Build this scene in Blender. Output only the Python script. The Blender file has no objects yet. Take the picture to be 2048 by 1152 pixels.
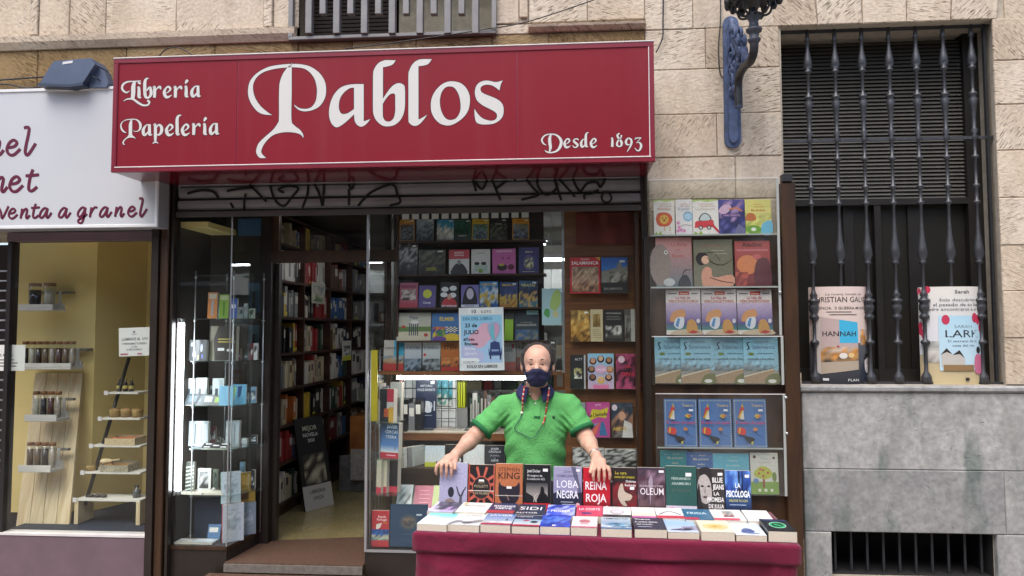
import bpy, math, random
import numpy as np
from mathutils import Vector, Matrix
from mathutils.geometry import tessellate_polygon
random.seed(7)
R = math.radians
scene = bpy.context.scene
COL = scene.collection
# ------------------------------------------------------------------ camera
FPX, PW, PH = 1500.0, 2048, 1152
CAMLOC = Vector((0.0, 0.0, 1.65))
PITCH, YAW, ROLL = R(3.19), R(4.55), R(-0.149)
def cam_axes():
    cp, sp = math.cos(PITCH), math.sin(PITCH)
    right, up, fwd = Vector((1, 0, 0)), Vector((0, -sp, cp)), Vector((0, cp, sp))
    r = right * math.cos(ROLL) + up * math.sin(ROLL)
    u = -right * math.sin(ROLL) + up * math.cos(ROLL)
    Z = Matrix.Rotation(YAW, 3, 'Z')
    return Z @ r, Z @ u, Z @ fwd
AR, AU, AF = cam_axes()
cd = bpy.data.cameras.new('camera'); cam = bpy.data.objects.new('camera', cd); COL.objects.link(cam)
m = Matrix((AR, AU, -AF)).transposed().to_4x4(); m.translation = CAMLOC
cam.matrix_world = m
cd.sensor_width = 36; cd.lens = 36 * FPX / PW; cd.clip_start = 0.05; cd.clip_end = 500
scene.camera = cam
# ------------------------------------------------------------------ sky, sun, exposure
SUN_EL, SUN_AZ = R(62), R(200)          # azimuth from +Y clockwise: light comes from behind the viewer
w = bpy.data.worlds.new('World'); scene.world = w; w.use_nodes = True
nt = w.node_tree
bg = nt.nodes['Background']; sky = nt.nodes.new('ShaderNodeTexSky')
sky.sky_type = 'NISHITA'; sky.sun_disc = False; sky.sun_elevation = SUN_EL; sky.sun_rotation = SUN_AZ
sky.air_density = 1.0; sky.dust_density = 3.0; sky.ozone_density = 1.0
nt.links.new(sky.outputs[0], bg.inputs[0]); bg.inputs[1].default_value = 0.13
sd = bpy.data.lights.new('sun', 'SUN'); sd.energy = 1.4; sd.angle = R(45); sd.color = (1, 0.96, 0.9)
so = bpy.data.objects.new('sun', sd); COL.objects.link(so); so.location = (0, -2, 12)
sdir = Vector((math.sin(SUN_AZ) * math.cos(SUN_EL), math.cos(SUN_AZ) * math.cos(SUN_EL), math.sin(SUN_EL)))
so.rotation_euler = (-sdir).to_track_quat('-Z', 'Y').to_euler()
scene.view_settings.view_transform = 'Standard'; scene.view_settings.look = 'None'
scene.view_settings.exposure = 1.15; scene.view_settings.gamma = 1; scene.view_settings.use_curve_mapping = False
scene.cycles.max_bounces = 8; scene.cycles.transparent_max_bounces = 32
scene.cycles.sample_clamp_indirect = 6
# ------------------------------------------------------------------ photo pixel -> place
def ray(px, py): return AR * (px - PW / 2) + AU * (PH / 2 - py) + AF * FPX
def at(px, py, Y):
    d = ray(px, py); return CAMLOC + d * ((Y - CAMLOC.y) / d.y)
def atz(px, py, Z):
    d = ray(px, py); return CAMLOC + d * ((Z - CAMLOC.z) / d.z)
def atx(px, py, X):
    d = ray(px, py); return CAMLOC + d * ((X - CAMLOC.x) / d.x)
def rect(px0, py0, px1, py1, Y):
    a, b, c, d = at(px0, py0, Y), at(px1, py0, Y), at(px1, py1, Y), at(px0, py1, Y)
    return (a.x + d.x) / 2, (b.x + c.x) / 2, (c.z + d.z) / 2, (a.z + b.z) / 2
def lin(c):
    if isinstance(c, str): c = [int(c[i:i + 2], 16) / 255 for i in (0, 2, 4)]
    return tuple((v / 12.92 if v <= .04045 else ((v + .055) / 1.055) ** 2.4) for v in c[:3])
# ------------------------------------------------------------------ materials
MATS = {}
def mat(name, col=None, rough=.5, metal=0, var=.0, vscale=6, bump=0, bscale=60, spec=.5, emit=0, sss=0, coat=0, randvar=0):
    if name in MATS: return MATS[name]
    M = bpy.data.materials.new(name); M.use_nodes = True; n = M.node_tree.nodes; L = M.node_tree.links
    b = n['Principled BSDF']; c = lin(col) if col else (.8, .8, .8)
    b.inputs['Base Color'].default_value = (*c, 1); b.inputs['Roughness'].default_value = rough
    b.inputs['Metallic'].default_value = metal; b.inputs['Specular IOR Level'].default_value = spec
    if coat: b.inputs['Coat Weight'].default_value = coat; b.inputs['Coat Roughness'].default_value = .15
    if sss:
        b.inputs['Subsurface Weight'].default_value = sss; b.inputs['Subsurface Radius'].default_value = (.01, .004, .002)
        b.inputs['Subsurface Scale'].default_value = 1
    if emit: b.inputs['Emission Color'].default_value = (*c, 1); b.inputs['Emission Strength'].default_value = emit
    tc = n.new('ShaderNodeTexCoord')
    if var or randvar:
        t = n.new('ShaderNodeTexNoise'); t.inputs['Scale'].default_value = vscale; t.inputs['Detail'].default_value = 5
        L.new(tc.outputs['Object'], t.inputs['Vector'])
        mr = n.new('ShaderNodeMapRange'); L.new(t.outputs[0], mr.inputs[0])
        mr.inputs[1].default_value = .3; mr.inputs[2].default_value = .7; mr.inputs[3].default_value = 1 - var; mr.inputs[4].default_value = 1 + var * .6
        hs = n.new('ShaderNodeHueSaturation'); hs.inputs['Color'].default_value = (*c, 1)
        if randvar:
            oi = n.new('ShaderNodeObjectInfo'); m2 = n.new('ShaderNodeMapRange'); L.new(oi.outputs['Random'], m2.inputs[0])
            m2.inputs[3].default_value = 1 - randvar; m2.inputs[4].default_value = 1 + randvar
            mu = n.new('ShaderNodeMath'); mu.operation = 'MULTIPLY'; L.new(mr.outputs[0], mu.inputs[0]); L.new(m2.outputs[0], mu.inputs[1])
            L.new(mu.outputs[0], hs.inputs['Value'])
        else: L.new(mr.outputs[0], hs.inputs['Value'])
        L.new(hs.outputs[0], b.inputs['Base Color'])
    if bump:
        t2 = n.new('ShaderNodeTexNoise'); t2.inputs['Scale'].default_value = bscale; t2.inputs['Detail'].default_value = 4
        L.new(tc.outputs['Object'], t2.inputs['Vector'])
        bp = n.new('ShaderNodeBump'); bp.inputs['Strength'].default_value = bump; bp.inputs['Distance'].default_value = .01
        L.new(t2.outputs[0], bp.inputs['Height']); L.new(bp.outputs[0], b.inputs['Normal'])
    MATS[name] = M; return M
def nodes_of(M): return M.node_tree.nodes, M.node_tree.links, M.node_tree.nodes['Principled BSDF']
def mk(name):
    M = bpy.data.materials.new(name); M.use_nodes = True; MATS[name] = M; return M
def print_mat(name, rough, coat=0, mott=.03):
    M = mk(name); n, L, b = nodes_of(M)
    a = n.new('ShaderNodeAttribute'); a.attribute_name = 'Col'
    tc = n.new('ShaderNodeTexCoord'); oi = n.new('ShaderNodeObjectInfo'); va = n.new('ShaderNodeVectorMath'); L.new(tc.outputs['Object'], va.inputs[0]); L.new(oi.outputs['Location'], va.inputs[1])
    ns = n.new('ShaderNodeTexNoise'); ns.inputs['Scale'].default_value = 130; ns.inputs['Detail'].default_value = 3; L.new(va.outputs[0], ns.inputs['Vector'])
    mr = n.new('ShaderNodeMapRange'); L.new(ns.outputs[0], mr.inputs[0]); mr.inputs[1].default_value = .3; mr.inputs[2].default_value = .7; mr.inputs[3].default_value = 1 - mott; mr.inputs[4].default_value = 1 + mott * .5
    hs = n.new('ShaderNodeHueSaturation'); L.new(a.outputs['Color'], hs.inputs['Color']); L.new(mr.outputs[0], hs.inputs['Value']); L.new(hs.outputs[0], b.inputs['Base Color']); b.inputs['Roughness'].default_value = rough
    if coat: b.inputs['Coat Weight'].default_value = coat; b.inputs['Coat Roughness'].default_value = .2
    return M
M_PRINT = print_mat('printed_cover', .42, .25, .2)
M_PAPER = print_mat('printed_paper', .6)
def glass_mat(name, base=.035, edge=.75, tint=(.96, .98, .97), rough=.015, dirt=.06):
    M = mk(name); n, L, b = nodes_of(M); n.remove(b); out = n['Material Output']
    lw = n.new('ShaderNodeLayerWeight'); lw.inputs[0].default_value = .5
    p = n.new('ShaderNodeMath'); p.operation = 'POWER'; L.new(lw.outputs['Facing'], p.inputs[0]); p.inputs[1].default_value = 4
    q = n.new('ShaderNodeMath'); q.operation = 'MULTIPLY_ADD'; L.new(p.outputs[0], q.inputs[0]); q.inputs[1].default_value = edge; q.inputs[2].default_value = base
    t = n.new('ShaderNodeBsdfTransparent'); t.inputs[0].default_value = (*tint, 1)
    g = n.new('ShaderNodeBsdfGlossy'); g.inputs['Roughness'].default_value = rough; g.inputs['Color'].default_value = (.95, .97, 1, 1)
    df = n.new('ShaderNodeBsdfDiffuse'); df.inputs['Color'].default_value = (.5, .5, .48, 1)
    tc = n.new('ShaderNodeTexCoord'); ns = n.new('ShaderNodeTexNoise'); ns.inputs['Scale'].default_value = 2.5; ns.inputs['Detail'].default_value = 6
    L.new(tc.outputs['Object'], ns.inputs['Vector'])
    mr = n.new('ShaderNodeMapRange'); L.new(ns.outputs[0], mr.inputs[0]); mr.inputs[1].default_value = .4; mr.inputs[2].default_value = .75; mr.inputs[3].default_value = .0; mr.inputs[4].default_value = dirt
    m1 = n.new('ShaderNodeMixShader'); L.new(mr.outputs[0], m1.inputs[0]); L.new(t.outputs[0], m1.inputs[1]); L.new(df.outputs[0], m1.inputs[2])
    m2 = n.new('ShaderNodeMixShader'); L.new(q.outputs[0], m2.inputs[0]); L.new(m1.outputs[0], m2.inputs[1]); L.new(g.outputs[0], m2.inputs[2])
    L.new(m2.outputs[0], out.inputs[0]); return M
M_GLASS = glass_mat('window_glass', base=.02, dirt=.012)
M_FANGLASS = glass_mat('dim_fanlight_glass', base=.04, tint=(.5, .47, .44), dirt=.05)
M_ACRYL = glass_mat('acrylic_glass', base=.03, edge=.6, tint=(.96, .97, .96), rough=.06, dirt=.07)
M_SHELFGLASS = glass_mat('shelf_glass', base=.06, edge=.8, tint=(.84, .93, .9), rough=.03, dirt=.1)
# ------------------------------------------------------------------ mesh builder
class MB:
    def __init__(s): s.v = []; s.f = []; s.c = []; s.sm = []
    def add(s, vs, fs, col=None, smooth=False):
        o = len(s.v); s.v += [tuple(v) for v in vs]
        for f in fs: s.f.append(tuple(i + o for i in f)); s.c.append(col); s.sm.append(smooth)
        return s
    def box(s, x0, x1, y0, y1, z0, z1, col=None, b=0):
        if x0 > x1: x0, x1 = x1, x0
        if y0 > y1: y0, y1 = y1, y0
        if z0 > z1: z0, z1 = z1, z0
        b = min(b, (x1 - x0) * .45, (z1 - z0) * .45, (y1 - y0) * .45)
        if b <= 0:
            vs = [(x, y, z) for x in (x0, x1) for y in (y0, y1) for z in (z0, z1)]
            return s.add(vs, [(0, 1, 3, 2), (4, 6, 7, 5), (0, 4, 5, 1), (2, 3, 7, 6), (0, 2, 6, 4), (1, 5, 7, 3)], col)
        # front (-y) edges chamfered
        o = [(x0, z0), (x1, z0), (x1, z1), (x0, z1)]; i = [(x0 + b, z0 + b), (x1 - b, z0 + b), (x1 - b, z1 - b), (x0 + b, z1 - b)]
        vs = [(x, y0, z) for x, z in i] + [(x, y0 + b, z) for x, z in o] + [(x, y1, z) for x, z in o]
        fs = [(0, 1, 2, 3), (11, 10, 9, 8)]
        for k in range(4):
            k2 = (k + 1) % 4; fs += [(k + 4, k2 + 4, k2, k), (k + 8, k2 + 8, k2 + 4, k + 4)]
        return s.add(vs, fs, col)
    def prism(s, pts, y0, y1, col=None):          # pts: (x,z) outline, extruded along y
        n = len(pts); vs = [(x, y0, z) for x, z in pts] + [(x, y1, z) for x, z in pts]
        tri = tessellate_polygon([[Vector((x, z, 0)) for x, z in pts]])
        fs = [tuple(t) for t in tri] + [tuple(i + n for i in t[::-1]) for t in tri]
        fs += [(i, (i + 1) % n, (i + 1) % n + n, i + n) for i in range(n)]
        return s.add(vs, fs, col)
    def prismx(s, pts, x0, x1, col=None):          # pts: (y,z)
        n = len(pts); vs = [(x0, y, z) for y, z in pts] + [(x1, y, z) for y, z in pts]
        tri = tessellate_polygon([[Vector((x, z, 0)) for x, z in pts]])
        fs = [tuple(t) for t in tri] + [tuple(i + n for i in t[::-1]) for t in tri]
        fs += [(i, (i + 1) % n, (i + 1) % n + n, i + n) for i in range(n)]
        return s.add(vs, fs, col)
    def tube(s, path, r, n=8, col=None, cap=True):
        P = [Vector(p) for p in path]; rs = r if isinstance(r, (list, tuple)) else [r] * len(P)
        vs = []; up = None
        for i, p in enumerate(P):
            d = (P[min(i + 1, len(P) - 1)] - P[max(i - 1, 0)])
            d = d.normalized() if d.length > 1e-9 else Vector((0, 0, 1))
            if up is None: up = d.orthogonal().normalized()
            up = (up - d * up.dot(d)); up = up.normalized() if up.length > 1e-6 else d.orthogonal().normalized()
            q = d.cross(up)
            for k in range(n):
                a = 2 * math.pi * k / n; vs.append(p + (up * math.cos(a) + q * math.sin(a)) * rs[i])
        fs = [(i * n + k, i * n + (k + 1) % n, (i + 1) * n + (k + 1) % n, (i + 1) * n + k) for i in range(len(P) - 1) for k in range(n)]
        if cap: fs += [tuple(range(n))[::-1], tuple((len(P) - 1) * n + k for k in range(n))]
        return s.add(vs, fs, col, True)
    def lathe(s, prof, c, n=12, col=None, axis='z'):   # prof: (r, h)
        vs = []
        for r, h in prof:
            for k in range(n):
                a = 2 * math.pi * k / n
                vs.append((c[0] + r * math.cos(a), c[1] + r * math.sin(a), c[2] + h) if axis == 'z' else (c[0] + r * math.cos(a), c[1] + h, c[2] + r * math.sin(a)))
        m_ = len(prof); fs = [(i * n + k, i * n + (k + 1) % n, (i + 1) * n + (k + 1) % n, (i + 1) * n + k) for i in range(m_ - 1) for k in range(n)]
        fs += [tuple(range(n))[::-1], tuple((m_ - 1) * n + k for k in range(n))]
        return s.add(vs, fs, col, True)
    def sphere(s, c, r, nu=10, nv=7, col=None):
        rx, ry, rz = r if isinstance(r, (tuple, list)) else (r, r, r)
        vs = [(c[0], c[1], c[2] - rz)]
        for j in range(1, nv):
            t = math.pi * j / nv - math.pi / 2
            for k in range(nu):
                a = 2 * math.pi * k / nu; vs.append((c[0] + rx * math.cos(t) * math.cos(a), c[1] + ry * math.cos(t) * math.sin(a), c[2] + rz * math.sin(t)))
        vs.append((c[0], c[1], c[2] + rz)); e = len(vs) - 1
        fs = [(0, 1 + (k + 1) % nu, 1 + k) for k in range(nu)]
        for j in range(nv - 2):
            o = 1 + j * nu; fs += [(o + k, o + (k + 1) % nu, o + nu + (k + 1) % nu, o + nu + k) for k in range(nu)]
        o = 1 + (nv - 2) * nu; fs += [(o + k, o + (k + 1) % nu, e) for k in range(nu)]
        return s.add(vs, fs, col, True)
    def grid(s, nu, nv, fn, col=None, smooth=True):
        vs = [fn(i / nu, j / nv) for j in range(nv + 1) for i in range(nu + 1)]
        fs = [(j * (nu + 1) + i, j * (nu + 1) + i + 1, (j + 1) * (nu + 1) + i + 1, (j + 1) * (nu + 1) + i) for j in range(nv) for i in range(nu)]
        return s.add(vs, fs, col, smooth)
    def mesh(s, name, M=None):
        me = bpy.data.meshes.new(name); me.from_pydata(s.v, [], s.f)
        if any(s.sm): me.polygons.foreach_set('use_smooth', s.sm)
        if any(c is not None for c in s.c):
            at_ = me.color_attributes.new('Col', 'FLOAT_COLOR', 'CORNER'); buf = []
            for f, c in zip(s.f, s.c):
                if c is None: c = (.5, .5, .5)
                if isinstance(c[0], (tuple, list)):
                    for q in c: buf += [q[0], q[1], q[2], 1]
                else: buf += [c[0], c[1], c[2], 1] * len(f)
            at_.data.foreach_set('color', buf)
        if M: me.materials.append(M)
        me.update(); return me
    def build(s, name, M, parent=None, loc=None, **tags):
        return obj(name, s.mesh(name, M), parent, loc, **tags)
def obj(name, me, parent=None, loc=None, rot=None, label=None, cat=None, group=None, kind=None, local=False):
    o = bpy.data.objects.new(name, me); COL.objects.link(o)
    if loc: o.location = loc
    if rot: o.rotation_euler = rot
    if parent:
        o.parent = parent
        if not local: o.matrix_parent_inverse = wm(parent).inverted()
    tag(o, label, cat, group, kind); return o
def wm(o):
    m_ = Matrix.LocRotScale(o.location, o.rotation_euler, o.scale)
    return (wm(o.parent) @ o.matrix_parent_inverse @ m_) if o.parent else m_
def tag(o, label=None, cat=None, group=None, kind=None):
    if label: o['label'] = label
    if cat: o['category'] = cat
    if group: o['group'] = group
    if kind: o['kind'] = kind
    return o
def thing(name, loc, label, cat, group=None, rot=(0, 0, 0)):
    o = bpy.data.objects.new(name, None); COL.objects.link(o); o.empty_display_size = .1
    o.location = loc; o.rotation_euler = rot; return tag(o, label, cat, group)
def bx(name, M, parent, x0, x1, y0, y1, z0, z1, b=0, **k):
    return MB().box(x0, x1, y0, y1, z0, z1, b=b).build(name, M, parent, **k)
# ------------------------------------------------------------------ flat shapes: strokes, outlines, text
def smooth_path(P, n=6, closed=False):
    out = []; m_ = len(P); seg = m_ if closed else m_ - 1
    for i in range(seg):
        p0 = P[(i - 1) % m_] if (closed or i > 0) else P[i]; p1 = P[i]; p2 = P[(i + 1) % m_]
        p3 = P[(i + 2) % m_] if (closed or i + 2 < m_) else p2
        for k in range(n):
            t = k / n; t2 = t * t; t3 = t2 * t
            out.append(tuple(.5 * (2 * b + (c - a) * t + (2 * a - 5 * b + 4 * c - d) * t2 + (3 * b - a - 3 * c + d) * t3) for a, b, c, d in zip(p0, p1, p2, p3)))
    if not closed: out.append(tuple(P[-1]))
    return out
def outline(P, n=4):           # points (x,y) or (x,y,'c') for a corner
    idx = [i for i, p in enumerate(P) if len(p) > 2]; Q = [p[:2] for p in P]
    if not idx: return smooth_path(Q, n, True)
    out = []; m_ = len(Q)
    for a, b in zip(idx, idx[1:] + [idx[0] + m_]):
        out += smooth_path([Q[i % m_] for i in range(a, b + 1)], n)[:-1]
    return out
def stroke_quads(S, n=6, closed=False):      # S: (x,y,w) -> list of (left,right)
    P = smooth_path(S, n, closed) if len(S) > 2 else [tuple(p) for p in S]
    if closed: P = P + [P[0]]
    res = []
    for i, p in enumerate(P):
        a = P[max(i - 1, 0)]; b = P[min(i + 1, len(P) - 1)]
        dx, dy = b[0] - a[0], b[1] - a[1]; l = math.hypot(dx, dy) or 1
        h = max(p[2], .001) / 2; res.append(((p[0] - dy / l * h, p[1] + dx / l * h), (p[0] + dy / l * h, p[1] - dx / l * h)))
    return res
TXT = {}
def text_mesh(s, bold=0):
    k = (s, bold)
    if k not in TXT:
        cu = bpy.data.curves.new('t', 'FONT'); cu.body = s; cu.size = 1; cu.resolution_u = 2; cu.offset = bold; cu.align_x = 'LEFT'
        o = bpy.data.objects.new('t', cu); me = o.to_mesh()
        V = np.array([v.co[:2] for v in me.vertices]) if len(me.vertices) else np.zeros((0, 2)); Fs = [tuple(p.vertices) for p in me.polygons]
        o.to_mesh_clear(); bpy.data.objects.remove(o); bpy.data.curves.remove(cu)
        if len(V):
            x0, x1 = V[:, 0].min(), V[:, 0].max(); V[:, 0] -= (x0 + x1) / 2; wd = x1 - x0
        else: wd = 1
        TXT[k] = (V, Fs, wd)
    return TXT[k]
class Print:
    """flat print in a u,v frame (0..1), one thin layer over the other"""
    def __init__(s, w, h, step=.00018): s.w = w; s.h = h; s.mb = MB(); s.k = 0; s.step = step; s.map = lambda u, v, d: ((u - .5) * w, -d, v * h)
    def lay(s): s.k += 1; return s.step * s.k
    def quad(s, pts, cols):
        d = s.lay(); s.mb.add([s.map(u, v, d) for u, v in pts], [(0, 1, 2, 3)], cols)
    def r(s, u0, v0, u1, v1, c): c = lin(c); s.quad([(u0, v0), (u1, v0), (u1, v1), (u0, v1)], c)
    def g(s, u0, v0, u1, v1, ctop, cbot): a, b = lin(ctop), lin(cbot); s.quad([(u0, v0), (u1, v0), (u1, v1), (u0, v1)], [b, b, a, a])
    def p(s, pts, c, sm=0):
        if sm: pts = smooth_path(pts, sm, True)
        d = s.lay(); tri = tessellate_polygon([[Vector((u * s.w, v * s.h, 0)) for u, v in pts]])
        s.mb.add([s.map(u, v, d) for u, v in pts], [tuple(t) for t in tri], lin(c))
    def ph(s, loops, c):
        d = s.lay(); tri = tessellate_polygon([[Vector((u * s.w, v * s.h, 0)) for u, v in l] for l in loops])
        s.mb.add([s.map(u, v, d) for l in loops for u, v in l], [tuple(t) for t in tri], lin(c))
    def e(s, cu, cv, ru, rv, c, n=16): s.p([(cu + ru * math.cos(2 * math.pi * k / n), cv + rv * math.sin(2 * math.pi * k / n)) for k in range(n)], c)
    def st(s, S, c, closed=False, n=5):            # S (u,v,w in u units)
        d = s.lay(); A = s.w / s.h
        Q = stroke_quads([(u, v / A, ww) for u, v, ww in S], n, closed); vs = []
        for l, r_ in Q: vs += [s.map(l[0], l[1] * A, d), s.map(r_[0], r_[1] * A, d)]
        s.mb.add(vs, [(2 * i, 2 * i + 1, 2 * i + 3, 2 * i + 2) for i in range(len(Q) - 1)], lin(c))
    def t(s, txt, cu, cv, size, c, bold=.012, maxw=None, rot=0):   # size = cap height in v units, cu,cv = centre of baseline
        V, Fs, wd = text_mesh(txt, bold); d = s.lay(); k = size * s.h / .70; kx = k
        if maxw and wd * kx > maxw * s.w: kx = maxw * s.w / wd
        ca, sa = math.cos(rot), math.sin(rot)
        s.mb.add([s.map(cu + (x * kx * ca - y * k * sa) / s.w, cv + (x * kx * sa + y * k * ca) / s.h, d) for x, y in V], Fs, lin(c))
    def n(s, u0, v0, u1, v1, nx, ny, pal, seed=1):  # blurred picture: random colours on a fine mesh
        rg = random.Random(seed); d = s.lay(); pal = [lin(c) for c in pal]; G = {}
        def colr(i, j):
            if (i, j) not in G:
                f = j / max(ny, 1) * (len(pal) - 1) + rg.uniform(-.9, .9); q = max(0, min(len(pal) - 1, int(round(f)))); b = rg.uniform(.6, 1.25)
                G[(i, j)] = tuple(min(1, x * b) for x in pal[q])
            return G[(i, j)]
        for j in range(ny):
            for i in range(nx):
                uu = [u0 + (u1 - u0) * (i + a) / nx for a in (0, 1)]; vv = [v0 + (v1 - v0) * (j + a) / ny for a in (0, 1)]
                s.mb.add([s.map(uu[0], vv[0], d), s.map(uu[1], vv[0], d), s.map(uu[1], vv[1], d), s.map(uu[0], vv[1], d)], [(0, 1, 2, 3)], [colr(i, j), colr(i + 1, j), colr(i + 1, j + 1), colr(i, j + 1)])
    def lines(s, u0, u1, v0, n, dv, c, h=.008, seed=1):
        rg = random.Random(seed)
        for i in range(n): s.r(u0 + rg.uniform(0, .06), v0 - i * dv, u1 - rg.uniform(0, .12), v0 - i * dv + h, c)
# ------------------------------------------------------------------ books
M_PAGE = mat('book_pages', 'D2C9B8', .8, var=.06, vscale=90)
def strip_mat():
    M = MATS['book_pages']; n, L, b = nodes_of(M)
    tc = n.new('ShaderNodeTexCoord'); wv = n.new('ShaderNodeTexNoise'); mp = n.new('ShaderNodeMapping'); mp.inputs['Scale'].default_value = (2, 900, 2)
    L.new(tc.outputs['Object'], mp.inputs[0]); L.new(mp.outputs[0], wv.inputs['Vector']); wv.inputs['Scale'].default_value = 1
    bp = n.new('ShaderNodeBump'); bp.inputs['Strength'].default_value = .5; bp.inputs['Distance'].default_value = .002
    L.new(wv.outputs[0], bp.inputs['Height']); L.new(bp.outputs[0], b.inputs['Normal'])
strip_mat()
BOOKPAGES = {}
def book(label, loc, w, h, t, draw, cover='222222', rot=(0, 0, 0), group=None, cat='book', name='book', hard=False):
    """local frame: cover faces -y, foot at z=0, spine on -x"""
    T = thing(name, loc, label, cat, group, rot)
    c = lin(cover); ct = .0028 if hard else .0012; o = .003 if hard else 0
    mb = MB()
    mb.box(-w / 2, w / 2, 0, ct, 0, h, c); mb.box(-w / 2, w / 2, t - ct, t, 0, h, c); mb.box(-w / 2, -w / 2 + ct, ct, t - ct, 0, h, c)
    obj('cover', mb.mesh('cover', M_PRINT), T, local=True)
    obj('pages', MB().box(-w / 2 + ct, w / 2 - max(o, .0006), ct, t - ct, o + .0005, h - max(o, .0005)).mesh('pages', M_PAGE), T, local=True)
    if draw:
        P = Print(w, h); draw(P)
        obj('cover_print', P.mb.mesh('cover_print', M_PRINT), T, local=True)
    return T
def book_px(label, px0, py0, px1, py1, Y, draw, cover='222222', t=.02, lean=0, yaw=0, **k):
    x0, x1, z0, z1 = rect(px0, py0, px1, py1, Y)
    return book(label, ((x0 + x1) / 2, Y, z0), (x1 - x0), (z1 - z0) / math.cos(R(lean)), t, draw, cover, rot=(R(-lean), 0, R(yaw)), **k)
ORD = ['first', 'second', 'third', 'fourth', 'fifth', 'sixth', 'seventh', 'eighth', 'ninth', 'tenth', 'eleventh', 'twelfth', 'thirteenth', 'fourteenth', 'fifteenth', 'sixteenth', 'seventeenth', 'eighteenth', 'nineteenth', 'twentieth']
YW, YS, YG = 5.10, 4.60, 5.14
GZ = -.10      # street level
# ================================================================== stone, plinth, shared materials
def stone_mat(name, cols, marks=.5, mark_density=.6, bump=.6, dark=.55, fine=40):
    M = mk(name); n, L, b = nodes_of(M); b.inputs['Roughness'].default_value = .9; b.inputs['Specular IOR Level'].default_value = .2
    tc = n.new('ShaderNodeTexCoord'); oi = n.new('ShaderNodeObjectInfo')
    ramp = n.new('ShaderNodeValToRGB'); ramp.color_ramp.interpolation = 'LINEAR'
    els = ramp.color_ramp.elements
    while len(els) < len(cols): els.new(.5)
    for i, c in enumerate(cols): els[i].position = i / (len(cols) - 1); els[i].color = (*lin(c), 1)
    big = n.new('ShaderNodeTexNoise'); big.inputs['Scale'].default_value = 3.2; big.inputs['Detail'].default_value = 6; L.new(tc.outputs['Object'], big.inputs['Vector'])
    ad = n.new('ShaderNodeMath'); ad.operation = 'MULTIPLY_ADD'; L.new(big.outputs[0], ad.inputs[0]); ad.inputs[1].default_value = 1.1
    sb = n.new('ShaderNodeMath'); sb.operation = 'MULTIPLY_ADD'; L.new(oi.outputs['Random'], sb.inputs[0]); sb.inputs[1].default_value = .8; sb.inputs[2].default_value = -.4
    L.new(sb.outputs[0], ad.inputs[2]); L.new(ad.outputs[0], ramp.inputs[0])
    # chisel marks, their slant differs from stone to stone
    an = n.new('ShaderNodeMapRange'); L.new(oi.outputs['Random'], an.inputs[0]); an.inputs[3].default_value = -.9; an.inputs[4].default_value = 1.0
    vr = n.new('ShaderNodeVectorRotate'); vr.rotation_type = 'Y_AXIS'; L.new(tc.outputs['Object'], vr.inputs['Vector']); L.new(an.outputs[0], vr.inputs['Angle'])
    mp = n.new('ShaderNodeMapping'); mp.inputs['Scale'].default_value = (15, 1, 130); L.new(vr.outputs[0], mp.inputs[0])
    ch = n.new('ShaderNodeTexNoise'); ch.inputs['Scale'].default_value = 1; ch.inputs['Detail'].default_value = 2; L.new(mp.outputs[0], ch.inputs['Vector'])
    th = n.new('ShaderNodeMapRange'); L.new(ch.outputs[0], th.inputs[0]); th.inputs[1].default_value = mark_density; th.inputs[2].default_value = mark_density + .1
    # some stones have many marks, some hardly any
    pt = n.new('ShaderNodeTexNoise'); pt.inputs['Scale'].default_value = 2.2; L.new(vr.outputs[0], pt.inputs['Vector'])
    pm = n.new('ShaderNodeMapRange'); L.new(pt.outputs[0], pm.inputs[0]); pm.inputs[1].default_value = .38; pm.inputs[2].default_value = .62; pm.inputs[3].default_value = .12
    mk_ = n.new('ShaderNodeMath'); mk_.operation = 'MULTIPLY'; L.new(th.outputs[0], mk_.inputs[0]); L.new(pm.outputs[0], mk_.inputs[1])
    mm = n.new('ShaderNodeMath'); mm.operation = 'MULTIPLY'; L.new(mk_.outputs[0], mm.inputs[0]); mm.inputs[1].default_value = marks
    mx = n.new('ShaderNodeMix'); mx.data_type = 'RGBA'; mx.blend_type = 'MULTIPLY'; L.new(mm.outputs[0], mx.inputs[0]); L.new(ramp.outputs[0], mx.inputs[6]); mx.inputs[7].default_value = (dark, dark * .9, dark * .8, 1)
    fn = n.new('ShaderNodeTexNoise'); fn.inputs['Scale'].default_value = fine; fn.inputs['Detail'].default_value = 8; L.new(tc.outputs['Object'], fn.inputs['Vector'])
    fm = n.new('ShaderNodeMapRange'); L.new(fn.outputs[0], fm.inputs[0]); fm.inputs[1].default_value = .3; fm.inputs[2].default_value = .7; fm.inputs[3].default_value = .86; fm.inputs[4].default_value = 1.08
    hs = n.new('ShaderNodeHueSaturation'); L.new(mx.outputs[2], hs.inputs['Color']); L.new(fm.outputs[0], hs.inputs['Value']); L.new(hs.outputs[0], b.inputs['Base Color'])
    hh = n.new('ShaderNodeMath'); hh.operation = 'MULTIPLY_ADD'; L.new(mk_.outputs[0], hh.inputs[0]); hh.inputs[1].default_value = -1; L.new(fn.outputs[0], hh.inputs[2])
    bp = n.new('ShaderNodeBump'); bp.inputs['Strength'].default_value = bump; bp.inputs['Distance'].default_value = .006
    L.new(hh.outputs[0], bp.inputs['Height']); L.new(bp.outputs[0], b.inputs['Normal']); return M
M_STONE = stone_mat('sandstone', ['BFAE9A', 'CAB9A4', 'D1C4B2', 'C6B6A3'], 1.0, .555, .8, .36)
M_TAN = stone_mat('rough_tan_stone', ['8C7350', '9C8460', 'A8926E'], .9, .5, 1.0)
M_PLINTH = stone_mat('grey_plinth_stone', ['8C8C8C', '9E9D9B', 'AAA9A6', '939392'], .25, .66, 1.0, .7, 12)
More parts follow.
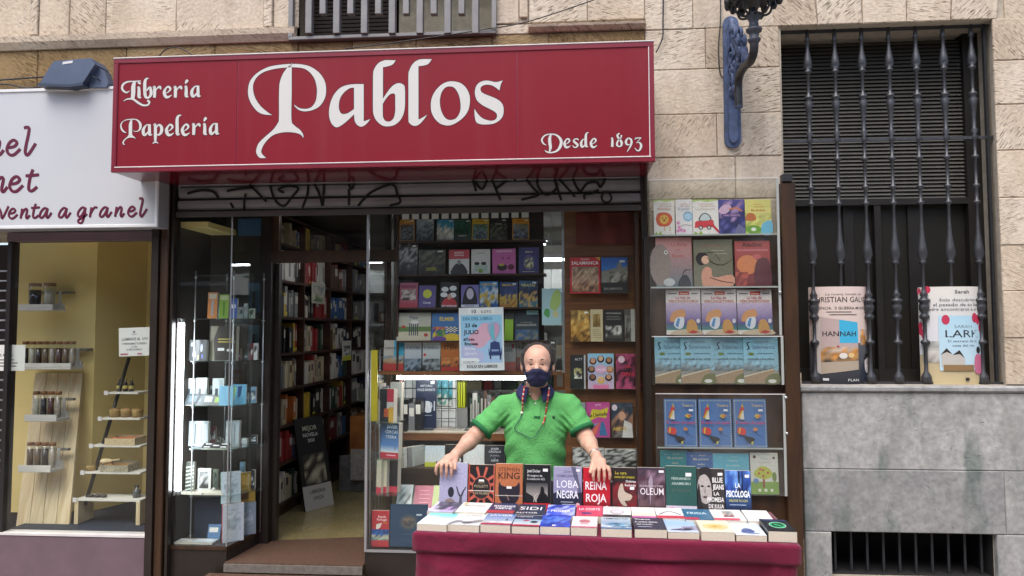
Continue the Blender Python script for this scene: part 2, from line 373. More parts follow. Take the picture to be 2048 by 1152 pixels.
def plinth_stains():
    n, L, b = nodes_of(M_PLINTH); src = b.inputs['Base Color'].links[0].from_socket
    tc = n.new('ShaderNodeTexCoord'); mp = n.new('ShaderNodeMapping'); mp.inputs['Scale'].default_value = (7, 7, 2.2); L.new(tc.outputs['Object'], mp.inputs[0])
    ns = n.new('ShaderNodeTexNoise'); ns.inputs['Scale'].default_value = 1; ns.inputs['Detail'].default_value = 5; L.new(mp.outputs[0], ns.inputs['Vector'])
    mr = n.new('ShaderNodeMapRange'); L.new(ns.outputs[0], mr.inputs[0]); mr.inputs[1].default_value = .55; mr.inputs[2].default_value = .70; mr.inputs[4].default_value = .6
    mx = n.new('ShaderNodeMix'); mx.data_type = 'RGBA'; L.new(mr.outputs[0], mx.inputs[0]); L.new(src, mx.inputs[6]); mx.inputs[7].default_value = (*lin('4F625C'), 1)
    vo = n.new('ShaderNodeTexNoise'); vo.inputs['Scale'].default_value = 34; vo.inputs['Detail'].default_value = 6; L.new(tc.outputs['Object'], vo.inputs['Vector'])
    m2 = n.new('ShaderNodeMapRange'); L.new(vo.outputs[0], m2.inputs[0]); m2.inputs[1].default_value = .3; m2.inputs[2].default_value = .7; m2.inputs[3].default_value = .80; m2.inputs[4].default_value = 1.12
    hs = n.new('ShaderNodeHueSaturation'); L.new(mx.outputs[2], hs.inputs['Color']); L.new(m2.outputs[0], hs.inputs['Value']); L.new(hs.outputs[0], b.inputs['Base Color'])
plinth_stains()
M_MORTAR = mat('mortar', 'B0A696', .95, var=.15, vscale=20)
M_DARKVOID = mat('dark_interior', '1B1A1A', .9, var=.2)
M_IRON = mat('grey_iron', '45464A', .42, metal=.35, var=.15, vscale=30, bump=.15)
M_BLUEIRON = mat('blue_painted_iron', '475778', .6, var=.4, vscale=22, bump=.35, bscale=90)
M_BLACKIRON = mat('black_iron', '26272B', .5, var=.2, vscale=25, bump=.3)
M_GREYMETAL = mat('grey_metal', '7E7C7B', .45, metal=.2, var=.12, vscale=14)
M_BROWNFRAME = mat('brown_lacquered_wood', '4A3018', .45, var=.25, vscale=9, bump=.1)
M_DARKFRAME = mat('dark_bronze_frame', '2E2722', .4, metal=.2, var=.2, vscale=8)
M_ALU = mat('aluminium', 'B9BBBE', .35, metal=.8, var=.08)
M_WOOD = mat('orange_brown_wood', '6F4322', .5)
def grain(M, c1, c2, sc=(2, 2, 26)):
    n, L, b = nodes_of(M); tc = n.new('ShaderNodeTexCoord'); mp = n.new('ShaderNodeMapping'); mp.inputs['Scale'].default_value = sc; L.new(tc.outputs['Object'], mp.inputs[0])
    oi = n.new('ShaderNodeObjectInfo'); va = n.new('ShaderNodeVectorMath'); L.new(mp.outputs[0], va.inputs[0]); L.new(oi.outputs['Random'], va.inputs[1])
    ns = n.new('ShaderNodeTexNoise'); ns.inputs['Scale'].default_value = 1; ns.inputs['Detail'].default_value = 6; ns.inputs['Distortion'].default_value = .8; L.new(va.outputs[0], ns.inputs['Vector'])
    rp = n.new('ShaderNodeValToRGB'); rp.color_ramp.elements[0].position = .3; rp.color_ramp.elements[1].position = .7
    rp.color_ramp.elements[0].color = (*lin(c1), 1); rp.color_ramp.elements[1].color = (*lin(c2), 1); L.new(ns.outputs[0], rp.inputs[0]); L.new(rp.outputs[0], b.inputs['Base Color']); return M
grain(M_WOOD, '5A3417', '7C4D27')
grain(M_BROWNFRAME, '2C1B0E', '452C17', (14, 14, 2))
M_PINE = grain(mat('pale_pine', 'D8C29A', .6), 'C6AC80', 'E2D0AC', (30, 6, 1.6))
M_DARKWOOD = grain(mat('dark_shelf_wood', '33211A', .5), '2A1810', '46291B', (3, 3, 30))
# ================================================================== ground and shop floors
M_PAVE = mat('granite_paving', '8A8480', .8, var=.2, vscale=5, bump=.3, bscale=70, randvar=.12)
gnd = bx('pavement', M_MORTAR, None, -30, 30, -25, 5.13, -.3, GZ - .01, kind='structure')
slab = MB().box(0, .588, 0, .388, -.01, 0, b=0).mesh('paving_slab', M_PAVE)
for j in range(10):
    for i in range(16):
        o = obj('paving_slab', slab, gnd, local=True); o.location = (-4.8 + .6 * i + (.3 if j % 2 else 0), 1.12 + .4 * j, GZ)
M_TERR = mat('olive_terrazzo', '8B7F58', .22, var=.18, vscale=3.5)
def terr(M):
    n, L, b = nodes_of(M); src = b.inputs['Base Color'].links[0].from_socket; tc = n.new('ShaderNodeTexCoord'); v = n.new('ShaderNodeTexVoronoi'); v.inputs['Scale'].default_value = 70
    L.new(tc.outputs['Object'], v.inputs['Vector']); mr = n.new('ShaderNodeMapRange'); L.new(v.outputs['Color'], mr.inputs[0]); mr.inputs[3].default_value = .75; mr.inputs[4].default_value = 1.2
    hs = n.new('ShaderNodeHueSaturation'); L.new(src, hs.inputs['Color']); L.new(mr.outputs[0], hs.inputs['Value']); L.new(hs.outputs[0], b.inputs['Base Color'])
terr(M_TERR)
M_STEP = mat('reddish_granite', '5E483C', .35, var=.25, vscale=40, bump=.1); terr(M_STEP)
# ================================================================== the stone building
X = lambda px, Y=YW, py=600: at(px, py, Y).x
Z = lambda py, px=1024, Y=YW: at(px, py, Y).z
bld = thing('stone_building', (0, YW + .2, 0), 'pale sandstone building front holding both shops and the barred window', 'building')
wx0, wx1, wz0, wz1 = rect(1570, 45, 2006, 770, YW)          # barred window
ux0, ux1, uz0, _ = rect(590, 20, 985, 76, YW); uz1 = 4.35     # upper window
sx0, sx1 = X(322), X(1297); stz = Z(352, 800)                 # book shop
nx0, nx1, ntz = X(-420), X(318), Z(470, 150)                  # neighbour shop
bx0, bx1, _, bz1 = rect(1661, 1064, 1990, 1150, YW)          # basement grate
XL, XR, ZT = X(-420), X(2560), 6.6
holes = [(wx0, wx1, wz0, wz1), (ux0, ux1, uz0, uz1), (sx0, sx1, -.2, stz), (nx0 - .1, nx1, -.2, ntz), (bx0, bx1, .06, bz1)]
xs = sorted({XL, XR} | {h[0] for h in holes if h[0] > XL} | {h[1] for h in holes}); zs = sorted({GZ, ZT} | {h[2] for h in holes if h[2] > 0} | {h[3] for h in holes})
mb = MB()
for xa, xb in zip(xs, xs[1:]):
    for za, zb in zip(zs, zs[1:]):
        cx, cz = (xa + xb) / 2, (za + zb) / 2
        if not any(h[0] < cx < h[1] and h[2] < cz < h[3] for h in holes): mb.box(xa, xb, YW + .015, YW + .4, za, zb)
mb.build('wall', M_MORTAR, bld)
rg = random.Random(3)
def stone(x0, x1, z0, z1, M=M_STONE, proud=0, gap=.0018, skew=0, name='stone_block'):
    p = YW - proud - rg.uniform(0, .006); g = gap
    mb = MB(); b = .005; x0 += g; x1 -= g; z0 += g; z1 -= g
    mb.box(x0, x1, p, YW + .014, z0, z1, b=b)
    if skew:
        mb.v = [(x + (skew if x > (x0 + x1) / 2 else skew) * (z - z0), y, z) for x, y, z in mb.v]
    return mb.build(name, M, bld)
def course(px_list, za, zb, M=M_STONE, **k):
    for a, b in zip(px_list, px_list[1:]): stone(X(a), X(b), za, zb, M, **k)
# right pier courses
cz = [Z(y, 1440) for y in (56, 137, 227, 313, 398, 486, 572, 660, 745, 832, 920, 1010, 1100, 1150)]
joints = [[1297, 1420, 1570], [1297, 1571], [1297, 1440, 1571], [1297, 1476, 1572], [1297, 1390, 1573], [1297, 1500, 1573], [1297, 1420, 1573], [1297, 1573], [1297, 1460, 1600], [1297, 1600], [1297, 1600], [1297, 1600], [1297, 1600]]
for k in range(len(cz) - 1): course(joints[k], cz[k + 1] if k < 12 else GZ, cz[k])
# above the barred window and further up
top = [-60, -150, -240]
zt0 = Z(56, 1440)
stone(X(1297), X(1395), zt0, zt0 + .30); stone(X(1395), X(1570), zt0, zt0 + .30)
zw = wz1
vx = [1560, 1650, 1742, 1832, 1922, 2016]
for i in range(5): stone(X(vx[i]), X(vx[i + 1]), zw, zt0 + .30, skew=(i - 2) * .05)
stone(X(2016) + .05, X(2190), zw - .02, zt0 + .30); stone(X(2190), XR, zw - .02, zt0 + .30)
for q in range(6):
    za = zt0 + .30 + q * .33; j = [985, 1130, 1297, 1480, 1640, 1820, 2000, 2180, 2560] if q % 2 else [985, 1060, 1240, 1400, 1570, 1740, 1900, 2090, 2280, 2560]
    course(j, za, za + .33)
rz = [Z(y, 2030) for y in (36, 120, 208, 300, 395, 490, 582, 676, 770)]
for k in range(8): course([2006, 2130, 2330, 2560] if k % 2 else [2006, 2230, 2560], rz[k + 1], rz[k])
# above the shops: course, ledge and rough tan band
zl1, zl0 = Z(66, 300), Z(93, 300)
ubase = zl1
lj = [-420, -250, -100, 44, 60, 122, 196, 340, 520, 538, 590]
course(lj, ubase, ubase + .46); course([-420, -300, -180, -60, 70, 210, 330, 470, 590], ubase + .46, ubase + .85); course([-420, -240, -100, 30, 190, 300, 440, 590], ubase + .85, 6.6)
for a, b in ((44, 60), (521, 537), (1041, 1058)):
    bx('pilaster_strip', M_STONE, bld, X(a), X(b), YW - .022, YW - .007, ubase + .01, ubase + .8, b=.004)
course([985, 1040, 1059, 1180, 1297], Z(42, 1180), zt0 + .30)
mb = MB(); led = [(-420, 586), (1060, 1297)]
for a, b in led:
    za, zb = (zl0, zl1) if a < 0 else (Z(62, 1180), Z(47, 1180))
    pr = [(YW + .01, za), (YW - .02, za), (YW - .05, za + (zb - za) * .45), (YW - .055, zb - .012), (YW - .02, zb), (YW + .01, zb)]
    MB().prismx(pr, X(a), X(b)).build('ledge', M_STONE, bld)
course([-420, -300, -120, 60, 240, 420, 590], stz + .02, zl0, M_TAN)
course([590, 700, 830, 985], stz + .02, uz0 - .012, M_TAN)
course([985, 1100, 1297], stz + .02, Z(62, 1180) if 0 else Z(64, 1180), M_TAN)
course([985, 1060], Z(64, 1180), Z(44, 1180), M_STONE)
# plinth under the barred window
pz = [wz0, Z(938, 1800), Z(1062, 1800)]
stone(X(1596), X(2200), pz[1], pz[0] - .045, M_PLINTH, .03, .001); stone(X(2200), XR, pz[1], pz[0] - .045, M_PLINTH, .03)
for a, b in ((1596, 1990), (1990, 2160), (2160, 2560)): stone(X(a), X(b), bz1, pz[1], M_PLINTH, .028, .0015)
stone(X(1596), bx0, GZ, bz1, M_PLINTH, .03, .0015); stone(bx1, X(2200), GZ, bz1, M_PLINTH, .03, .0015); stone(X(2200), XR, GZ, bz1, M_PLINTH, .03)
bx('window_sill', M_PLINTH, bld, X(1590), X(2062), YW - .05, YW + .3, wz0 - .045, wz0 - .002, b=.012)
# window reveals and the roller blind behind the bars
yb = YW + .26
M_SLAT = mat('blind_slat', '55524C', .5, var=.15, vscale=12, randvar=.06)
M_SLATFRAME = mat('window_frame_paint', '1E1B18', .5, var=.2)
M_PANE = mat('dark_window_board', '26241F', .35, var=.2, vscale=3)
win = bx('window', M_DARKVOID, bld, wx0 + .002, wx1 - .002, yb + .09, yb + .12, wz0, wz1)
zc = Z(398, 1780, yb)
for a, b in ((wx0 + .001, wx0 + .06), (wx1 - .1, wx1 - .001), ((wx0 + wx1) / 2 - .03, (wx0 + wx1) / 2 + .012)):
    bx('window_frame', M_SLATFRAME, win, a, b, yb - .03, yb + .06, wz0 + .001, (wz1 - .004) if b != (wx0 + wx1) / 2 + .012 else zc - .04)
bx('window_rail', M_SLATFRAME, win, wx0 + .06, wx1 - .1, yb - .035, yb + .07, zc - .045, zc - .002)
bx('window_rail', M_SLATFRAME, win, wx0 + .06, wx1 - .1, yb - .025, yb + .07, wz0 + .001, wz0 + .09)
for a, b in ((wx0 + .06, (wx0 + wx1) / 2 - .03), ((wx0 + wx1) / 2 + .012, wx1 - .1)): bx('pane', M_PANE, win, a, b, yb + .03, yb + .05, wz0 + .09, zc - .045)
bx('pane_bar', M_SLATFRAME, win, X(1692, yb), X(1712, yb), yb + .012, yb + .03, wz0 + .09, zc - .045); bx('pane_bar', M_SLATFRAME, win, X(1822, yb), X(1846, yb), yb + .012, yb + .03, wz0 + .09, zc - .045)
ns = 42; hh = (wz1 - .03 - zc) / ns
sl = MB().prismx([(0, 0), (.004, .002), (.019, hh * .80), (.015, hh * .82)], wx0 + .06, wx1 - .1).mesh('slat', M_SLAT)
for i in range(ns):
    o = obj('slat', sl, win, local=True); o.location = (0, yb, zc + hh * i)
    o.parent = win
# basement opening; its near-black lining stands in for the shade inside
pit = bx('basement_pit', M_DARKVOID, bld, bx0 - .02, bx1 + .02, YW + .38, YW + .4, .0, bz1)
for a in (bx0, bx1 - .004): bx('pit_shade_side', M_DARKVOID, bld, a, a + .004, YW + .02, YW + .38, .061, bz1 - .001)
bx('pit_shade_floor', M_DARKVOID, bld, bx0 + .005, bx1 - .005, YW + .02, YW + .38, .061, .064); bx('pit_shade_top', M_DARKVOID, bld, bx0 + .005, bx1 - .005, YW + .02, YW + .38, bz1 - .005, bz1 - .001)
# ================================================================== iron grille
gy = YW + .085
gr = thing('window_grille', ((wx0 + wx1) / 2, gy, wz0), 'grey wrought iron grille of turned bars over the tall window', 'grille')
bars = [1613, 1667, 1722, 1777, 1832, 1887, 1941]   # at the top
botp = [1632, 1688, 1742, 1797, 1851, 1907, 1967]
H_ = wz1 - wz0
def zr(py): return at(1780, py, gy).z - wz0 - .004
r0 = .0105
PR = [(.024, 0), (.022, zr(752)), (.011, zr(742)), (.0105, zr(690)), (.021, zr(686)), (.021, zr(683)), (.011, zr(678)), (.011, zr(640)), (.022, zr(636)), (.022, zr(632)), (.014, zr(627)), (.022, zr(620)), (.023, zr(612)), (.018, zr(606)), (.026, zr(603)), (.026, zr(600)), (.013, zr(595)), (.019, zr(590)), (.013, zr(584)),
      (r0, zr(578)), (r0, zr(530)), (.018, zr(527)), (.018, zr(524)), (.014, zr(521)), (.024, zr(510)), (.020, zr(495)), (.013, zr(470)), (.010, zr(440)), (.0095, zr(412)), (.017, zr(408)), (.017, zr(405)), (.011, zr(402)), (.011, zr(380)), (.017, zr(376)), (.017, zr(372)), (r0, zr(369)), (r0, zr(322)), (.018, zr(319)), (.018, zr(315)), (r0, zr(311)), (r0, zr(284)), (.018, zr(278)), (.011, zr(272)), (.018, zr(264)), (.012, zr(259)),
      (.012, zr(240)), (.016, zr(215)), (.021, zr(203)), (.015, zr(197)), (.020, zr(194)), (.020, zr(190)), (.012, zr(186)), (r0, zr(180)), (r0, zr(145)), (.018, zr(142)), (.018, zr(138)), (.013, zr(136)), (.022, zr(128)), (.018, zr(115)), (.011, zr(95)), (.010, zr(80)), (.016, zr(77)), (.012, zr(72)), (.011, zr(50))]
PR = [(.0098 + max(0, r - .0098) * 1.75, max(0, h)) for r, h in PR]
bm_ = MB().lathe(PR, (0, 0, 0), 12).mesh('bar', M_IRON)
for a, b in zip(bars, botp):
    x = (X(a, gy, 70) + X(b, gy, 750)) / 2
    o = obj('bar', bm_, gr, loc=(x, gy, wz0 + .004))
for y in (276, 282):
    zz = Z(279, 1780, gy)
bx('rail', M_IRON, gr, wx0 + .002, wx1 - .002, gy - .008, gy + .008, zz - .010, zz + .010)
bx('rail', M_IRON, gr, wx0 + .002, wx1 - .002, gy - .012, gy + .012, wz0 + .001, wz0 + .016)
bx('rail', M_IRON, gr, wx0 + .002, wx1 - .002, gy - .010, gy + .010, wz1 - .02, wz1 - .004)
bx('side_bar', M_BLACKIRON, gr, wx1 - .045, wx1 - .028, gy - .012, gy + .012, wz0 + .016, wz1 - .002)
# basement grille
gb = thing('basement_grille', ((bx0 + bx1) / 2, YW + .05, .06), 'row of dark upright bars in the low basement opening', 'grille')
nb = 10; me = MB().box(-.007, .007, 0, .014, .06, bz1 - .001).mesh('bar', M_BLACKIRON)
for i in range(nb): o = obj('bar', me, gb, loc=(bx0 + (bx1 - bx0) * (i + .5) / nb, YW + .06, 0))
# ================================================================== upper window with hanging grey bars
ug = thing('upper_window_grille', ((ux0 + ux1) / 2, YW, uz0), 'grey metal bars of two lengths hanging before the window over the red sign', 'grille')
bx('frame', M_GREYMETAL, ug, ux0 - .03, ux1 + .03, YW - .05, YW + .1, uz0 - .010, uz0 + .016, b=.004)
for a in (ux0 - .03, ux1): bx('frame', M_GREYMETAL, ug, a, a + .03, YW - .05, YW + .1, uz0 + .016, uz1)
ya = YW - .07
for i in range(7):
    x = X(617 + 55.6 * i, ya, 30); bx('long_bar', M_GREYMETAL, ug, x - .024, x + .022, ya, ya + .05, Z(66, 617 + 55.6 * i, ya), uz1, b=.003)
for i in range(6):
    x = X(644.5 + 55.6 * i, ya, 20); bx('short_bar', M_GREYMETAL, ug, x - .022, x + .022, ya + .002, ya + .05, Z(27, 644 + 55.6 * i, ya), uz1, b=.003)
for z_ in (uz0 + .45, uz1 - .05): bx('cross_rail', M_IRON, ug, ux0, ux1, ya + .05, ya + .07, z_, z_ + .03)
uw = bx('upper_window', M_DARKVOID, bld, ux0 - .03, ux1 + .03, YW + .33, YW + .36, uz0, uz1)
me = MB().box(ux0 + .002, X(790, YW + .25), YW + .24, YW + .255, 0, .022).mesh('slat', mat('brown_slat', '3B2E28', .6, var=.2))
for i in range(26): o = obj('slat', me, uw, local=True); o.location = (0, 0, uz0 + .012 + .03 * i)
bx('curtain', mat('ochre_panel', 'A8702C', .6, var=.2), uw, X(790, YW + .25), ux1 - .01, YW + .24, YW + .26, uz0 + .002, uz0 + .075)
bx('curtain', mat('pale_curtain', 'C9C1AC', .8, var=.2, vscale=20), uw, X(795, YW + .27), ux1 - .01, YW + .265, YW + .28, uz0 + .075, uz1)
# ================================================================== red shop sign
M_RED = mat('red_sign_panel', '7C1424', .45, var=.06, vscale=1.5, spec=.25)
def streaks(M, amt=.16, sc=(9, 9, .35), col=(.33, .2, .2)):
    n, L, b = nodes_of(M); src = b.inputs['Base Color'].links[0].from_socket; tc = n.new('ShaderNodeTexCoord'); mp = n.new('ShaderNodeMapping'); mp.inputs['Scale'].default_value = sc; L.new(tc.outputs['Object'], mp.inputs[0])
    ns = n.new('ShaderNodeTexNoise'); ns.inputs['Scale'].default_value = 1.6; ns.inputs['Detail'].default_value = 6; L.new(mp.outputs[0], ns.inputs['Vector'])
    mr = n.new('ShaderNodeMapRange'); L.new(ns.outputs[0], mr.inputs[0]); mr.inputs[1].default_value = .5; mr.inputs[2].default_value = .75; mr.inputs[4].default_value = amt
    mx = n.new('ShaderNodeMix'); mx.data_type = 'RGBA'; L.new(mr.outputs[0], mx.inputs[0]); L.new(src, mx.inputs[6]); mx.inputs[7].default_value = (*col, 1); L.new(mx.outputs[2], b.inputs['Base Color'])
streaks(M_STONE, .42, (4, 4, .9), (.30, .23, .16)); streaks(M_PLINTH, .5, (4, 4, 1.4), (.17, .175, .16))
streaks(M_RED, .05, (5, 5, .3))
M_REDTRIM = mat('dark_red_trim', '7A1C2E', .35, var=.1)
a_, b_ = at(228, 115, YS), at(1308, 86, YS); c_, d_ = at(1310, 326, YS), at(221, 341, YS)
rx0, rx1 = (a_.x + d_.x) / 2, (b_.x + c_.x) / 2; rz1, rz0 = (a_.z + b_.z) / 2, (c_.z + d_.z) / 2
sg = thing('shop_sign', ((rx0 + rx1) / 2, YS, rz0), 'long red box sign with big white calligraphic shop name', 'sign')
bx('sign_box', mat('sign_box_maroon', '5E1420', .3, spec=.6, var=.1), sg, rx0 + .004, rx1 - .004, YS + .012, YW - .03, rz0 + .004, rz1 - .004)
p1, p2 = X(474, YS, 200), X(1034, YS, 200)
for k, (a, b) in enumerate(((rx0 + .03, p1 - .004), (p1 + .004, p2 - .004), (p2 + .004, rx1 - .03))): bx('sign_panel', M_RED, sg, a, b, YS + .006, YS + .0118, rz0 + .03, rz1 - .03)
M_WHITEEDGE = mat('white_edge_trim', 'D8D2D0', .35, var=.1)
for (a, b, c, d, yy, M, nm) in ((rx0, rx1, rz1 - .03, rz1, 0, M_REDTRIM, 'frame'), (rx0, rx1, rz0, rz0 + .026, 0, M_REDTRIM, 'frame'), (rx0, rx0 + .028, rz0 + .0265, rz1 - .0305, 0, M_REDTRIM, 'frame'), (rx1 - .028, rx1, rz0 + .0265, rz1 - .0305, 0, M_REDTRIM, 'frame'),
        (rx0 + .024, rx1 - .024, rz0 + .0268, rz0 + .034, -.003, M_WHITEEDGE, 'edge_trim'), (rx0 - .002, rx1 + .002, rz1 + .0005, rz1 + .008, -.004, M_WHITEEDGE, 'edge_trim'), (rx0 + .0285, rx0 + .034, rz0 + .0345, rz1 - .031, -.002, M_REDTRIM, 'edge_trim'), (rx1 - .034, rx1 - .0285, rz0 + .0345, rz1 - .031, -.002, M_WHITEEDGE, 'edge_trim')):
    bx(nm, M, sg, a, b, YS + yy, YS + .03, c, d, b=.002)
bx('panel_joint', M_REDTRIM, sg, p1 - .004, p1 + .004, YS + .008, YS + .0119, rz0 + .034, rz1 - .03); bx('panel_joint', M_REDTRIM, sg, p2 - .004, p2 + .004, YS + .008, YS + .0119, rz0 + .034, rz1 - .03)
LET = []
def zoomer(ox, oy, s): return lambda p: (ox + p[0] / s, oy + p[1] / s)
P1, P2, P3 = zoomer(480, 100, 5.007), zoomer(640, 100, 6.775), zoomer(800, 100, 6.777)
C = 'c'
big = [
 (P1, [[(515, 140, C), (600, 142), (700, 165), (790, 225), (845, 305), (862, 390), (850, 480), (800, 560), (730, 600), (650, 614), (590, 600), (550, 565), (545, 548, C), (590, 580), (650, 590), (710, 575), (755, 520), (770, 440), (768, 370), (745, 285), (690, 215), (620, 180), (515, 172, C)]]),
 (P1, [[(505, 140, C), (400, 148), (280, 172), (170, 232), (100, 315), (80, 410), (95, 500), (150, 590), (220, 640), (322, 652, C), (270, 618), (200, 555), (150, 475), (130, 390), (140, 320), (185, 255), (260, 212), (370, 185), (505, 172, C)]]),
 (P1, [[(520, 125, C), (518, 180), (517, 440), (515, 700), (545, 755), (600, 800), (632, 845), (635, 882, C), (610, 850), (560, 830), (480, 822), (400, 830), (320, 860), (250, 930), (215, 1000), (220, 1040), (262, 1080, C), (200, 1080), (165, 1035), (165, 990), (190, 930), (250, 870), (330, 800), (380, 730), (390, 690), (391, 550), (392, 400), (400, 320), (430, 240), (475, 175), (505, 150)]]),
 (P2, [[(592, 462, C), (592, 960, C), (605, 963), (683, 935, C), (640, 990), (590, 1030), (545, 1038), (500, 1010), (470, 960), (462, 870, C), (400, 930), (320, 1000), (250, 1042), (200, 1040), (150, 985), (125, 900), (125, 800), (150, 690), (200, 590), (280, 510), (370, 475), (470, 463)], [(462, 510, C), (400, 520), (330, 570), (275, 650), (255, 740), (262, 820), (290, 860), (330, 868), (390, 850), (462, 798, C)]]),
 (P2, [[(1025, 140, C), (990, 190), (940, 215), (853, 235, C), (853, 660, C), (900, 590), (960, 510), (1020, 462), (1080, 450), (1135, 475), (1150, 520), (1152, 640), (1150, 760), (1130, 870), (1080, 960), (1000, 1020), (900, 1035), (830, 1015), (760, 950), (725, 870), (718, 780), (718, 560), (720, 340), (735, 260), (790, 180), (860, 145), (900, 138)], [(850, 730, C), (900, 650), (950, 600), (990, 588), (1015, 600), (1020, 640), (1020, 740), (1020, 830), (1000, 920), (960, 962), (920, 970), (880, 955), (855, 910), (850, 860)]]),
 (P3, [[(428, 125, C), (400, 170), (360, 200), (258, 220, C), (250, 240), (250, 580), (250, 930, C), (265, 938), (370, 878, C), (320, 945), (270, 1000), (215, 1028), (165, 1020), (125, 985), (115, 930), (115, 640), (115, 340), (130, 270), (165, 200), (220, 148), (290, 125)]]),
 (P3, [[(700, 425), (800, 440), (880, 495), (935, 590), (947, 690), (930, 800), (880, 890), (790, 970), (700, 1015), (630, 1022), (550, 1000), (480, 940), (430, 850), (418, 740), (435, 640), (490, 540), (570, 465), (640, 433)], [(665, 493), (620, 505), (570, 560), (545, 640), (540, 720), (555, 810), (590, 890), (640, 940), (700, 948), (760, 925), (805, 860), (822, 780), (815, 680), (790, 590), (750, 525), (710, 498)]]),
 (P3, [[(1392, 412, C), (1365, 470), (1348, 550, C), (1300, 510), (1240, 478), (1170, 470), (1110, 490), (1090, 530), (1110, 575), (1180, 610), (1270, 645), (1350, 690), (1395, 750), (1405, 830), (1390, 900), (1340, 960), (1260, 1000), (1150, 1010), (1070, 1000), (1030, 970), (1012, 890), (1010, 795, C), (1050, 860), (1110, 920), (1180, 950), (1250, 958), (1300, 935), (1315, 890), (1300, 850), (1240, 810), (1130, 755), (1050, 690), (1018, 610), (1020, 530), (1050, 465), (1110, 425), (1190, 415), (1300, 435)]]),
]
class Lettering:
    def __init__(s, Y): s.mb = MB(); s.Y = Y; s.k = 0
    def w(s, p, d): q = at(p[0], p[1], s.Y); return (q.x, s.Y - d, q.z)
    def fill(s, loops, col):
        s.k += 1; d = .00005 * s.k; tri = tessellate_polygon([[Vector((x, y, 0)) for x, y in l] for l in loops])
        s.mb.add([s.w(p, d) for l in loops for p in l], [tuple(t) for t in tri], lin(col))
    def stroke(s, S, col, closed=False, n=5):
        s.k += 1; d = .00005 * s.k; Q = stroke_quads(S, n, closed); vs = []
        for l, r_ in Q: vs += [s.w(l, d), s.w(r_, d)]
        s.mb.add(vs, [(2 * i, 2 * i + 1, 2 * i + 3, 2 * i + 2) for i in range(len(Q) - 1)], lin(col))
WH, DK = 'CBC8C4', '3A0F18'
for zf, loops in big:
    LT = Lettering(YS + .0055); Ls = [[zf(p) for p in outline(l)] for l in loops]
    for l in Ls: LT.stroke([(x, y, 2.6) for x, y in l], DK, True, 1)
    LT.fill(Ls, WH); LET.append(LT)
bigP = [[[(p[0], p[1]) for p in outline(l)] for l in loops] for zf, loops in big[:3]]
G = {
 'i': [[(0, .88, .06), (.14, .95, .2), (.16, .5, .27), (.17, .12, .27), (.36, .06, .06)]],
 'a': [[(.66, .96, .1), (.38, .9, .12), (.14, .5, .26), (.2, .09, .26), (.42, .16, .16), (.64, .45, .06)], [(.68, 1, .22), (.68, .5, .26), (.7, .12, .26), (.92, .1, .05)]],
 'e': [[(.27, .38, .06), (.5, .52, .1), (.66, .76, .18), (.5, .94, .18), (.3, .85, .14), (.12, .48, .26), (.24, .1, .26), (.48, .05, .18), (.78, .24, .04)]],
 'r': [[(0, .86, .06), (.14, .95, .2), (.16, .5, .27), (.14, .0, .24)], [(.18, .5, .06), (.42, .85, .12), (.62, .92, .24), (.7, .72, .1)]],
 'l': [[(.52, 1.76, .06), (.3, 1.7, .17), (.16, 1.42, .26), (.16, .7, .28), (.18, .12, .27), (.4, .12, .05)]],
 'b': [[(.5, 1.72, .05), (.3, 1.68, .16), (.16, 1.38, .26), (.16, .5, .28), (.22, .12, .24), (.46, .03, .16), (.68, .3, .25), (.68, .68, .25), (.56, .92, .2), (.2, .5, .05)]],
 'p': [[(0, .86, .06), (.14, .95, .2), (.17, .3, .28), (.15, -.5, .2)], [(-.08, -.72, .04), (.1, -.6, .14), (.26, -.6, .12), (.42, -.7, .04)], [(.2, .55, .06), (.46, .92, .15), (.7, .7, .26), (.68, .3, .26), (.46, .04, .15), (.2, .14, .08)]],
 's': [[(.66, .78, .06), (.55, .92, .14), (.3, .92, .12), (.14, .72, .2), (.36, .5, .26), (.56, .28, .22), (.42, .05, .13), (.18, .06, .12), (.02, .28, .04)]],
 'd': [[(.55, .88, .06), (.32, .85, .12), (.12, .45, .26), (.22, .09, .24), (.42, .16, .14), (.6, .4, .05)], [(.92, 1.6, .05), (.7, 1.5, .16), (.62, 1.15, .26), (.64, .2, .26), (.88, .12, .05)]],
 '1': [[(0, .82, .05), (.13, .95, .16), (.15, .5, .24), (.14, .0, .25)]],
 '8': [[(.4, 1.42, .12), (.16, 1.25, .2), (.28, .92, .22), (.58, .55, .25), (.58, .2, .22), (.36, .05, .12), (.12, .22, .22), (.2, .6, .18), (.52, .95, .12), (.58, 1.25, .18)]],
 '9': [[(.5, .93, .12), (.32, .92, .14), (.12, .6, .24), (.24, .28, .18), (.56, .3, .06)], [(.42, .95, .12), (.68, .75, .22), (.66, .25, .2), (.24, -.5, .05)]],
 '3': [[(.02, .78, .05), (.14, .94, .12), (.68, .98, .08)], [(.66, .97, .08), (.26, .56, .06)], [(.16, .46, .06), (.5, .48, .14), (.68, .14, .25), (.5, -.32, .16), (.22, -.33, .12), (.0, -.06, .06)]],
}
G['í'] = G['i'] + [[(.08, 1.2, .1), (.2, 1.4, .24), (.3, 1.52, .18)]]
def word(LT, spec, xh):
    for ch, x, y in spec:
        for S in G[ch]: LT.stroke([(x + a * xh, y - b * xh, c * xh + 2.0) for a, b, c in S], DK)
        for S in G[ch]: LT.stroke([(x + a * xh, y - b * xh, c * xh) for a, b, c in S], WH)
Z4 = zoomer(230, 145, 7.2); Z5 = zoomer(1070, 250, 8.904)
LT = Lettering(YS + .0055)
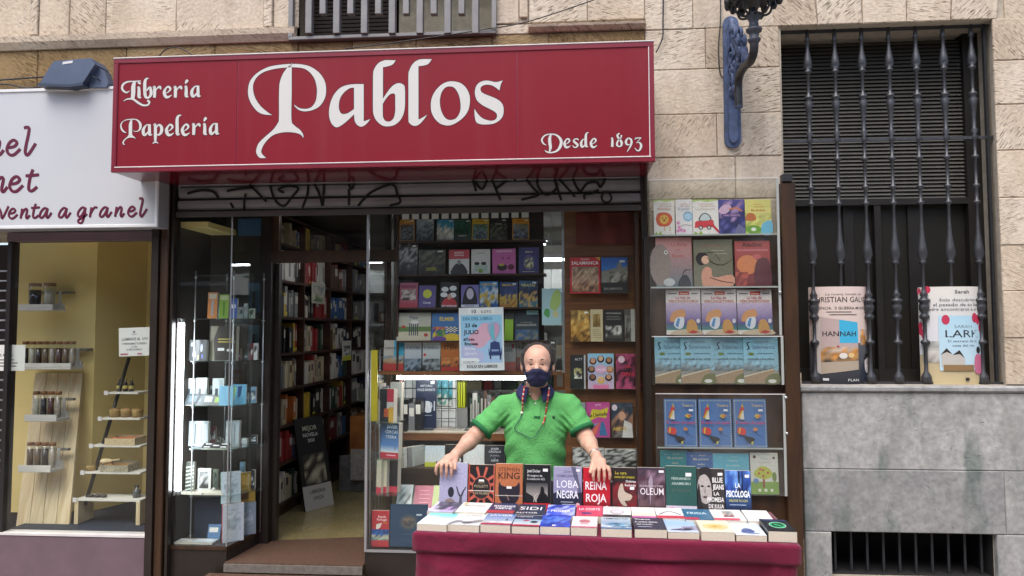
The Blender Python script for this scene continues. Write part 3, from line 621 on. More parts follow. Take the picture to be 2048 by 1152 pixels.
Lst = [[(210, 265, 8), (160, 288, 22), (105, 240, 30), (115, 175, 28), (180, 135, 22), (270, 128, 16), (370, 122, 14)], [(285, 130, 34), (265, 200, 58), (262, 300, 60), (252, 385, 50)], [(125, 412, 8), (180, 382, 18), (260, 385, 26), (330, 432, 32), (400, 470, 26), (470, 468, 24), (495, 425, 28), (465, 402, 30)]]
for o_, cc in ((14, DK), (0, WH)):
    for S in Lst: LT.stroke([(*Z4(p), (p[2] + o_) / 7.2) for p in S], cc)
def zx(Zf, L_): return [(c, *Zf((x, y))) for c, x, y in L_]
word(LT, zx(Z4, [('i', 320, 370), ('b', 405, 368), ('r', 545, 362), ('e', 690, 362), ('r', 845, 362), ('í', 1000, 358), ('a', 1085, 355)]), 165 / 7.2)
LT.stroke([(*Z4((345, 165)), 6), (*Z4((360, 140)), 7)], WH)
LET.append(LT); LT = Lettering(YS + .0055)
for loops in bigP:                     # small P: the big letter scaled down
    mp_ = lambda p: Z4((75 + (p[0] - 80) * (310 / 782), 660 + (p[1] - 125) * (380 / 957)))
    Ls = [[mp_(p) for p in l] for l in loops]
    for l in Ls: LT.stroke([(x, y, 1.6) for x, y in l], DK, True, 1)
for loops in bigP: LT.fill([[mp_(p) for p in l] for l in loops], WH)
word(LT, zx(Z4, [('a', 385, 910), ('p', 555, 905), ('e', 722, 908), ('l', 870, 905), ('e', 950, 905), ('r', 1110, 900), ('í', 1268, 900), ('a', 1352, 895)]), 165 / 7.2)
LET.append(LT)
LT = Lettering(YS + .0055)
Dst = [[(205, 358, 8), (150, 330, 26), (122, 260, 30), (180, 185, 22), (285, 162, 20), (390, 185, 30), (462, 270, 50), (455, 370, 52), (395, 455, 38), (300, 490, 24), (220, 482, 26), (172, 448, 10)], [(285, 172, 30), (262, 240, 52), (266, 330, 56), (275, 400, 50), (258, 475, 26)]]
for o_, cc in ((16, DK), (0, WH)):
    for S in Dst: LT.stroke([(*Z5(p), (p[2] + o_) / 8.9) for p in S], cc)
word(LT, zx(Z5, [('e', 505, 405), ('s', 665, 405), ('d', 800, 402), ('e', 975, 402)]), 168 / 8.9)
LET.append(LT); LT = Lettering(YS + .0055)
word(LT, zx(Z5, [('1', 1352, 390), ('8', 1440, 392), ('9', 1598, 395), ('3', 1775, 395)]), 170 / 8.9)
LET.append(LT)
M_LETTER = print_mat('sign_lettering', .4)
for LT in LET: LT.mb.build('lettering', M_LETTER, sg)
# ================================================================== white neighbour sign
YN = 4.93
M_WSIGN = mat('white_sign_panel', 'BCBEC2', .45, var=.04, vscale=1.2)
qa, qb = at(316, 455, YN), at(0, 180, YN)
n_x1, n_z0, n_z1, n_x0 = at(316, 400, YN).x, (at(316, 453, YN).z + at(0, 459, YN).z) / 2, at(110, 176, YN).z, X(-400, YN)
ns_ = thing('neighbour_sign', ((n_x0 + n_x1) / 2, YN, n_z0), 'white box sign with maroon handwritten lettering, left of the red sign', 'sign')
bx('sign_box', mat('grey_sign_box', '8F9095', .5, var=.1), ns_, n_x0, n_x1, YN + .012, YW - .01, n_z0 + .002, n_z1 - .002)
bx('sign_panel', M_WSIGN, ns_, n_x0, n_x1 - .02, YN + .004, YN + .0118, n_z0 + .02, n_z1 - .02)
for a, b, c, d in ((n_x0, n_x1, n_z1 - .022, n_z1), (n_x0, n_x1, n_z0, n_z0 + .022), (n_x1 - .022, n_x1, n_z0 + .0225, n_z1 - .0225)): bx('frame', mat('white_frame_paint', 'DADADB', .4, var=.05), ns_, a, b, YN - .004, YN + .011, c, d, b=.003)
SC = {
 'e': [[(.1, .5), (.42, .58), (.58, .82), (.38, 1), (.12, .78), (.0, .35), (.16, .03), (.42, .04), (.78, .42)]],
 'n': [[(.14, 1), (.07, .5), (.0, 0)], [(.03, .25), (.3, .82), (.5, .98), (.58, .8), (.48, .2), (.58, .02), (.82, .35)]],
 't': [[(.5, 1.45), (.32, .8), (.26, .15), (.45, .02), (.75, .3)], [(.08, 1.02), (.5, 1.05), (.85, 1.1)]],
 'a': [[(.66, .93), (.42, 1), (.12, .65), (.0, .2), (.14, .02), (.4, .25), (.66, .85)], [(.7, 1), (.6, .3), (.7, .02), (1.05, .55)]],
 'g': [[(.66, .93), (.42, 1), (.12, .65), (.02, .25), (.16, .05), (.4, .25), (.66, .85)], [(.7, 1), (.56, .0), (.36, -.55), (.08, -.52), (.1, -.25), (.5, .0), (.85, .35)]],
 'r': [[(.14, 1), (.07, .5), (.0, 0)], [(.03, .3), (.28, .82), (.48, 1), (.66, .95)]],
 'l': [[(.14, 1.78), (.44, 1.74), (.26, .6), (.22, .15), (.38, .0), (.82, .75)]],
 'V': [[(-.1, 1.3), (.15, .7), (.25, .05), (.62, .8), (.82, 1.3)]],
}
MR = '5E1230'; Z6 = zoomer(0, 250, 5.487)
def script(spec, xh, wd):
    LT = Lettering(YN + .0035)
    for ch, x, y in spec:
        px, py = Z6((x, y)); h = xh / 5.487
        for S in SC[ch]: LT.stroke([(px + a * h * 1.15 + .9, py - b * h + .9, wd * .9) for a, b in S], '20181C')
        for S in SC[ch]: LT.stroke([(px + a * h * 1.15, py - b * h, wd) for a, b in S], MR)
    LT.mb.build('lettering', M_LETTER, ns_)
script([('n', -115, 330), ('e', 75, 330), ('l', 235, 325)], 165, 6)
script([('n', -75, 735), ('e', 105, 730), ('t', 265, 725)], 165, 6)
script([('V', -10, 1030), ('e', 95, 1025), ('n', 225, 1025), ('t', 330, 1020), ('a', 435, 1020)], 108, 4.2); script([('a', 645, 1018)], 108, 4.2); script([('g', 850, 1012), ('r', 985, 1010), ('a', 1095, 1010), ('n', 1262, 1005), ('e', 1405, 1002), ('l', 1510, 1000)], 108, 4.2)
# ================================================================== floodlight over the white sign
YF = 4.86
f0 = at(145, 172, YF)
fl = thing('floodlight', (f0.x, YF, f0.z), 'blue grey floodlight housing resting above the white sign', 'floodlight')
M_FL = mat('blue_grey_plastic', '4E5A70', .45, var=.12)
pf = lambda L_: [(at(x, y, YF).x, at(x, y, YF).z) for x, y in L_]
MB().prism(pf([(79, 168), (98, 136), (108, 122), (182, 116), (190, 128), (165, 166), (140, 171)]), YF, YF + .16).build('housing', M_FL, fl)
MB().prism(pf([(77, 167), (142, 170), (168, 165), (168, 171), (140, 175), (77, 172)]), YF - .012, YF + .165).build('rim', mat('dark_blue_rim', '333C4E', .4), fl)
MB().prism(pf([(172, 150), (186, 130), (200, 136), (208, 160), (204, 170), (168, 170)]), YF + .05, YF + .12).build('bracket', M_FL, fl)
MB().prism(pf([(126, 124), (146, 121), (145, 126), (125, 129)]), YF - .002, YF).build('sticker', mat('white_sticker', 'CCCCCC', .5), fl)
MB().tube(smooth_path([tuple(at(174, 138, YF + .02)), tuple(at(182, 150, YF + .02)), tuple(at(196, 158, YF + .03)), tuple(at(204, 166, YF + .1))], 5), .004).build('cable', M_BLACKIRON, fl)
# ================================================================== cables on the wall
def cable(label, pts, r=.005, Yd=YW - .02, M=None):
    P = [tuple(at(p[0], p[1], p[2] if len(p) > 2 else Yd)) for p in pts]
    MB().tube(smooth_path(P, 6), r, 6).build('wall_cable', M or M_BLACKIRON, None, label=label, cat='cable', group='cables on the stone wall')
cable('thin dark cable running slantwise below the hanging bar window', [(1210, -8), (1060, 42), (960, 60), (840, 78), (690, 98)], .004, YW - .06)
cable('black cable drooping along the wall beside the floodlight', [(-120, 168), (0, 160), (70, 155), (120, 152)], .006, YW - .03)
cable('second black cable sagging just above the white sign', [(-120, 178), (0, 168), (50, 176), (100, 172)], .005, YW - .05)
cable('small loop of cable standing over the red sign', [(318, 112, 4.9), (335, 97, 4.9), (360, 96, 4.9), (384, 110, 4.9)], .004)
cable('dark cable hanging down the stone near the red sign end', [(1327, -20), (1326, 40), (1325, 75), (1312, 105)], .005, YW - .03)
cable('thin dark cable hanging beside the blue lamp bracket', [(1441, -20), (1441, 40), (1437, 95), (1440, 145), (1447, 156)], .004, YW - .02)
# ================================================================== blue wall lamp
lx = at(1462, 160, YW).x
DP = next(d for d in [i * .01 for i in range(20, 90)] if at(1508, 90, YW - d).x <= lx)
def lz(py, Y=YW - .03): return at(1462, py, Y).z
lp = thing('wall_lamp', (lx, YW, lz(295)), 'old street lamp on a blue ornate iron wall bracket', 'lamp')
zb0, zb1 = lz(295), lz(32)
pts = [(lx + .055 * math.cos(R(a)), zb0 + .05 + .05 * math.sin(R(a))) for a in range(180, 361, 20)] + [(lx + .052 * math.cos(R(a)), zb1 - .05 + .05 * math.sin(R(a))) for a in range(0, 181, 20)]
MB().prism(pts, YW - .028, YW - .008).build('backplate', M_BLUEIRON, lp)
MB().prism([(lx + (x - lx) * .55, zb0 + .03 + (z - zb0) * .9) for x, z in pts], YW - .05, YW - .028).build('backplate_rib', M_BLUEIRON, lp)
for py in (42, 282): MB().sphere((lx, YW - .03, lz(py)), (.016, .02, .016)).build('bolt', M_ALU, lp)
def yz(L_): return [(lx, YW - s * DP / .395, lz(py, YW - s * DP / .395)) for s, py in L_]
MB().tube(smooth_path(yz([(.13, 214), (.13, 200), (.13, 170), (.16, 150), (.24, 134), (.33, 124), (.385, 105), (.395, 82)]), 6), [.026] * 43, 10).build('pipe_arm', M_BLACKIRON, lp)
MB().lathe([(.016, 0), (.026, .004), (.026, .014), (.012, .022)], yz([(.13, 217)])[0], 10).build('finial', M_BLUEIRON, lp)
def spiral(c, r0_, r1_, a0, a1, r=.009, dx_=0):
    P = []
    for k in range(25):
        t = k / 24; a = a0 + (a1 - a0) * t; q = r0_ + (r1_ - r0_) * t; P.append((lx + dx_, c[0] + q * math.cos(a), c[1] + q * math.sin(a)))
    return MB().tube(P, r, 8)
for s, py, r0_, a0, a1 in ((.12, 112, .085, 0, 8.5), (.26, 98, .07, 3.4, -4.5), (.10, 168, .07, 1.5, 8), (.2, 70, .06, 5, -2), (.33, 112, .055, 1, 8), (.10, 140, .05, 0, 7), (.3, 88, .05, 2, 9)):
    for dx_ in (-.02, .02): spiral((YW - s, lz(py, YW - s)), r0_, .012, a0, a1, .011, dx_).build('scroll', M_BLUEIRON, lp)
for L_ in ([(.03, 60), (.07, 56), (.12, 75), (.17, 95), (.25, 110), (.32, 122)], [(.03, 40), (.05, 55), (.06, 68), (.04, 90)], [(.03, 190), (.07, 178), (.11, 150), (.13, 128)]):
    MB().tube(smooth_path(yz(L_), 5), .022, 8).build('scroll_stem', M_BLUEIRON, lp)
MB().prismx([(YW - s, lz(py, YW - s)) for s, py in ((.03, 66), (.07, 50), (.16, 66), (.24, 80), (.33, 92), (.42, 108), (.44, 122), (.34, 132), (.24, 130), (.18, 150), (.1, 190), (.04, 200), (.03, 120))], lx - .011, lx + .011).build('leaf_plate', M_BLUEIRON, lp)
for s, py in ((.06, 60), (.08, 140), (.1, 178), (.12, 128), (.2, 105), (.27, 118), (.15, 88)): MB().sphere(yz([(s, py)])[0], (.034, .03, .036)).build('boss', M_BLUEIRON, lp)
cb = Vector(yz([(.395, 84)])[0])
MB().lathe([(.02, -.02), (.034, 0), (.04, .012), (.026, .02), (.03, .05), (.046, .058), (.048, .072), (.03, .082), (.026, .12), (.045, .15), (.048, .162), (.02, .17), (.016, .2)], cb, 14).build('cup', mat('dark_grey_iron', '3E424C', .5, var=.2), lp)
top_ = cb + Vector((0, 0, .2))
for k in range(8):
    a = 2 * math.pi * k / 8; ca, sa = math.cos(a), math.sin(a)
    P = [(cb.x + q * ca, cb.y + q * sa, cb.z + .15 + h_) for q, h_ in ((.03, 0), (.085, .012), (.105, .05), (.085, .09), (.06, .11))]
    MB().tube(smooth_path(P, 5), .007, 6).build('cage_rib', M_BLACKIRON, lp)
MB().lathe([(.05, 0), (.12, .01), (.15, .03), (.15, .05), (.13, .055)], cb + Vector((0, 0, .235)), 20).build('crown_ring', M_BLACKIRON, lp)
for k in range(14):
    a = 2 * math.pi * k / 14; c_2 = cb + Vector((.15 * math.cos(a), .15 * math.sin(a), .245))
    MB().sphere(c_2, (.022, .022, .03), 8, 5).build('crown_leaf', M_BLACKIRON, lp)
for k in range(6):
    a = 2 * math.pi * k / 6; MB().tube([(cb.x + .12 * math.cos(a), cb.y + .12 * math.sin(a), cb.z + .29), (cb.x + .19 * math.cos(a), cb.y + .19 * math.sin(a), cb.z + .72)], .008, 6).build('lantern_bar', M_BLACKIRON, lp)
MB().lathe([(.115, .29), (.185, .72)], cb, 6).build('lantern_glass', M_ACRYL, lp)
MB().lathe([(.21, .72), (.2, .76), (.08, .9), (.03, .95), (.02, 1.02)], cb, 6).build('lantern_roof', M_BLACKIRON, lp)
# ================================================================== house across the street (behind the viewer)
ob = thing('opposite_building', (0, -5.2, 0), 'stone house across the narrow street facing the bookshop', 'building')
bx('wall', mat('brown_plaster', '5E5348', .9, var=.2, vscale=1), ob, -25, 25, -6.2, -5.2, -.01, 6.5)
for i in range(9):
    for j, (z0, z1) in enumerate(((.6, 2.6), (3.9, 5.6))):
        x = -16 + 4 * i; bx('window', M_DARKVOID, ob, x - .6, x + .6, -5.2, -5.17, z0, z1); bx('window_frame', M_WHITEEDGE, ob, x - .7, x + .7, -5.2, -5.14, z1, z1 + .1)
# ================================================================== roller shutter
nodes_of(mat('sign_box_maroon'))[2].inputs['Roughness'].default_value = .12
YSH = YW + .02
sh = thing('roller_shutter', ((sx0 + sx1) / 2, YSH, Z(424, 800, YSH)), 'rolled up grey metal shutter with black graffiti under the red sign', 'shutter')
M_SHUT = mat('shutter_steel', '8E8C8E', .5, metal=.15, var=.18, vscale=4, bump=.15, bscale=25)
xa, xb = X(350), X(1284)
zz = [Z(y, 800, YSH) for y in (346, 365, 366, 389, 393, 413, 415, 426)]
M_SHUTD = mat('shutter_dark_edge', '2A292B', .5, metal=.3)
for a, b, d, M in ((1, 0, .0, M_SHUT), (3, 2, .0, M_SHUT), (5, 4, -.008, M_SHUT), (7, 6, -.02, M_SHUTD)):
    z0, z1 = zz[a], zz[b]
    if b == 0: z1 += .06
    MB().prismx([(YSH + d + .02, z0), (YSH + d, z0 + .008), (YSH + d - .004, (z0 + z1) / 2), (YSH + d, z1 - .008), (YSH + d + .02, z1)], xa, xb).build('slat', M, sh)
bx('slat_gap', M_SHUTD, sh, xa, xb, YSH + .022, YSH + .03, zz[7], zz[0])
bx('bottom_bar', M_GREYMETAL if 0 else mat('dull_shutter_bar', '55504C', .5, metal=.3, var=.2), sh, xa, xb, YSH - .035, YSH - .021, zz[7] - .012, zz[6] - .012)
bx('guide', M_DARKFRAME, sh, X(350) - .03, X(350) - .012, YW - .01, YW + .035, GZ + .02, stz + .05); bx('guide', M_DARKFRAME, sh, X(1284) + .002, X(1284) + .04, YW - .01, YW + .06, GZ + .02, stz + .05)
GR = {}; ga, gb_ = zoomer(340, 330, 4.096), zoomer(820, 330, 4.096)
for zf, S in [(ga, s) for s in ([(140, 235), (250, 208), (350, 218), (400, 275)], [(465, 215), (560, 195), (680, 185)], [(620, 235), (608, 300), (610, 385)], [(650, 160), (720, 230), (790, 300)], [(495, 310), (520, 352)], [(822, 165), (840, 240), (880, 310), (940, 332), (1000, 260), (1050, 190), (960, 172), (890, 200), (935, 228)], [(1132, 160), (1125, 240), (1085, 350)], [(1182, 155), (1220, 230), (1250, 335)], [(1262, 155), (1252, 330)], [(1460, 155), (1488, 195), (1512, 150)], [(1466, 195), (1466, 330)], [(1540, 335), (1640, 230), (1780, 165), (1840, 172), (1862, 240), (1885, 305), (1800, 332)])] + \
        [(gb_, s) for s in ([(515, 120), (542, 215)], [(530, 130), (590, 198), (632, 120)], [(672, 115), (700, 190), (742, 290)], [(700, 195), (792, 130)], [(850, 118), (866, 128)], [(950, 115), (1010, 190), (1050, 245), (910, 285)], [(1042, 112), (1052, 180), (1120, 245), (1200, 190), (1185, 110)], [(1185, 120), (1240, 290)], [(1222, 115), (1290, 190), (1352, 262)], [(1332, 110), (1370, 190), (1402, 212), (1450, 152), (1530, 142), (1560, 182), (1600, 110)], [(1432, 282), (1430, 242), (1490, 232), (1545, 202)])]:
    GR.setdefault(next(i for i, q in enumerate((475, 590, 680, 760, 1000, 1090, 9999)) if zf(S[0])[0] < q), Lettering(YSH - .013)).stroke([(*zf(p), 5.0) for p in S], '0A090C')
GR[6].stroke([(*gb_((1610 + 40 * math.cos(a), 265 + 42 * math.sin(a))), 4) for a in [i * .6 for i in range(10)]], '0E0D10', True)
M_SPRAY = print_mat('spray_paint', .5)
for q in GR.values(): q.mb.build('graffiti', M_SPRAY, sh)
# ================================================================== shop front of the bookshop
YD = 5.60                       # door plane, set back
FLZ = .045                      # shop floor
sf = thing('bookshop_front', ((sx0 + sx1) / 2, YG, 0), 'dark framed bookshop front with two show windows and a recessed doorway', 'shopfront')
x352, x462, x735, x745, x1270 = X(353, YG), X(462, YG), X(734, YG), X(744, YG), X(1272, YG)
vz = at(400, 1093, YG).z          # show window floor
bx('post', M_BROWNFRAME, sf, sx0 + .002, x352 - .032, YW - .03, YW + .12, GZ, stz + .04, b=.006)
bx('post_edge', M_DARKFRAME, sf, sx0 - .05, sx0, YW - .05, YW + .12, GZ, stz + .04)
bx('post', M_DARKFRAME, sf, x1270 + .06, sx1 - .002, YW - .03, YW + .12, GZ, stz + .04, b=.006)
bx('post', M_BROWNFRAME, sf, x1270 - .004, x1270 + .02, YG - .02, YG + .07, vz - .01, Z(424, 1270, YG))
C_ = (X(528, YD), YD)             # inner corner of the left window
xC = C_[0]
def slab4(name, M, pts, z0, z1, parent=sf):
    n = len(pts); vs = [(x, y, z0) for x, y in pts] + [(x, y, z1) for x, y in pts]
    fs = [tuple(range(n))[::-1], tuple(range(n, 2 * n))] + [(i, (i + 1) % n, (i + 1) % n + n, i + n) for i in range(n)]
    return MB().add(vs, fs).build(name, M, parent)
headz = Z(424, 600, YG)
slab4('window_base', M_DARKFRAME, [(x352 - .03, YG), (x462, YG), (xC, YD), (xC, YD + .1), (x352 - .03, YD + .1)], GZ, vz)
slab4('window_base_lip', M_BROWNFRAME, [(x352 - .03, YG - .008), (x462 + .004, YG - .008), (xC + .008, YD - .004), (xC, YD), (x462, YG - .001), (x352 - .03, YG - .001)], vz - .02, vz + .004)
slab4('window_back', mat('dark_taupe_board', '3B332C', .6, var=.15, vscale=4), [(x352 - .03, YD + .06), (xC - .02, YD + .06), (xC - .02, YD + .09), (x352 - .03, YD + .09)], vz, headz + .1)
slab4('window_side', mat('dark_taupe_board'), [(x352 - .031, YG + .05), (x352 - .012, YG + .05), (x352 - .012, YD + .06), (x352 - .031, YD + .06)], vz, headz + .1)
bx('glass_pane', M_GLASS, sf, x352 - .01, x462, YG, YG + .006, vz + .005, headz + .02)
ag = math.atan2(YD - YG, xC - x462); nx_, ny_ = -math.sin(ag) * .006, math.cos(ag) * .006
slab4('glass_pane', M_GLASS, [(x462 + .003, YG + .002), (xC - .02, YD - .025), (xC - .02 + nx_, YD - .025 + ny_), (x462 + .003 + nx_, YG + .002 + ny_)], vz + .005, headz + .02)
bx('corner_strip', M_ALU, sf, x462 - .004, x462 + .004, YG - .006, YG + .0, vz, headz + .02)
# doorway
zt = at(640, 520, YD).z
bx('door_jamb', M_DARKFRAME, sf, xC - .02, X(545, YD), YD - .03, YD + .06, FLZ, headz + .1)
xr = x735 + .02
bx('transom', M_BROWNFRAME, sf, X(545, YD), xr + .14, YD - .03, YD + .04, zt - .018, zt + .07)
bx('transom_frame', M_BROWNFRAME, sf, X(545, YD), X(545, YD) + .05, YD - .02, YD + .03, zt + .0702, headz + .1)
bx('fanlight_pane', M_FANGLASS, sf, X(545, YD) + .05, xr + .14, YD, YD + .006, zt + .071, headz + .1)
bx('open_door', M_DARKFRAME, sf, X(545, YD) + .002, X(545, YD) + .035, YD + .04, YD + .10, FLZ + .01, zt - .02)
bx('soffit', M_DARKFRAME, sf, x352 - .03, x1270 + .06, YG + .06, YD + .2, headz + .1, headz + .16)
# right window
bx('window_base', M_DARKFRAME, sf, x735, sx1 - .08, YG, YG + .05, GZ, vz)
bx('window_base', M_DARKFRAME, sf, x735, sx1 - .08, YG + .05, YD + .25, .001, vz - .004)
bx('window_base_lip', M_ALU, sf, x735 - .004, sx1 - .08, YG - .008, YG - .001, vz - .012, vz + .006)
bx('corner_strip', M_ALU, sf, x735 - .004, x735 + .012, YG - .008, YG + .02, vz + .006, headz + .02)
bx('glass_pane', M_GLASS, sf, x735 + .014, x1270 - .005, YG, YG + .006, vz + .007, headz + .02)
bx('glass_pane', M_GLASS, sf, x735 + .002, x735 + .008, YG + .022, YD + .1, vz + .007, headz + .02)
bx('side_post', M_BROWNFRAME, sf, x735 + .001, x735 + .035, YD + .1, YD + .17, FLZ, headz + .1)
# step and floors
st = thing('door_step', ((x462 + x735) / 2, YG, 0), 'worn reddish granite step at the bookshop doorway', 'step')
slab4('tread', M_STEP, [(x462 + .002, YG - .03), (x735 - .006, YG - .03), (x735 - .006, YD + .25), (xC + .01, YD + .05)], .005, FLZ + .004, st)
bx('nosing', mat('worn_stone_edge', '6E6862', .7, var=.25, vscale=30), st, x462 + .002, x735 - .006, YG - .045, YG - .031, -.012, FLZ - .004)
bx('lower_step', M_STEP, st, x462 - .1, x735 + .1, YG - .2, YG - .046, GZ, -.02)
bx('riser', M_STEP, st, x462 + .003, x735 - .007, YG - .0305, YG - .02, GZ, .0045)
bx('shop_floor', M_TERR, None, -3.1, 2.4, 5.16, 10.2, -.05, FLZ - .002, kind='structure')
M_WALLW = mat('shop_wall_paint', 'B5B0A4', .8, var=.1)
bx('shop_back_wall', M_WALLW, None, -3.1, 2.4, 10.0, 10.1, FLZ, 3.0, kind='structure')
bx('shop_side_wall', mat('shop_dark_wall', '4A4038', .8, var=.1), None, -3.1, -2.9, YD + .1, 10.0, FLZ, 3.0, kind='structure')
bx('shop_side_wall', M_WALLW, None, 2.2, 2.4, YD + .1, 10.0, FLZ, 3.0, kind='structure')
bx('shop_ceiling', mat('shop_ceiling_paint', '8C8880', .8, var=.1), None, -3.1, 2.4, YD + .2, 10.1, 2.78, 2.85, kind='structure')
# ================================================================== interior wall shelving and its books
SX = -2.50
XB = -2.80
zs_ = [.16, .50, .82, 1.14, 1.45, 1.77, 2.09, 2.41]
ys_ = [6.02, 6.86, 7.62, 8.38, 9.14, 9.9]
bk = thing('wall_bookcase', (XB, 8, FLZ), 'dark wooden bookcase along the inner wall seen through the doorway', 'bookcase')
for y in ys_: bx('upright', M_DARKWOOD, bk, XB - .02, SX, y - .012, y + .012, FLZ, 2.66)
for z_ in zs_ + [2.66]:
    for a, b in zip(ys_, ys_[1:]): bx('shelf', M_DARKWOOD, bk, XB - .02, SX - .004, a + .0125, b - .0125, z_ - .022, z_)
for a, b in zip(ys_, ys_[1:]): bx('back_panel', M_DARKWOOD, bk, XB - .04, XB - .021, a, b, FLZ, 2.66); bx('kick_board', M_DARKWOOD, bk, SX - .06, SX - .03, a + .013, b - .013, FLZ, .137)
PAL = {'white': 'CFCBC2', 'grey': '7E7F80', 'black': '1F1E20', 'navy': '242C48', 'red': '93262A', 'brown': '5E4030', 'dark green': '2E4638', 'yellow': 'C6A93A', 'cream': 'BFB294', 'blue': '3B5F92', 'orange': 'B3622C', 'teal': '3F7A80'}
SP = {}
def spine_mesh(cn, v):
    if (cn, v) in SP: return SP[(cn, v)]
    c = lin(PAL[cn]); mb = MB(); mb.box(0, 1, 0, 1, 0, 1, c)
    alt = lin('D9D4C8') if cn not in ('white', 'cream') else lin('40363A')
    if v == 1: mb.box(1.0, 1.012, .12, .88, .55, .85, alt)
    if v == 2: mb.box(1.0, 1.012, .25, .75, .2, .8, tuple(q * .6 + c[i] * .3 for i, q in enumerate(alt)))
    if v == 3: mb.box(1.0, 1.012, .02, .98, .05, .16, lin('C8C23A')); mb.box(1.0, 1.014, .3, .7, .4, .8, alt)
    mb.box(.01, .97, .04, .96, .995, .996, lin('D8D2C2')); SP[(cn, v)] = mb.mesh('book', M_PRINT); return SP[(cn, v)]
rg = random.Random(11)
wts = [('white', 9), ('grey', 7), ('black', 9), ('navy', 5), ('red', 5), ('brown', 4), ('dark green', 3), ('yellow', 2), ('cream', 7), ('blue', 3), ('orange', 2), ('teal', 1)]
bag = [n_ for n_, k in wts for _ in range(k)]
bayn = ['bay beside the door', 'second bay from the door', 'third bay from the door', 'fourth bay from the door']
for bi in range(4):
    for si in range(8):
        y = ys_[bi] + .02; yend = ys_[bi + 1] - .02; k = 0; cn = None; z_ = zs_[si]
        if si == 0 and bi >= 1: continue
        while y < yend - .05 and k < 20:
            if rg.random() < .45 or cn is None: cn = rg.choice(bag)
            t_ = rg.uniform(.03, .078) * (1 + .3 * bi); h_ = rg.uniform(.19, .275) if si < 7 else rg.uniform(.15, .22); d_ = rg.uniform(.15, .21)
            if y + t_ > yend: break
            lb = f"{cn} book, {ORD[k]} on shelf {ORD[si]} from floor, {bayn[bi]}"
            o = obj('shelved_book', spine_mesh(cn, rg.choice((0, 1, 1, 2, 2, 3) if rg.random() < .8 else (0,))), label=lb, cat='book', group='books shelved in the inner bookcase')
            o.location = (SX - .02 - rg.uniform(0, .03) - d_, y, z_ + .001); o.scale = (d_, t_ - .002, h_)
            y += t_ + (rg.uniform(.0, .004) if rg.random() < .93 else rg.uniform(.05, .12)); k += 1
# face-out cards on the bookcase
def placard(label, px0, py0, px1, py1, Xp, draw, name='placard', cat='card', tilt=0):
    a = atx(px0, py1, Xp); b = atx(px1, py1, Xp); c = atx(px0, py0, Xp); w_ = abs(b.y - a.y); h_ = c.z - a.z
    T = thing(name, (Xp, min(a.y, b.y) + w_ / 2, a.z), label, cat, None, (0, R(tilt), R(90)))
    obj('board', MB().box(-w_ / 2, w_ / 2, 0, .006, 0, h_).mesh('board', mat('card_board', 'BDB8AC', .6)), T, local=True)
    P = Print(w_, h_); draw(P); obj('print', P.mb.mesh('print', M_PAPER), T, local=True); return T
def d_pic(P): P.r(0, 0, 1, 1, 'B9B6A8'); P.n(.1, .1, .9, .85, 4, 6, ['6C8A5A', 'D2CDB4', '99A4A8'], 4)
placard('small framed picture standing on a high bookcase shelf', 624, 563, 650, 606, SX + .012, d_pic)
def d_bw(P): P.r(0, 0, 1, 1, 'D4D2CC'); P.r(0, 0, 1, .25, 'C6C83C'); P.n(.12, .28, .88, .75, 4, 4, ['222222', 'DDDDDD', '555555'], 2)
placard('white leaflet with yellow foot on a middle bookcase shelf', 685, 682, 702, 722, SX + .012, d_bw)
placard('pale bookmark card hanging at the near end of the bookcase', 548, 662, 562, 704, SX + .02, lambda P: (P.r(0, 0, 1, 1, 'C2C0BC'), P.n(.2, .1, .8, .6, 3, 5, ['444444', 'BBBBBB'], 6)))
# leaning poster board on the floor
T = thing('leaning_poster', (-2.28, 6.72, FLZ), 'black and white poster board leaning on the bookcase', 'poster', None, (R(-12), 0, R(62)))
obj('board', MB().box(-.17, .17, 0, .02, 0, .82).mesh('board', mat('black_card', '161616', .5)), T, local=True)
P = Print(.34, .82); P.r(0, 0, 1, 1, '181818'); P.r(0, 0, 1, .26, 'B9B6B0'); P.t('MEJOR', .5, .86, .05, 'B8B8A0', maxw=.8); P.t('NOVELA', .5, .79, .04, 'CFCFCF', maxw=.8); P.t('2020', .5, .73, .035, 'CFCFCF'); P.n(.12, .27, .88, .6, 5, 6, ['1A1A1A', 'B0A890', '38352E'], 3); P.t('LIBRERIA', .5, .17, .04, '222222', maxw=.8); P.t('DESDE', .5, .1, .035, '222222')
obj('print', P.mb.mesh('print', M_PAPER), T, local=True)
# trolley with paper goods
T = thing('book_trolley', (-2.05, 7.75, FLZ), 'low wheeled trolley stacked with orange prints and white boxes inside the shop', 'trolley')
bx('deck', M_DARKWOOD, T, -2.3, -1.72, 7.6, 8.2, FLZ + .1, FLZ + .13)
for a in (-2.25, -1.78):
    for b in (7.65, 8.1): MB().lathe([(.035, 0), (.035, .022)], (a, b, FLZ + .036), 12, axis='y').build('wheel', M_BLACKIRON, T)
bx('box_stack', mat('orange_card', 'A8682C', .6, var=.35, vscale=9), T, -2.28, -1.98, 7.62, 8.15, FLZ + .13, FLZ + .72)
bx('white_panel', mat('off_white_card', 'B8B2A2', .6, var=.1), T, -1.975, -1.76, 7.62, 8.1, FLZ + .13, FLZ + .86)
bx('red_panel', mat('red_card', '9A1E1E', .6), T, -1.755, -1.64, 7.66, 8.1, FLZ + .13, FLZ + .86)
bx('paper_stack', mat('grey_green_card', '6E7A66', .6, var=.3, vscale=20), T, -2.2, -1.7, 7.65, 8.1, FLZ + .87, FLZ + .99)
T = thing('newspaper_bag', (-2.18, 7.45, FLZ), 'grey bag with newspapers standing before the trolley', 'bag')
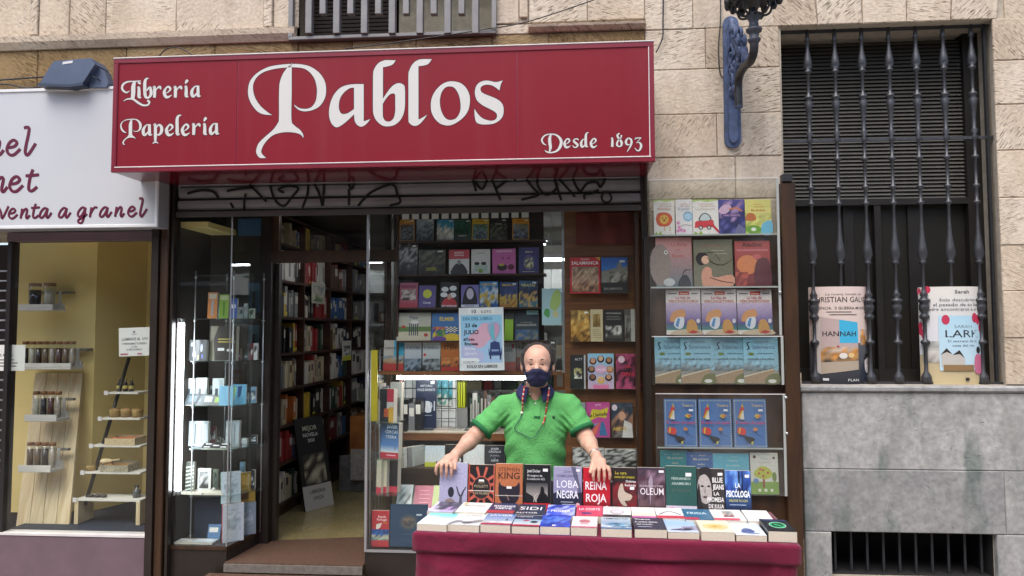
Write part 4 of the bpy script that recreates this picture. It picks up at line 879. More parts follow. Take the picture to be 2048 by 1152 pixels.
MB().grid(8, 6, lambda u, v: (-2.35 + .4 * u, 7.5 - .06 * math.sin(u * 3.1) * (1 - v * .5), FLZ + .34 * v + .05 * u * v)).build('bag_body', mat('grey_bag', '7D7A78', .5, var=.4, vscale=12), T)
bx('newspaper', mat('newsprint', 'A8A29A', .7, var=.3, vscale=30), T, -2.2, -1.98, 7.38, 7.42, FLZ + .12, FLZ + .42)
# ceiling tube lamps
M_TUBE = mat('lit_tube', 'F4F8FF', .3, emit=16)
def lamp(label, x0, x1, y, z_):
    T = thing('ceiling_lamp', ((x0 + x1) / 2, y, z_), label, 'lamp', 'fluorescent ceiling lamps')
    bx('housing', mat('white_lamp_metal', 'D0D0D0', .4), T, x0 - .02, x1 + .02, y - .05, y + .05, z_ + .02, z_ + .06)
    MB().tube([(x0, y, z_), (x1, y, z_)], .016, 10).build('tube', M_TUBE, T)
    for x in (x0 + .1, x1 - .1): bx('hanger', M_ALU, T, x - .004, x + .004, y - .004, y + .004, z_ + .06, 2.78)
la, lb_ = at(985, 484, 7.0), at(1091, 482, 7.0)
lamp('lit fluorescent lamp nearer the show window, hanging in the shop', -.9, lb_.x, 7.0, lb_.z - .02)
lamp('lit fluorescent lamp over the bookcase just inside the doorway', -2.2, -1.2, 6.3, 2.71)
lamp('lit fluorescent lamp deeper in the shop near the white wall', -.6, .35, 8.7, 2.46)
# ================================================================== left show window: glass shelves, lit tube and goods
lv = thing('lit_tube_lamp', (x352, YG + .08, Z(985, 340, YG + .08)), 'upright lit fluorescent tube in the stationery window', 'lamp')
ta, tb = at(360, 642, YG + .04), at(350, 985, YG + .04); tx = x352 + .022
MB().tube([(tx, YG + .04, tb.z), (tx, YG + .04, ta.z)], .019, 12).build('tube', mat('lit_window_tube', 'F2F8FF', .3, emit=13), lv)
for z_ in (ta.z, tb.z): MB().lathe([(.02, -.015), (.02, .015)], (tx, YG + .04, z_), 10).build('cap', M_ALU, lv)
bx('batten', M_WHITEEDGE, lv, tx - .03, tx - .0195, YG + .03, YG + .07, tb.z - .02, ta.z + .02)
vs_ = thing('glass_shelf_stand', ((x352 + x462) / 2, YG + .25, vz), 'glass shelves on thin metal rods in the stationery window', 'shelf')
shz = [at(372, y, YG + .1).z for y in (550, 637, 722, 811, 897, 990)]
x0v, x1v = tx + .04, x462 + .09
for z_ in shz: slab4('glass_shelf', M_SHELFGLASS, [(x0v, YG + .10), (x462 - .02, YG + .10), (x1v, YG + .34), (x1v, YG + .42), (x0v, YG + .42)], z_ - .008, z_, vs_)
for x, y in ((x0v + .015, YG + .12), (x462 - .04, YG + .13), (x0v + .12, YG + .40), (x1v - .02, YG + .40)):
    MB().tube([(x, y, vz), (x, y, shz[0] + .03)], .005, 6).build('rod', M_ALU, vs_)
    for z_ in shz: MB().lathe([(.009, -.024), (.011, -.01), (.008, -.0085)], (x, y, z_), 8).build('clip', M_ALU, vs_)
def item(label, px0, py0, px1, py1, Y, draw, t=.02, name='packet', cat='packet', cover='808080', lean=4, **k):
    return book_px(label, px0, py0, px1, py1, Y, draw, cover, t, lean, name=name, cat=cat, **k)
def plain(c, *ext):
    def f(P):
        P.r(0, 0, 1, 1, c)
        for e_ in ext: getattr(P, e_[0])(*e_[1:])
    return f
ys2 = YG + .16
def on(k): return lambda px: None
def shelf_item(label, px0, px1, ytop, k, Y, draw, t=.02, name='packet', cat='packet', cover='808080', lean=3):
    x0, x1, z0, z1 = rect(px0, ytop, px1, ytop + 30, Y); z0 = shz[k] if k is not None else vz
    return book(label, ((x0 + x1) / 2, Y, z0 + .001), x1 - x0, z1 - z0, t, draw, cover, rot=(R(-lean), 0, 0), name=name, cat=cat)
shelf_item('orange blister pack of pens on a glass shelf', 415, 434, 585, 1, ys2, plain('C07A48', ('r', .1, .75, .9, .95, 'B8B0A0'), ('r', .4, .1, .6, .7, '8E9DA8')))
shelf_item('green blister pack of pens beside the orange one', 438, 457, 589, 1, ys2, plain('7D9A3E', ('r', .1, .78, .9, .95, 'A8B08A'), ('r', .4, .1, .6, .7, '4A7A2A')))
shelf_item('small blue packet on a glass shelf beside green pens', 459, 474, 597, 1, ys2, plain('3C5AA8', ('r', .2, .5, .8, .7, 'D8D8E8')))
shelf_item('black leather case with gold studs on a glass shelf', 420, 472, 652, 2, ys2 + .03, plain('2A241E', ('p', [(0, 0), (.2, .0), (.12, .6), (.3, 1), (0, 1)], '6E6A58'), ('r', .3, .6, .85, .63, 'A89848'), ('r', .3, .52, .95, .55, 'A89848'), ('r', .3, .28, .55, .36, 'C8C8C8'), ('r', .65, .26, .9, .33, 'B8B8B8')), .05, 'leather_case', 'case', '2A241E')
shelf_item('clear box of silver charms on a glass shelf', 378, 413, 680, 2, ys2, plain('24282C', ('r', .1, .7, .3, .85, 'E8E8E8'), ('e', .3, .3, .08, .18, 'D8DCE8'), ('e', .7, .6, .07, .2, 'C8CCE8'), ('e', .75, .2, .06, .12, '6068B8'), ('r', .5, .05, .55, .25, 'C8B858')), .03, 'charm_box', 'box', '24282C')
for i, (a, b, y) in enumerate(((371, 389, 757), (391, 413, 756), (424, 447, 757))): shelf_item(['white boxed pen set at the rod end of the shelf', 'white boxed pen set in the middle of the shelf', 'white boxed pen set beside the blue folder'][i], a, b, y, 3, ys2 + .05, plain('B9C0C2', ('r', .25, .12, .5, .6, '3A4248'), ('r', .6, .1, .9, .95, '98A4A8')), .03, 'pen_set', 'pen set', 'B0B4B4')
for i, (a, b, y) in enumerate(((369, 404, 786), (404, 425, 788), (425, 442, 790))): shelf_item(['wide dark calculator leaning at the front of the shelf', 'dark calculator with pale screen in the shelf middle', 'calculator with a green screen beside blue folder'][i], a, b, y, 3, ys2 - .035, plain('3A4248', ('r', .12, .3, .85, .85, ['56646A', '9AA49C', '7EA03E'][i])), .01, 'calculator', 'calculator', '30363A', 30)
shelf_item('light blue folder with coloured tabs on a glass shelf', 438, 466, 772, 3, ys2 - .05, plain('7FB0CC'), .012, 'folder', 'folder', '7FB0CC', 2)
shelf_item('blue wallet with rainbow dividers behind the light blue folder', 464, 492, 769, 3, ys2 + .05, plain('5F97B4', ('p', [(0, .1), (.15, .2), (.25, .8), (0, .85)], 'D8C83A'), ('p', [(.02, .3), (.18, .35), (.2, .9), (.05, .9)], '4FA84A'), ('p', [(.4, .3), (.6, .4), (.7, .9), (.4, .9)], '28406E')), .012, 'wallet_folder', 'folder', '5F97B4')
for i, (a, b, y) in enumerate(((377, 416, 843), (451, 478, 842))): shelf_item(['silver pen case showing two pens, on the lower glass shelf', 'white pen case with one dark pen, on the lower glass shelf'][i], a, b, y, 4, ys2 + .04, plain('8E989C', ('r', .3, .1, .36, .9, '3A4044'), ('r', .1, .2, .24, .9, 'B9C2C4'), ('r', .62, .15, .68, .85, '50585C'), ('r', .75, .1, .95, .9, 'A8B2B6')), .03, 'pen_case', 'pen case', 'A0A8AA')
T = shelf_item('black tray of white tokens on the lower glass shelf', 402, 456, 880, 4, ys2 - .03, plain('17181A', *[('r', .08 + .3 * i, .1 + .3 * j, .3 + .3 * i, .3 + .3 * j, 'D8DADA') for i in range(3) for j in range(3) if (i + j) % 2 == 0]), .012, 'token_tray', 'tray', '1A1A1C', 62)
shelf_item('photo frame with a black and white portrait on the lowest glass shelf', 394, 421, 937, 5, ys2 + .04, plain('D0D0CC', ('n', .15, .15, .85, .85, 4, 5, ['222222', 'B8B8B8', '484848'], 8)), .012, 'photo_frame', 'frame', 'C0C0BC')
shelf_item('striped black and white pencil roll on the lowest glass shelf', 371, 387, 925, 5, ys2, plain('30382F', *[('p', [(0, .08 + .12 * i), (1, .14 + .12 * i), (1, .18 + .12 * i), (0, .12 + .12 * i)], 'B8C0B0') for i in range(7)]), .03, 'pencil_roll', 'pencil roll', '30382F')
for i, (a, b) in enumerate(((352, 398), (400, 440))):
    x0, x1 = X(a, ys2 - .03, 985), X(b, ys2 - .03, 985)
    book(['cream booklet lying flat near the lit tube', 'white booklet lying flat near the window corner'][i], ((x0 + x1) / 2 + .03, ys2 - .05, shz[5] + .014), x1 - x0, .12, .013, plain('D8D4C4', ('lines', .1, .9, .8, 4, .15, '8A8478', .02)), 'C8C4B4', rot=(R(-90), 0, 0), name='booklet', cat='booklet')
for i in range(7):
    p = (x0v + .07 + .035 * i, ys2 + .06 + .02 * math.sin(i * 2), shz[5] + .014)
    MB().sphere(p, (.02, .016, .012 + .004 * (i % 3)), 8, 5).build('pebble_weight', mat(f'pebble_{i % 2}', ['B8B4AC', '4A4038'][i % 2], .5, var=.3, vscale=40), None, label=f"{['pale', 'dark'][i % 2]} pebble paperweight, {ORD[i]} in the row behind flat booklets", cat='paperweight', group='pebble paperweights')
T = bx('navy_box', mat('navy_card', '1E2A3E', .6, var=.1), None, x0v, x462 - .03, YG + .2, YG + .4, vz + .001, at(372, 998, YG + .2).z, label='large navy box under the glass shelves', cat='box')
for i, (a, b, c, y0) in enumerate(((366, 398, 'C8C8C0', 1068), (396, 440, 'B8C4CC', 1066), (415, 440, '5C7FA8', 1056))):
    x0, x1 = X(a, ys2, 1080), X(b, ys2, 1080)
    book(['pale notebook lying at the window floor by the post', 'grey notebook lying at the window floor by the corner', 'blue notebook propped on the flat notebooks'][i], ((x0 + x1) / 2, YG + [.035, .04, .15][i], vz + [.016, .016, .002][i]), x1 - x0, [.1, .1, .11][i], .014, plain(c, ('r', .1, .5, .8, .8, 'E0E0DC')), c, rot=((R(-90) if i < 2 else R(-14)), 0, 0), name='notebook', cat='notebook')
rg = random.Random(21); KI = [('pen box', 'C8CCCC', 'white'), ('ink box', '2A3038', 'black'), ('card case', '8A6A4A', 'tan'), ('clip box', '6E8EA4', 'blue grey'), ('eraser pack', 'A8B8A0', 'pale green'), ('gift box', '7A3038', 'dark red')]
for k in range(1, 6):
    x = x0v + .02; i = 0
    while x < x1v - .05:
        nm, c, cn = rg.choice(KI); w_ = rg.uniform(.022, .05); h_ = rg.uniform(.04, .13) if k != 5 else rg.uniform(.05, .2)
        book(f"{cn} {nm}, {ORD[i]} along the back of glass shelf {ORD[k]} from the top", (x + w_ / 2, YG + .31 + rg.uniform(0, .05), shz[k] + .001), w_, h_, .02, plain(c, ('n', .12, .2, .88, .85, 3, 4, [c, 'D8DCDC', '3A4044', c], i + 9 * k)), c, name=nm.replace(' ', '_'), cat='box', rot=(0, 0, R(rg.uniform(-12, 12)))); x += w_ + rg.uniform(.004, .02); i += 1
# booklets leaning in the glass corner: they follow the slanted pane
def corner_book(label, pxc, py0, py1, wpx, Y, draw, cover, t, yaw, name='pad', cat='pad', lean=2, zf=None):
    a = at(pxc, py1, Y); b = at(pxc, py0, Y); z0 = vz if zf is None else zf; wd = wpx * Y / FPX
    return book(label, (a.x, Y, z0 + .001), wd, b.z - z0, t, draw, cover, rot=(R(-lean), 0, R(yaw)), name=name, cat=cat)
sk = lambda c: (lambda P: (P.r(0, 0, 1, 1, c), P.n(.15, .3, .85, .75, 5, 5, [c, 'A8B4C0', c], 3), P.t('sketch', .5, .82, .04, '7A6A8A', maxw=.6)))
corner_book('white sketch pad with a red spine in the window corner', 466, 1008, 1090, 42, 5.27, sk('C2CAD4'), 'C8505A', .018, 40)
corner_book('grey sketch pad beside the red spined pad', 492, 1006, 1085, 40, 5.44, sk('8E9CA8'), '7A8894', .015, 44)
z1_ = at(466, 1008, 5.27).z
corner_book('white drawing pad with a teal spine resting on the red spined pad', 462, 944, 1008, 38, 5.285, sk('C6D0DA'), '3E9A86', .02, 34, lean=6, zf=z1_ + .002)
corner_book('yellow paint box resting on the grey sketch pad', 494, 945, 1004, 34, 5.45, lambda P: (P.r(0, 0, 1, 1, 'B08A3A'), P.r(.1, .1, .6, .4, '6A3A20'), P.r(.2, .6, .9, .9, 'C8A050')), 'A8863A', .03, 44, 'paint_box', 'paint box', zf=at(492, 1006, 5.44).z + .002)
# back wall goods in that window
for i, (a, y0, y1, c) in enumerate(((494, 565, 625, '4A6478'), (494, 650, 705, '56707E'))):
    xx0, xx1, z0, z1 = rect(a - 3, y0, a + 20, y1, YD + .0)
    T = thing('hanging_pack', ((xx0 + xx1) / 2, YD, z0), ['upper grey blue blister pack hung on the window back', 'lower grey blue blister pack hung on the window back'][i], 'packet')
    bx('card', mat(f'pack_card_{i}', c, .5), T, xx0, xx1, YD + .052, YD + .058, z0, z1); bx('blister', M_ACRYL, T, xx0 + .012, xx1 - .012, YD + .03, YD + .0515, z0 + .02, z1 - .06); bx('pen', M_DARKFRAME, T, (xx0 + xx1) / 2 - .008, (xx0 + xx1) / 2 + .008, YD + .036, YD + .048, z0 + .03, z1 - .07)
T = bx('blue_banner', mat('blue_card', '3E6288', .5, var=.2), None, X(470, YD), X(524, YD), YD + .03, YD + .058, at(500, 470, YD).z, at(500, 436, YD).z, label='blue card fixed high on the stationery window back', cat='card')
# ================================================================== neighbour shop
nf = thing('neighbour_shop', (nx1 - .6, YW, 0), 'purple brown framed shop front of the neighbouring food shop', 'shopfront')
M_PURP = mat('purple_brown_paint', '6E5A62', .5, var=.15, vscale=5)
yN = YW + .02
gx0, gx1, gz0, gz1 = rect(26, 482, 303, 1066, yN)
bx('base_panel', M_PURP, nf, gx0 - .06, nx1 - .055, yN - .03, yN + .06, GZ, gz0 - .016, b=.005)
bx('sill', M_WHITEEDGE, nf, gx0 - .06, gx1 + .01, yN - .035, yN + .06, gz0 - .0155, gz0)
bx('post', M_PURP, nf, gx1, nx1 - .055, yN - .03, yN + .08, gz0, ntz + .02, b=.005)
bx('post', mat('dark_rail', '2E2A2C', .4, metal=.4), nf, gx0 - .06, gx0 - .03, yN - .02, yN + .06, gz0, ntz + .02)
bx('head', M_PURP, nf, gx0 - .06, gx1 - .0005, yN - .03, yN + .08, gz1, ntz + .02)
bx('glass_pane', M_GLASS, nf, gx0 - .03, gx1, yN, yN + .006, gz0, gz1)
YB2 = yN + .62
M_YEL = mat('yellow_wall_paint', 'EAD28C', .8, var=.06, vscale=2)
bx('window_back', M_YEL, nf, X(30, YB2), X(192, YB2), YB2, YB2 + .05, gz0 - .02, gz1 + .15)
MB().add([(X(192, YB2), YB2, gz0 - .02), (X(192, YB2) + .16, YB2 + .45, gz0 - .02), (X(192, YB2) + .16, YB2 + .45, gz1 + .15), (X(192, YB2), YB2, gz1 + .15)], [(0, 1, 2, 3)]).build('window_back', M_YEL, nf)
bx('window_back', M_YEL, nf, X(192, YB2) + .16, nx1 + .3, YB2 + .45, YB2 + .5, gz0 - .02, gz1 + .15)
bx('window_ceiling', M_YEL, nf, gx0 - .06, nx1 + .3, yN + .08, YB2 + .5, gz1 + .1, gz1 + .14)
bx('window_floor', mat('navy_window_floor', '2A3040', .6), nf, gx0 - .06, nx1 + .0, yN + .061, YB2 + .5, gz0 - .03, gz0 - .004)
bx('side_wall', M_YEL, nf, nx1 + .0, nx1 + .03, yN + .081, YB2 + .5, 0, gz1 + .1)
# rolling grille of the neighbour's door
rgx0, rgx1 = XL, gx0 - .065
gd = thing('door_grille', (rgx0, YW + .04, 0), 'closed rolling grille with thin shiny rods over a dark doorway', 'grille')
bx('dark_doorway', mat('dark_reddish_interior', '2A1E1A', .7, var=.4, vscale=5), gd, rgx0, X(40, YB2), YB2 + .06, YB2 + .08, GZ, ntz + .02)
rod = MB().tube([(rgx0, 0, 0), (rgx1, 0, 0)], .007, 6).mesh('rod', M_ALU)
for i in range(30): o = obj('rod', rod, gd, loc=(0, YW + .05, .0 + .072 * i))
for i in range(8): x = rgx0 + .2 + .25 * i; bx('link', M_GREYMETAL, gd, x - .006, x + .006, YW + .043, YW + .057, GZ + .02, ntz) if x < rgx1 else None
# leaning pine board
T = thing('pine_board', (X(95, YB2), yN + .3, gz0), 'pale pine plank board leaning in the food shop window', 'board')
pb = [(47, 746, 163, 746), (30, 1058, 135, 1058)]
for i in range(4):
    f0_, f1_ = i / 4, (i + 1) / 4
    ya_, yb_ = YB2 - .03, yN + .22
    q = [at(70 + 95 * f0_, 746, ya_), at(70 + 95 * f1_, 746, ya_), at(30 + 107 * f1_, 1064, yb_), at(30 + 107 * f0_, 1064, yb_)]
    g = .002; q[0].x += g; q[3].x += g; q[1].x -= g; q[2].x -= g
    vs4 = [tuple(p) for p in q] + [(p.x, p.y + .018, p.z) for p in q]
    MB().add(vs4, [(0, 1, 2, 3), (7, 6, 5, 4), (0, 4, 5, 1), (1, 5, 6, 2), (2, 6, 7, 3), (3, 7, 4, 0)]).build('plank', M_PINE, T)
# tube holders with spice tubes
M_RACK = mat('white_rack', 'D8D4CC', .5, var=.06); M_CORK = mat('cork', '8A5F3C', .8, var=.2, vscale=50)
M_TUBEGL = glass_mat('tube_glass', base=.05, edge=.7, tint=(.95, .97, .95), dirt=.05)
SPICE = {'dark seeds': '2A2020', 'white grain': 'C8C0AC', 'red flakes': '5A2A20', 'mixed nuts': '6E5238', 'pale flakes': 'A8988A', 'brown seeds': '3E2A20'}
def holder(label, px0, px1, pyb, Y, spices, hpx, which):
    a, b = at(px0, pyb, Y), at(px1, pyb, Y); z0 = (a.z + b.z) / 2; hgt = hpx * Y / FPX; n = len(spices); wd = (b.x - a.x)
    T = thing('tube_holder', ((a.x + b.x) / 2, Y, z0), label, 'holder')
    bx('tray', M_RACK, T, a.x, b.x, Y - .1, Y + .06, z0, z0 + .018, b=.004); bx('lip', M_RACK, T, a.x, b.x, Y - .1, Y - .085, z0 + .0185, z0 + .05)
    bx('back_rail', M_RACK, T, a.x + .01, b.x - .01, Y + .04, Y + .058, z0 + .0185, z0 + .06)
    bx('wall_bracket', mat('steel_bracket', '8A867E', .5, metal=.3), T, a.x + .04, b.x + .02, Y + .06, YB2 - .002 if Y + .2 > YB2 else Y + .09, z0 + hgt * .75, z0 + hgt * .85)
    for x in (a.x + .05, b.x - .06): bx('arm', M_RACK, T, x, x + .02, Y + .05, Y + .0595, z0 + .0605, z0 + hgt * .85)
    for i, sp in enumerate(spices):
        x = a.x + wd * (i + .7) / (n + .35); r = min(wd / (n + .35) * .40, .026 if n > 2 else .044)
        tt = thing('spice_tube', (x, Y - .03, z0 + .019), f"glass tube of {sp}, {ORD[i]} in the {which}", 'tube', 'glass spice tubes')
        MB().lathe([(r * .35, 0), (r * .8, r * .3), (r, r), (r, hgt * .93)], (x, Y - .03, z0 + .019), 10).build('glass', M_TUBEGL, tt)
        MB().lathe([(r * .3, .003), (r * .75, r * .35), (r * .9, r), (r * .9, hgt * .78)], (x, Y - .03, z0 + .019), 10).build('filling', mat('spice_' + sp, SPICE[sp], .8, var=.5, vscale=120), tt)
        MB().lathe([(r * 1.0, hgt * .932), (r * 1.0, hgt * 1.06)], (x, Y - .03, z0 + .019), 10).build('stopper', M_CORK, tt)
Yh = YB2 - .14
holder('white holder with two big jars high on the yellow wall', 55, 122, 622, Yh, ['dark seeds', 'white grain'], 50, 'uppermost holder')
holder('white holder with eight spice tubes on the yellow wall', 46, 158, 738, Yh, ['dark seeds', 'white grain', 'brown seeds', 'mixed nuts', 'pale flakes', 'red flakes', 'mixed nuts', 'pale flakes'], 50, 'long eight tube holder')
holder('white holder with four spice tubes at mid board height', 67, 130, 840, Yh - .12, ['white grain', 'dark seeds', 'red flakes', 'pale flakes'], 52, 'holder at mid board')
holder('white holder with four nut tubes low on the board', 55, 119, 940, Yh - .22, ['mixed nuts', 'mixed nuts', 'brown seeds', 'pale flakes'], 50, 'lowest holder')
# stepped display ladder
Yl = yN + .32
T = thing('ladder_shelf', (X(230, Yl), Yl, gz0), 'white stepped ladder shelf with dark rails showing nuts and snacks', 'shelf')
rl = [tuple(at(258, 715, Yl + .2)), tuple(at(170, 1010, Yl - .02))]
MB().tube(rl, .014, 6).build('rail', M_DARKFRAME, T)
MB().tube([tuple(at(312, 715, Yl + .2)), tuple(at(306, 1010, Yl - .02))], .014, 6).build('rail', M_DARKFRAME, T)
lsz = []
for i, (a, b, y) in enumerate(((226, 290, 783), (214, 293, 834), (197, 294, 888), (180, 294, 941), (165, 294, 995))):
    Y = Yl + .16 - .04 * i; x0, x1, z_ = at(a, y, Y).x, at(b, y, Y).x, at(b, y, Y).z
    bx('shelf_board', M_RACK, T, x0, x1, Y - .09, Y + .1, z_ - .012, z_); lsz.append((x0, x1, Y, z_))
    bx('price_card', M_WHITEEDGE, T, x0 - .012, x0 + .02, Y - .096, Y - .0905, z_ - .02, z_ + .012)
bx('leg', M_PINE, T, lsz[4][0], lsz[4][0] + .03, lsz[4][2] - .09, lsz[4][2] + .09, gz0, lsz[4][3] - .012)
bx('leg', M_PINE, T, lsz[4][1] - .03, lsz[4][1], lsz[4][2] - .09, lsz[4][2] + .09, gz0, lsz[4][3] - .012)
M_PAPERB = mat('kraft_paper', 'A88A58', .8, var=.2, vscale=30)
x0, x1, Y, z_ = lsz[1]
for i in range(3):
    cx = x0 + (x1 - x0) * (.25 + .28 * i); TT = thing('kraft_bag', (cx, Y - .02, z_), f"open kraft paper bag of nuts, {ORD[i]} on the ladder shelf", 'bag', 'kraft bags on the ladder shelf')
    MB().lathe([(.035, 0), (.042, .05), (.040, .062)], (cx, Y - .02, z_), 10).build('bag_body', M_PAPERB, TT); MB().sphere((cx, Y - .02, z_ + .06), (.034, .034, .012), 8, 4).build('nuts', mat('nuts', '8A6238', .8, var=.4, vscale=80), TT)
def tray(lb, cx, Y, z_, w_, food, cc):
    TT = thing('snack_tray', (cx, Y, z_), lb, 'tray')
    mb = MB(); mb.box(cx - w_ / 2, cx + w_ / 2, Y - .07, Y + .07, z_ + .001, z_ + .008); mb.box(cx - w_ / 2, cx + w_ / 2, Y - .078, Y - .0705, z_ + .001, z_ + .05); mb.box(cx - w_ / 2, cx + w_ / 2, Y + .0705, Y + .078, z_ + .001, z_ + .06); mb.box(cx - w_ / 2 - .008, cx - w_ / 2 - .0005, Y - .078, Y + .078, z_ + .001, z_ + .055); mb.box(cx + w_ / 2 + .0005, cx + w_ / 2 + .008, Y - .078, Y + .078, z_ + .001, z_ + .055)
    mb.build('tray_body', cc, TT)
    MB().grid(8, 6, lambda u, v: (cx + (u - .5) * w_ * .96, Y - .066 + .132 * v, z_ + .04 + .018 * math.sin(u * 9) * math.sin(v * 7) + .01 * math.sin(u * 21 + v * 13))).build('contents', food, TT)
x0, x1, Y, z_ = lsz[2]; tray('wicker tray heaped with orange snacks on the ladder shelf', (x0 + x1) / 2 + .03, Y - .01, z_, .22, mat('orange_snack', 'B8734A', .7, var=.4, vscale=60), mat('pale_wicker', 'C9B48C', .7, var=.2, vscale=60))
x0, x1, Y, z_ = lsz[3]; tray('patterned tray with biscuits and wooden scoop on the ladder shelf', (x0 + x1) / 2 + .02, Y - .01, z_, .2, mat('biscuit', 'A07A48', .7, var=.4, vscale=50), mat('patterned_tin', 'A8A088', .5, var=.5, vscale=45))
TT = thing('wooden_scoop', (x0 + .12, Y - .02, z_), 'pale wooden scoop resting in the biscuit tray', 'scoop'); MB().sphere((x0 + .14, Y - .02, z_ + .07), (.05, .03, .02)).build('bowl', M_PINE, TT); MB().tube([(x0 + .17, Y - .02, z_ + .072), (x0 + .25, Y - .02, z_ + .085)], .006, 6).build('handle', M_PINE, TT)
for i in range(2): MB().lathe([(.03, 0), (.036, .03), (.034, .034)], (lsz[3][0] + .03 + .28 * i, lsz[3][2] - .03, lsz[3][3] + .001), 10).build('paper_cup', M_PAPERB, None, label=['kraft cup at the rail end of the biscuit step', 'kraft cup at the post end of the biscuit step'][i], cat='cup')
x0, x1, Y, z_ = lsz[0]
for i in range(3): TT = thing('dark_bottle', (x0 + .05 + .05 * i, Y, z_), f"small dark sauce bottle, {ORD[i]} on the top ladder step", 'bottle', 'sauce bottles on the top step'); MB().lathe([(.018, 0), (.019, .05), (.008, .07), (.008, .09)], (x0 + .05 + .05 * i, Y, z_ + .001), 10).build('body', mat('dark_bottle', '2A2420', .2, var=.3), TT); MB().lathe([(.0185, .02), (.0197, .021), (.0197, .045), (.0185, .046)], (x0 + .05 + .05 * i, Y, z_), 10).build('label_band', mat('bottle_label', 'B8A858', .6), TT); MB().lathe([(.009, .091), (.009, .1)], (x0 + .05 + .05 * i, Y, z_), 8).build('cap', mat('gold_cap', 'A8863A', .4), TT)
x0, x1, Y, z_ = lsz[4]
for i in range(3): MB().sphere((x0 + .08 + .05 * i, Y - .02, z_ + .012), (.028, .02, .012), 8, 5).build('dark_sausage', mat('dark_sausage', '3E3230', .5, var=.3), None, label=f"dark cured sausage, {ORD[i]} on the lowest ladder step", cat='sausage', group='cured sausages')
TT = thing('oil_bottle', (x1 - .08, Y, z_), 'small grey oil bottle standing on the lowest ladder step', 'bottle'); MB().lathe([(.028, 0), (.028, .05), (.012, .06), (.012, .075)], (x1 - .08, Y, z_ + .001), 10).build('body', mat('grey_glass', '5A5A5C', .2), TT); MB().lathe([(.014, .076), (.014, .09)], (x1 - .08, Y, z_), 8).build('cap', M_BLACKIRON, TT)
# notice in the neighbour window
q0 = at(238, 712, yN + .012); q1 = at(301, 655, yN + .012)
T = thing('paper_notice', ((q0.x + q1.x) / 2, yN + .012, q0.z), 'white paper notice taped inside the food shop window', 'notice')
w_, h_ = q1.x - q0.x, q1.z - q0.z; T.rotation_euler = (0, R(-2), 0)
obj('sheet', MB().box(-w_ / 2, w_ / 2, 0, .001, 0, h_).mesh('sheet', mat('white_paper', 'D4D2CE', .7)), T, local=True)
P = Print(w_, h_); P.r(0, 0, 1, 1, 'D6D4D0'); P.t('LLAMANOS AL', .4, .55, .1, '2A262A', .02, .6); P.t('690', .85, .55, .1, '7A767A', .01); P.t('Y PREPARAMOS TU PEDIDO', .5, .4, .07, '2A262A', .01, .8); P.t('O VEN', .5, .3, .05, '2A262A'); P.t('A RECOGERLO', .5, .2, .06, '2A262A', .01, .6); P.e(.5, .85, .04, .04, '8A7A88'); P.t('granel', .5, .75, .05, '8A7A88'); P.r(.05, .05, .3, .1, 'A85A6A'); P.r(.6, .05, .75, .1, 'A85A6A')
obj('print', P.mb.mesh('print', M_PAPER), T, local=True)
q0 = at(-10, 740, YW + .02); T = bx('paper_notice', mat('white_paper'), None, X(-60), X(47, YW), YW + .034, YW + .036, Z(742, 0), Z(690, 0), label='white paper notice behind the rods of the rolling grille', cat='notice')
P = Print(X(47) - X(-60), Z(690, 0) - Z(742, 0)); P.t('LLAMANOS AL 690', .5, .55, .1, '2A262A', .02, .9); P.lines(.2, .9, .4, 3, .12, '555055', .04)
o = obj('print', P.mb.mesh('print', M_PAPER), T, local=True); o.location = ((X(47) + X(-60)) / 2, YW + .0338, Z(742, 0))
# ================================================================== right show window: shelf unit
YR = 5.37
Q6 = lambda x, y: (730 + x / 3.114, 410 + y / 3.114)
Q7 = lambda x, y: (730 + x / 2.44, 680 + y / 2.44)
ds = thing('display_shelves', (X(945, YR), YR + .1, vz), 'dark wooden display shelves filled with face out books in the show window', 'shelf')
dx0, dx1 = X(797, YR), X(1092, YR)
ztop = Z(420, 945, YR)
rowz = [Z(y, 945, YR) for y in (481, 548, 614.5, 681, 742)]
bx('back_panel', M_DARKWOOD, ds, dx0, dx1 - .02, YR + .15, YR + .165, rowz[4], ztop)
for i, z_ in enumerate(rowz[:4]): bx('shelf', M_DARKWOOD, ds, dx0, dx1, YR - .03, YR + .149, z_ - .014, z_ - .001)
bx('bottom_board', M_WOOD, ds, X(762, YR), X(1125, YR), YR - .04, YR + .17, rowz[4] - .026, rowz[4] - .001)
for x in (X(800, YR) - .02, dx1 - .018): bx('leg', M_DARKWOOD, ds, x, x + .018, YR + .1, YR + .149, vz - .004, rowz[4] - .0262)
for x in (dx0 - .014, ): bx('side', M_DARKWOOD, ds, x, x + .0135, YR - .0, YR + .165, rowz[4], ztop)
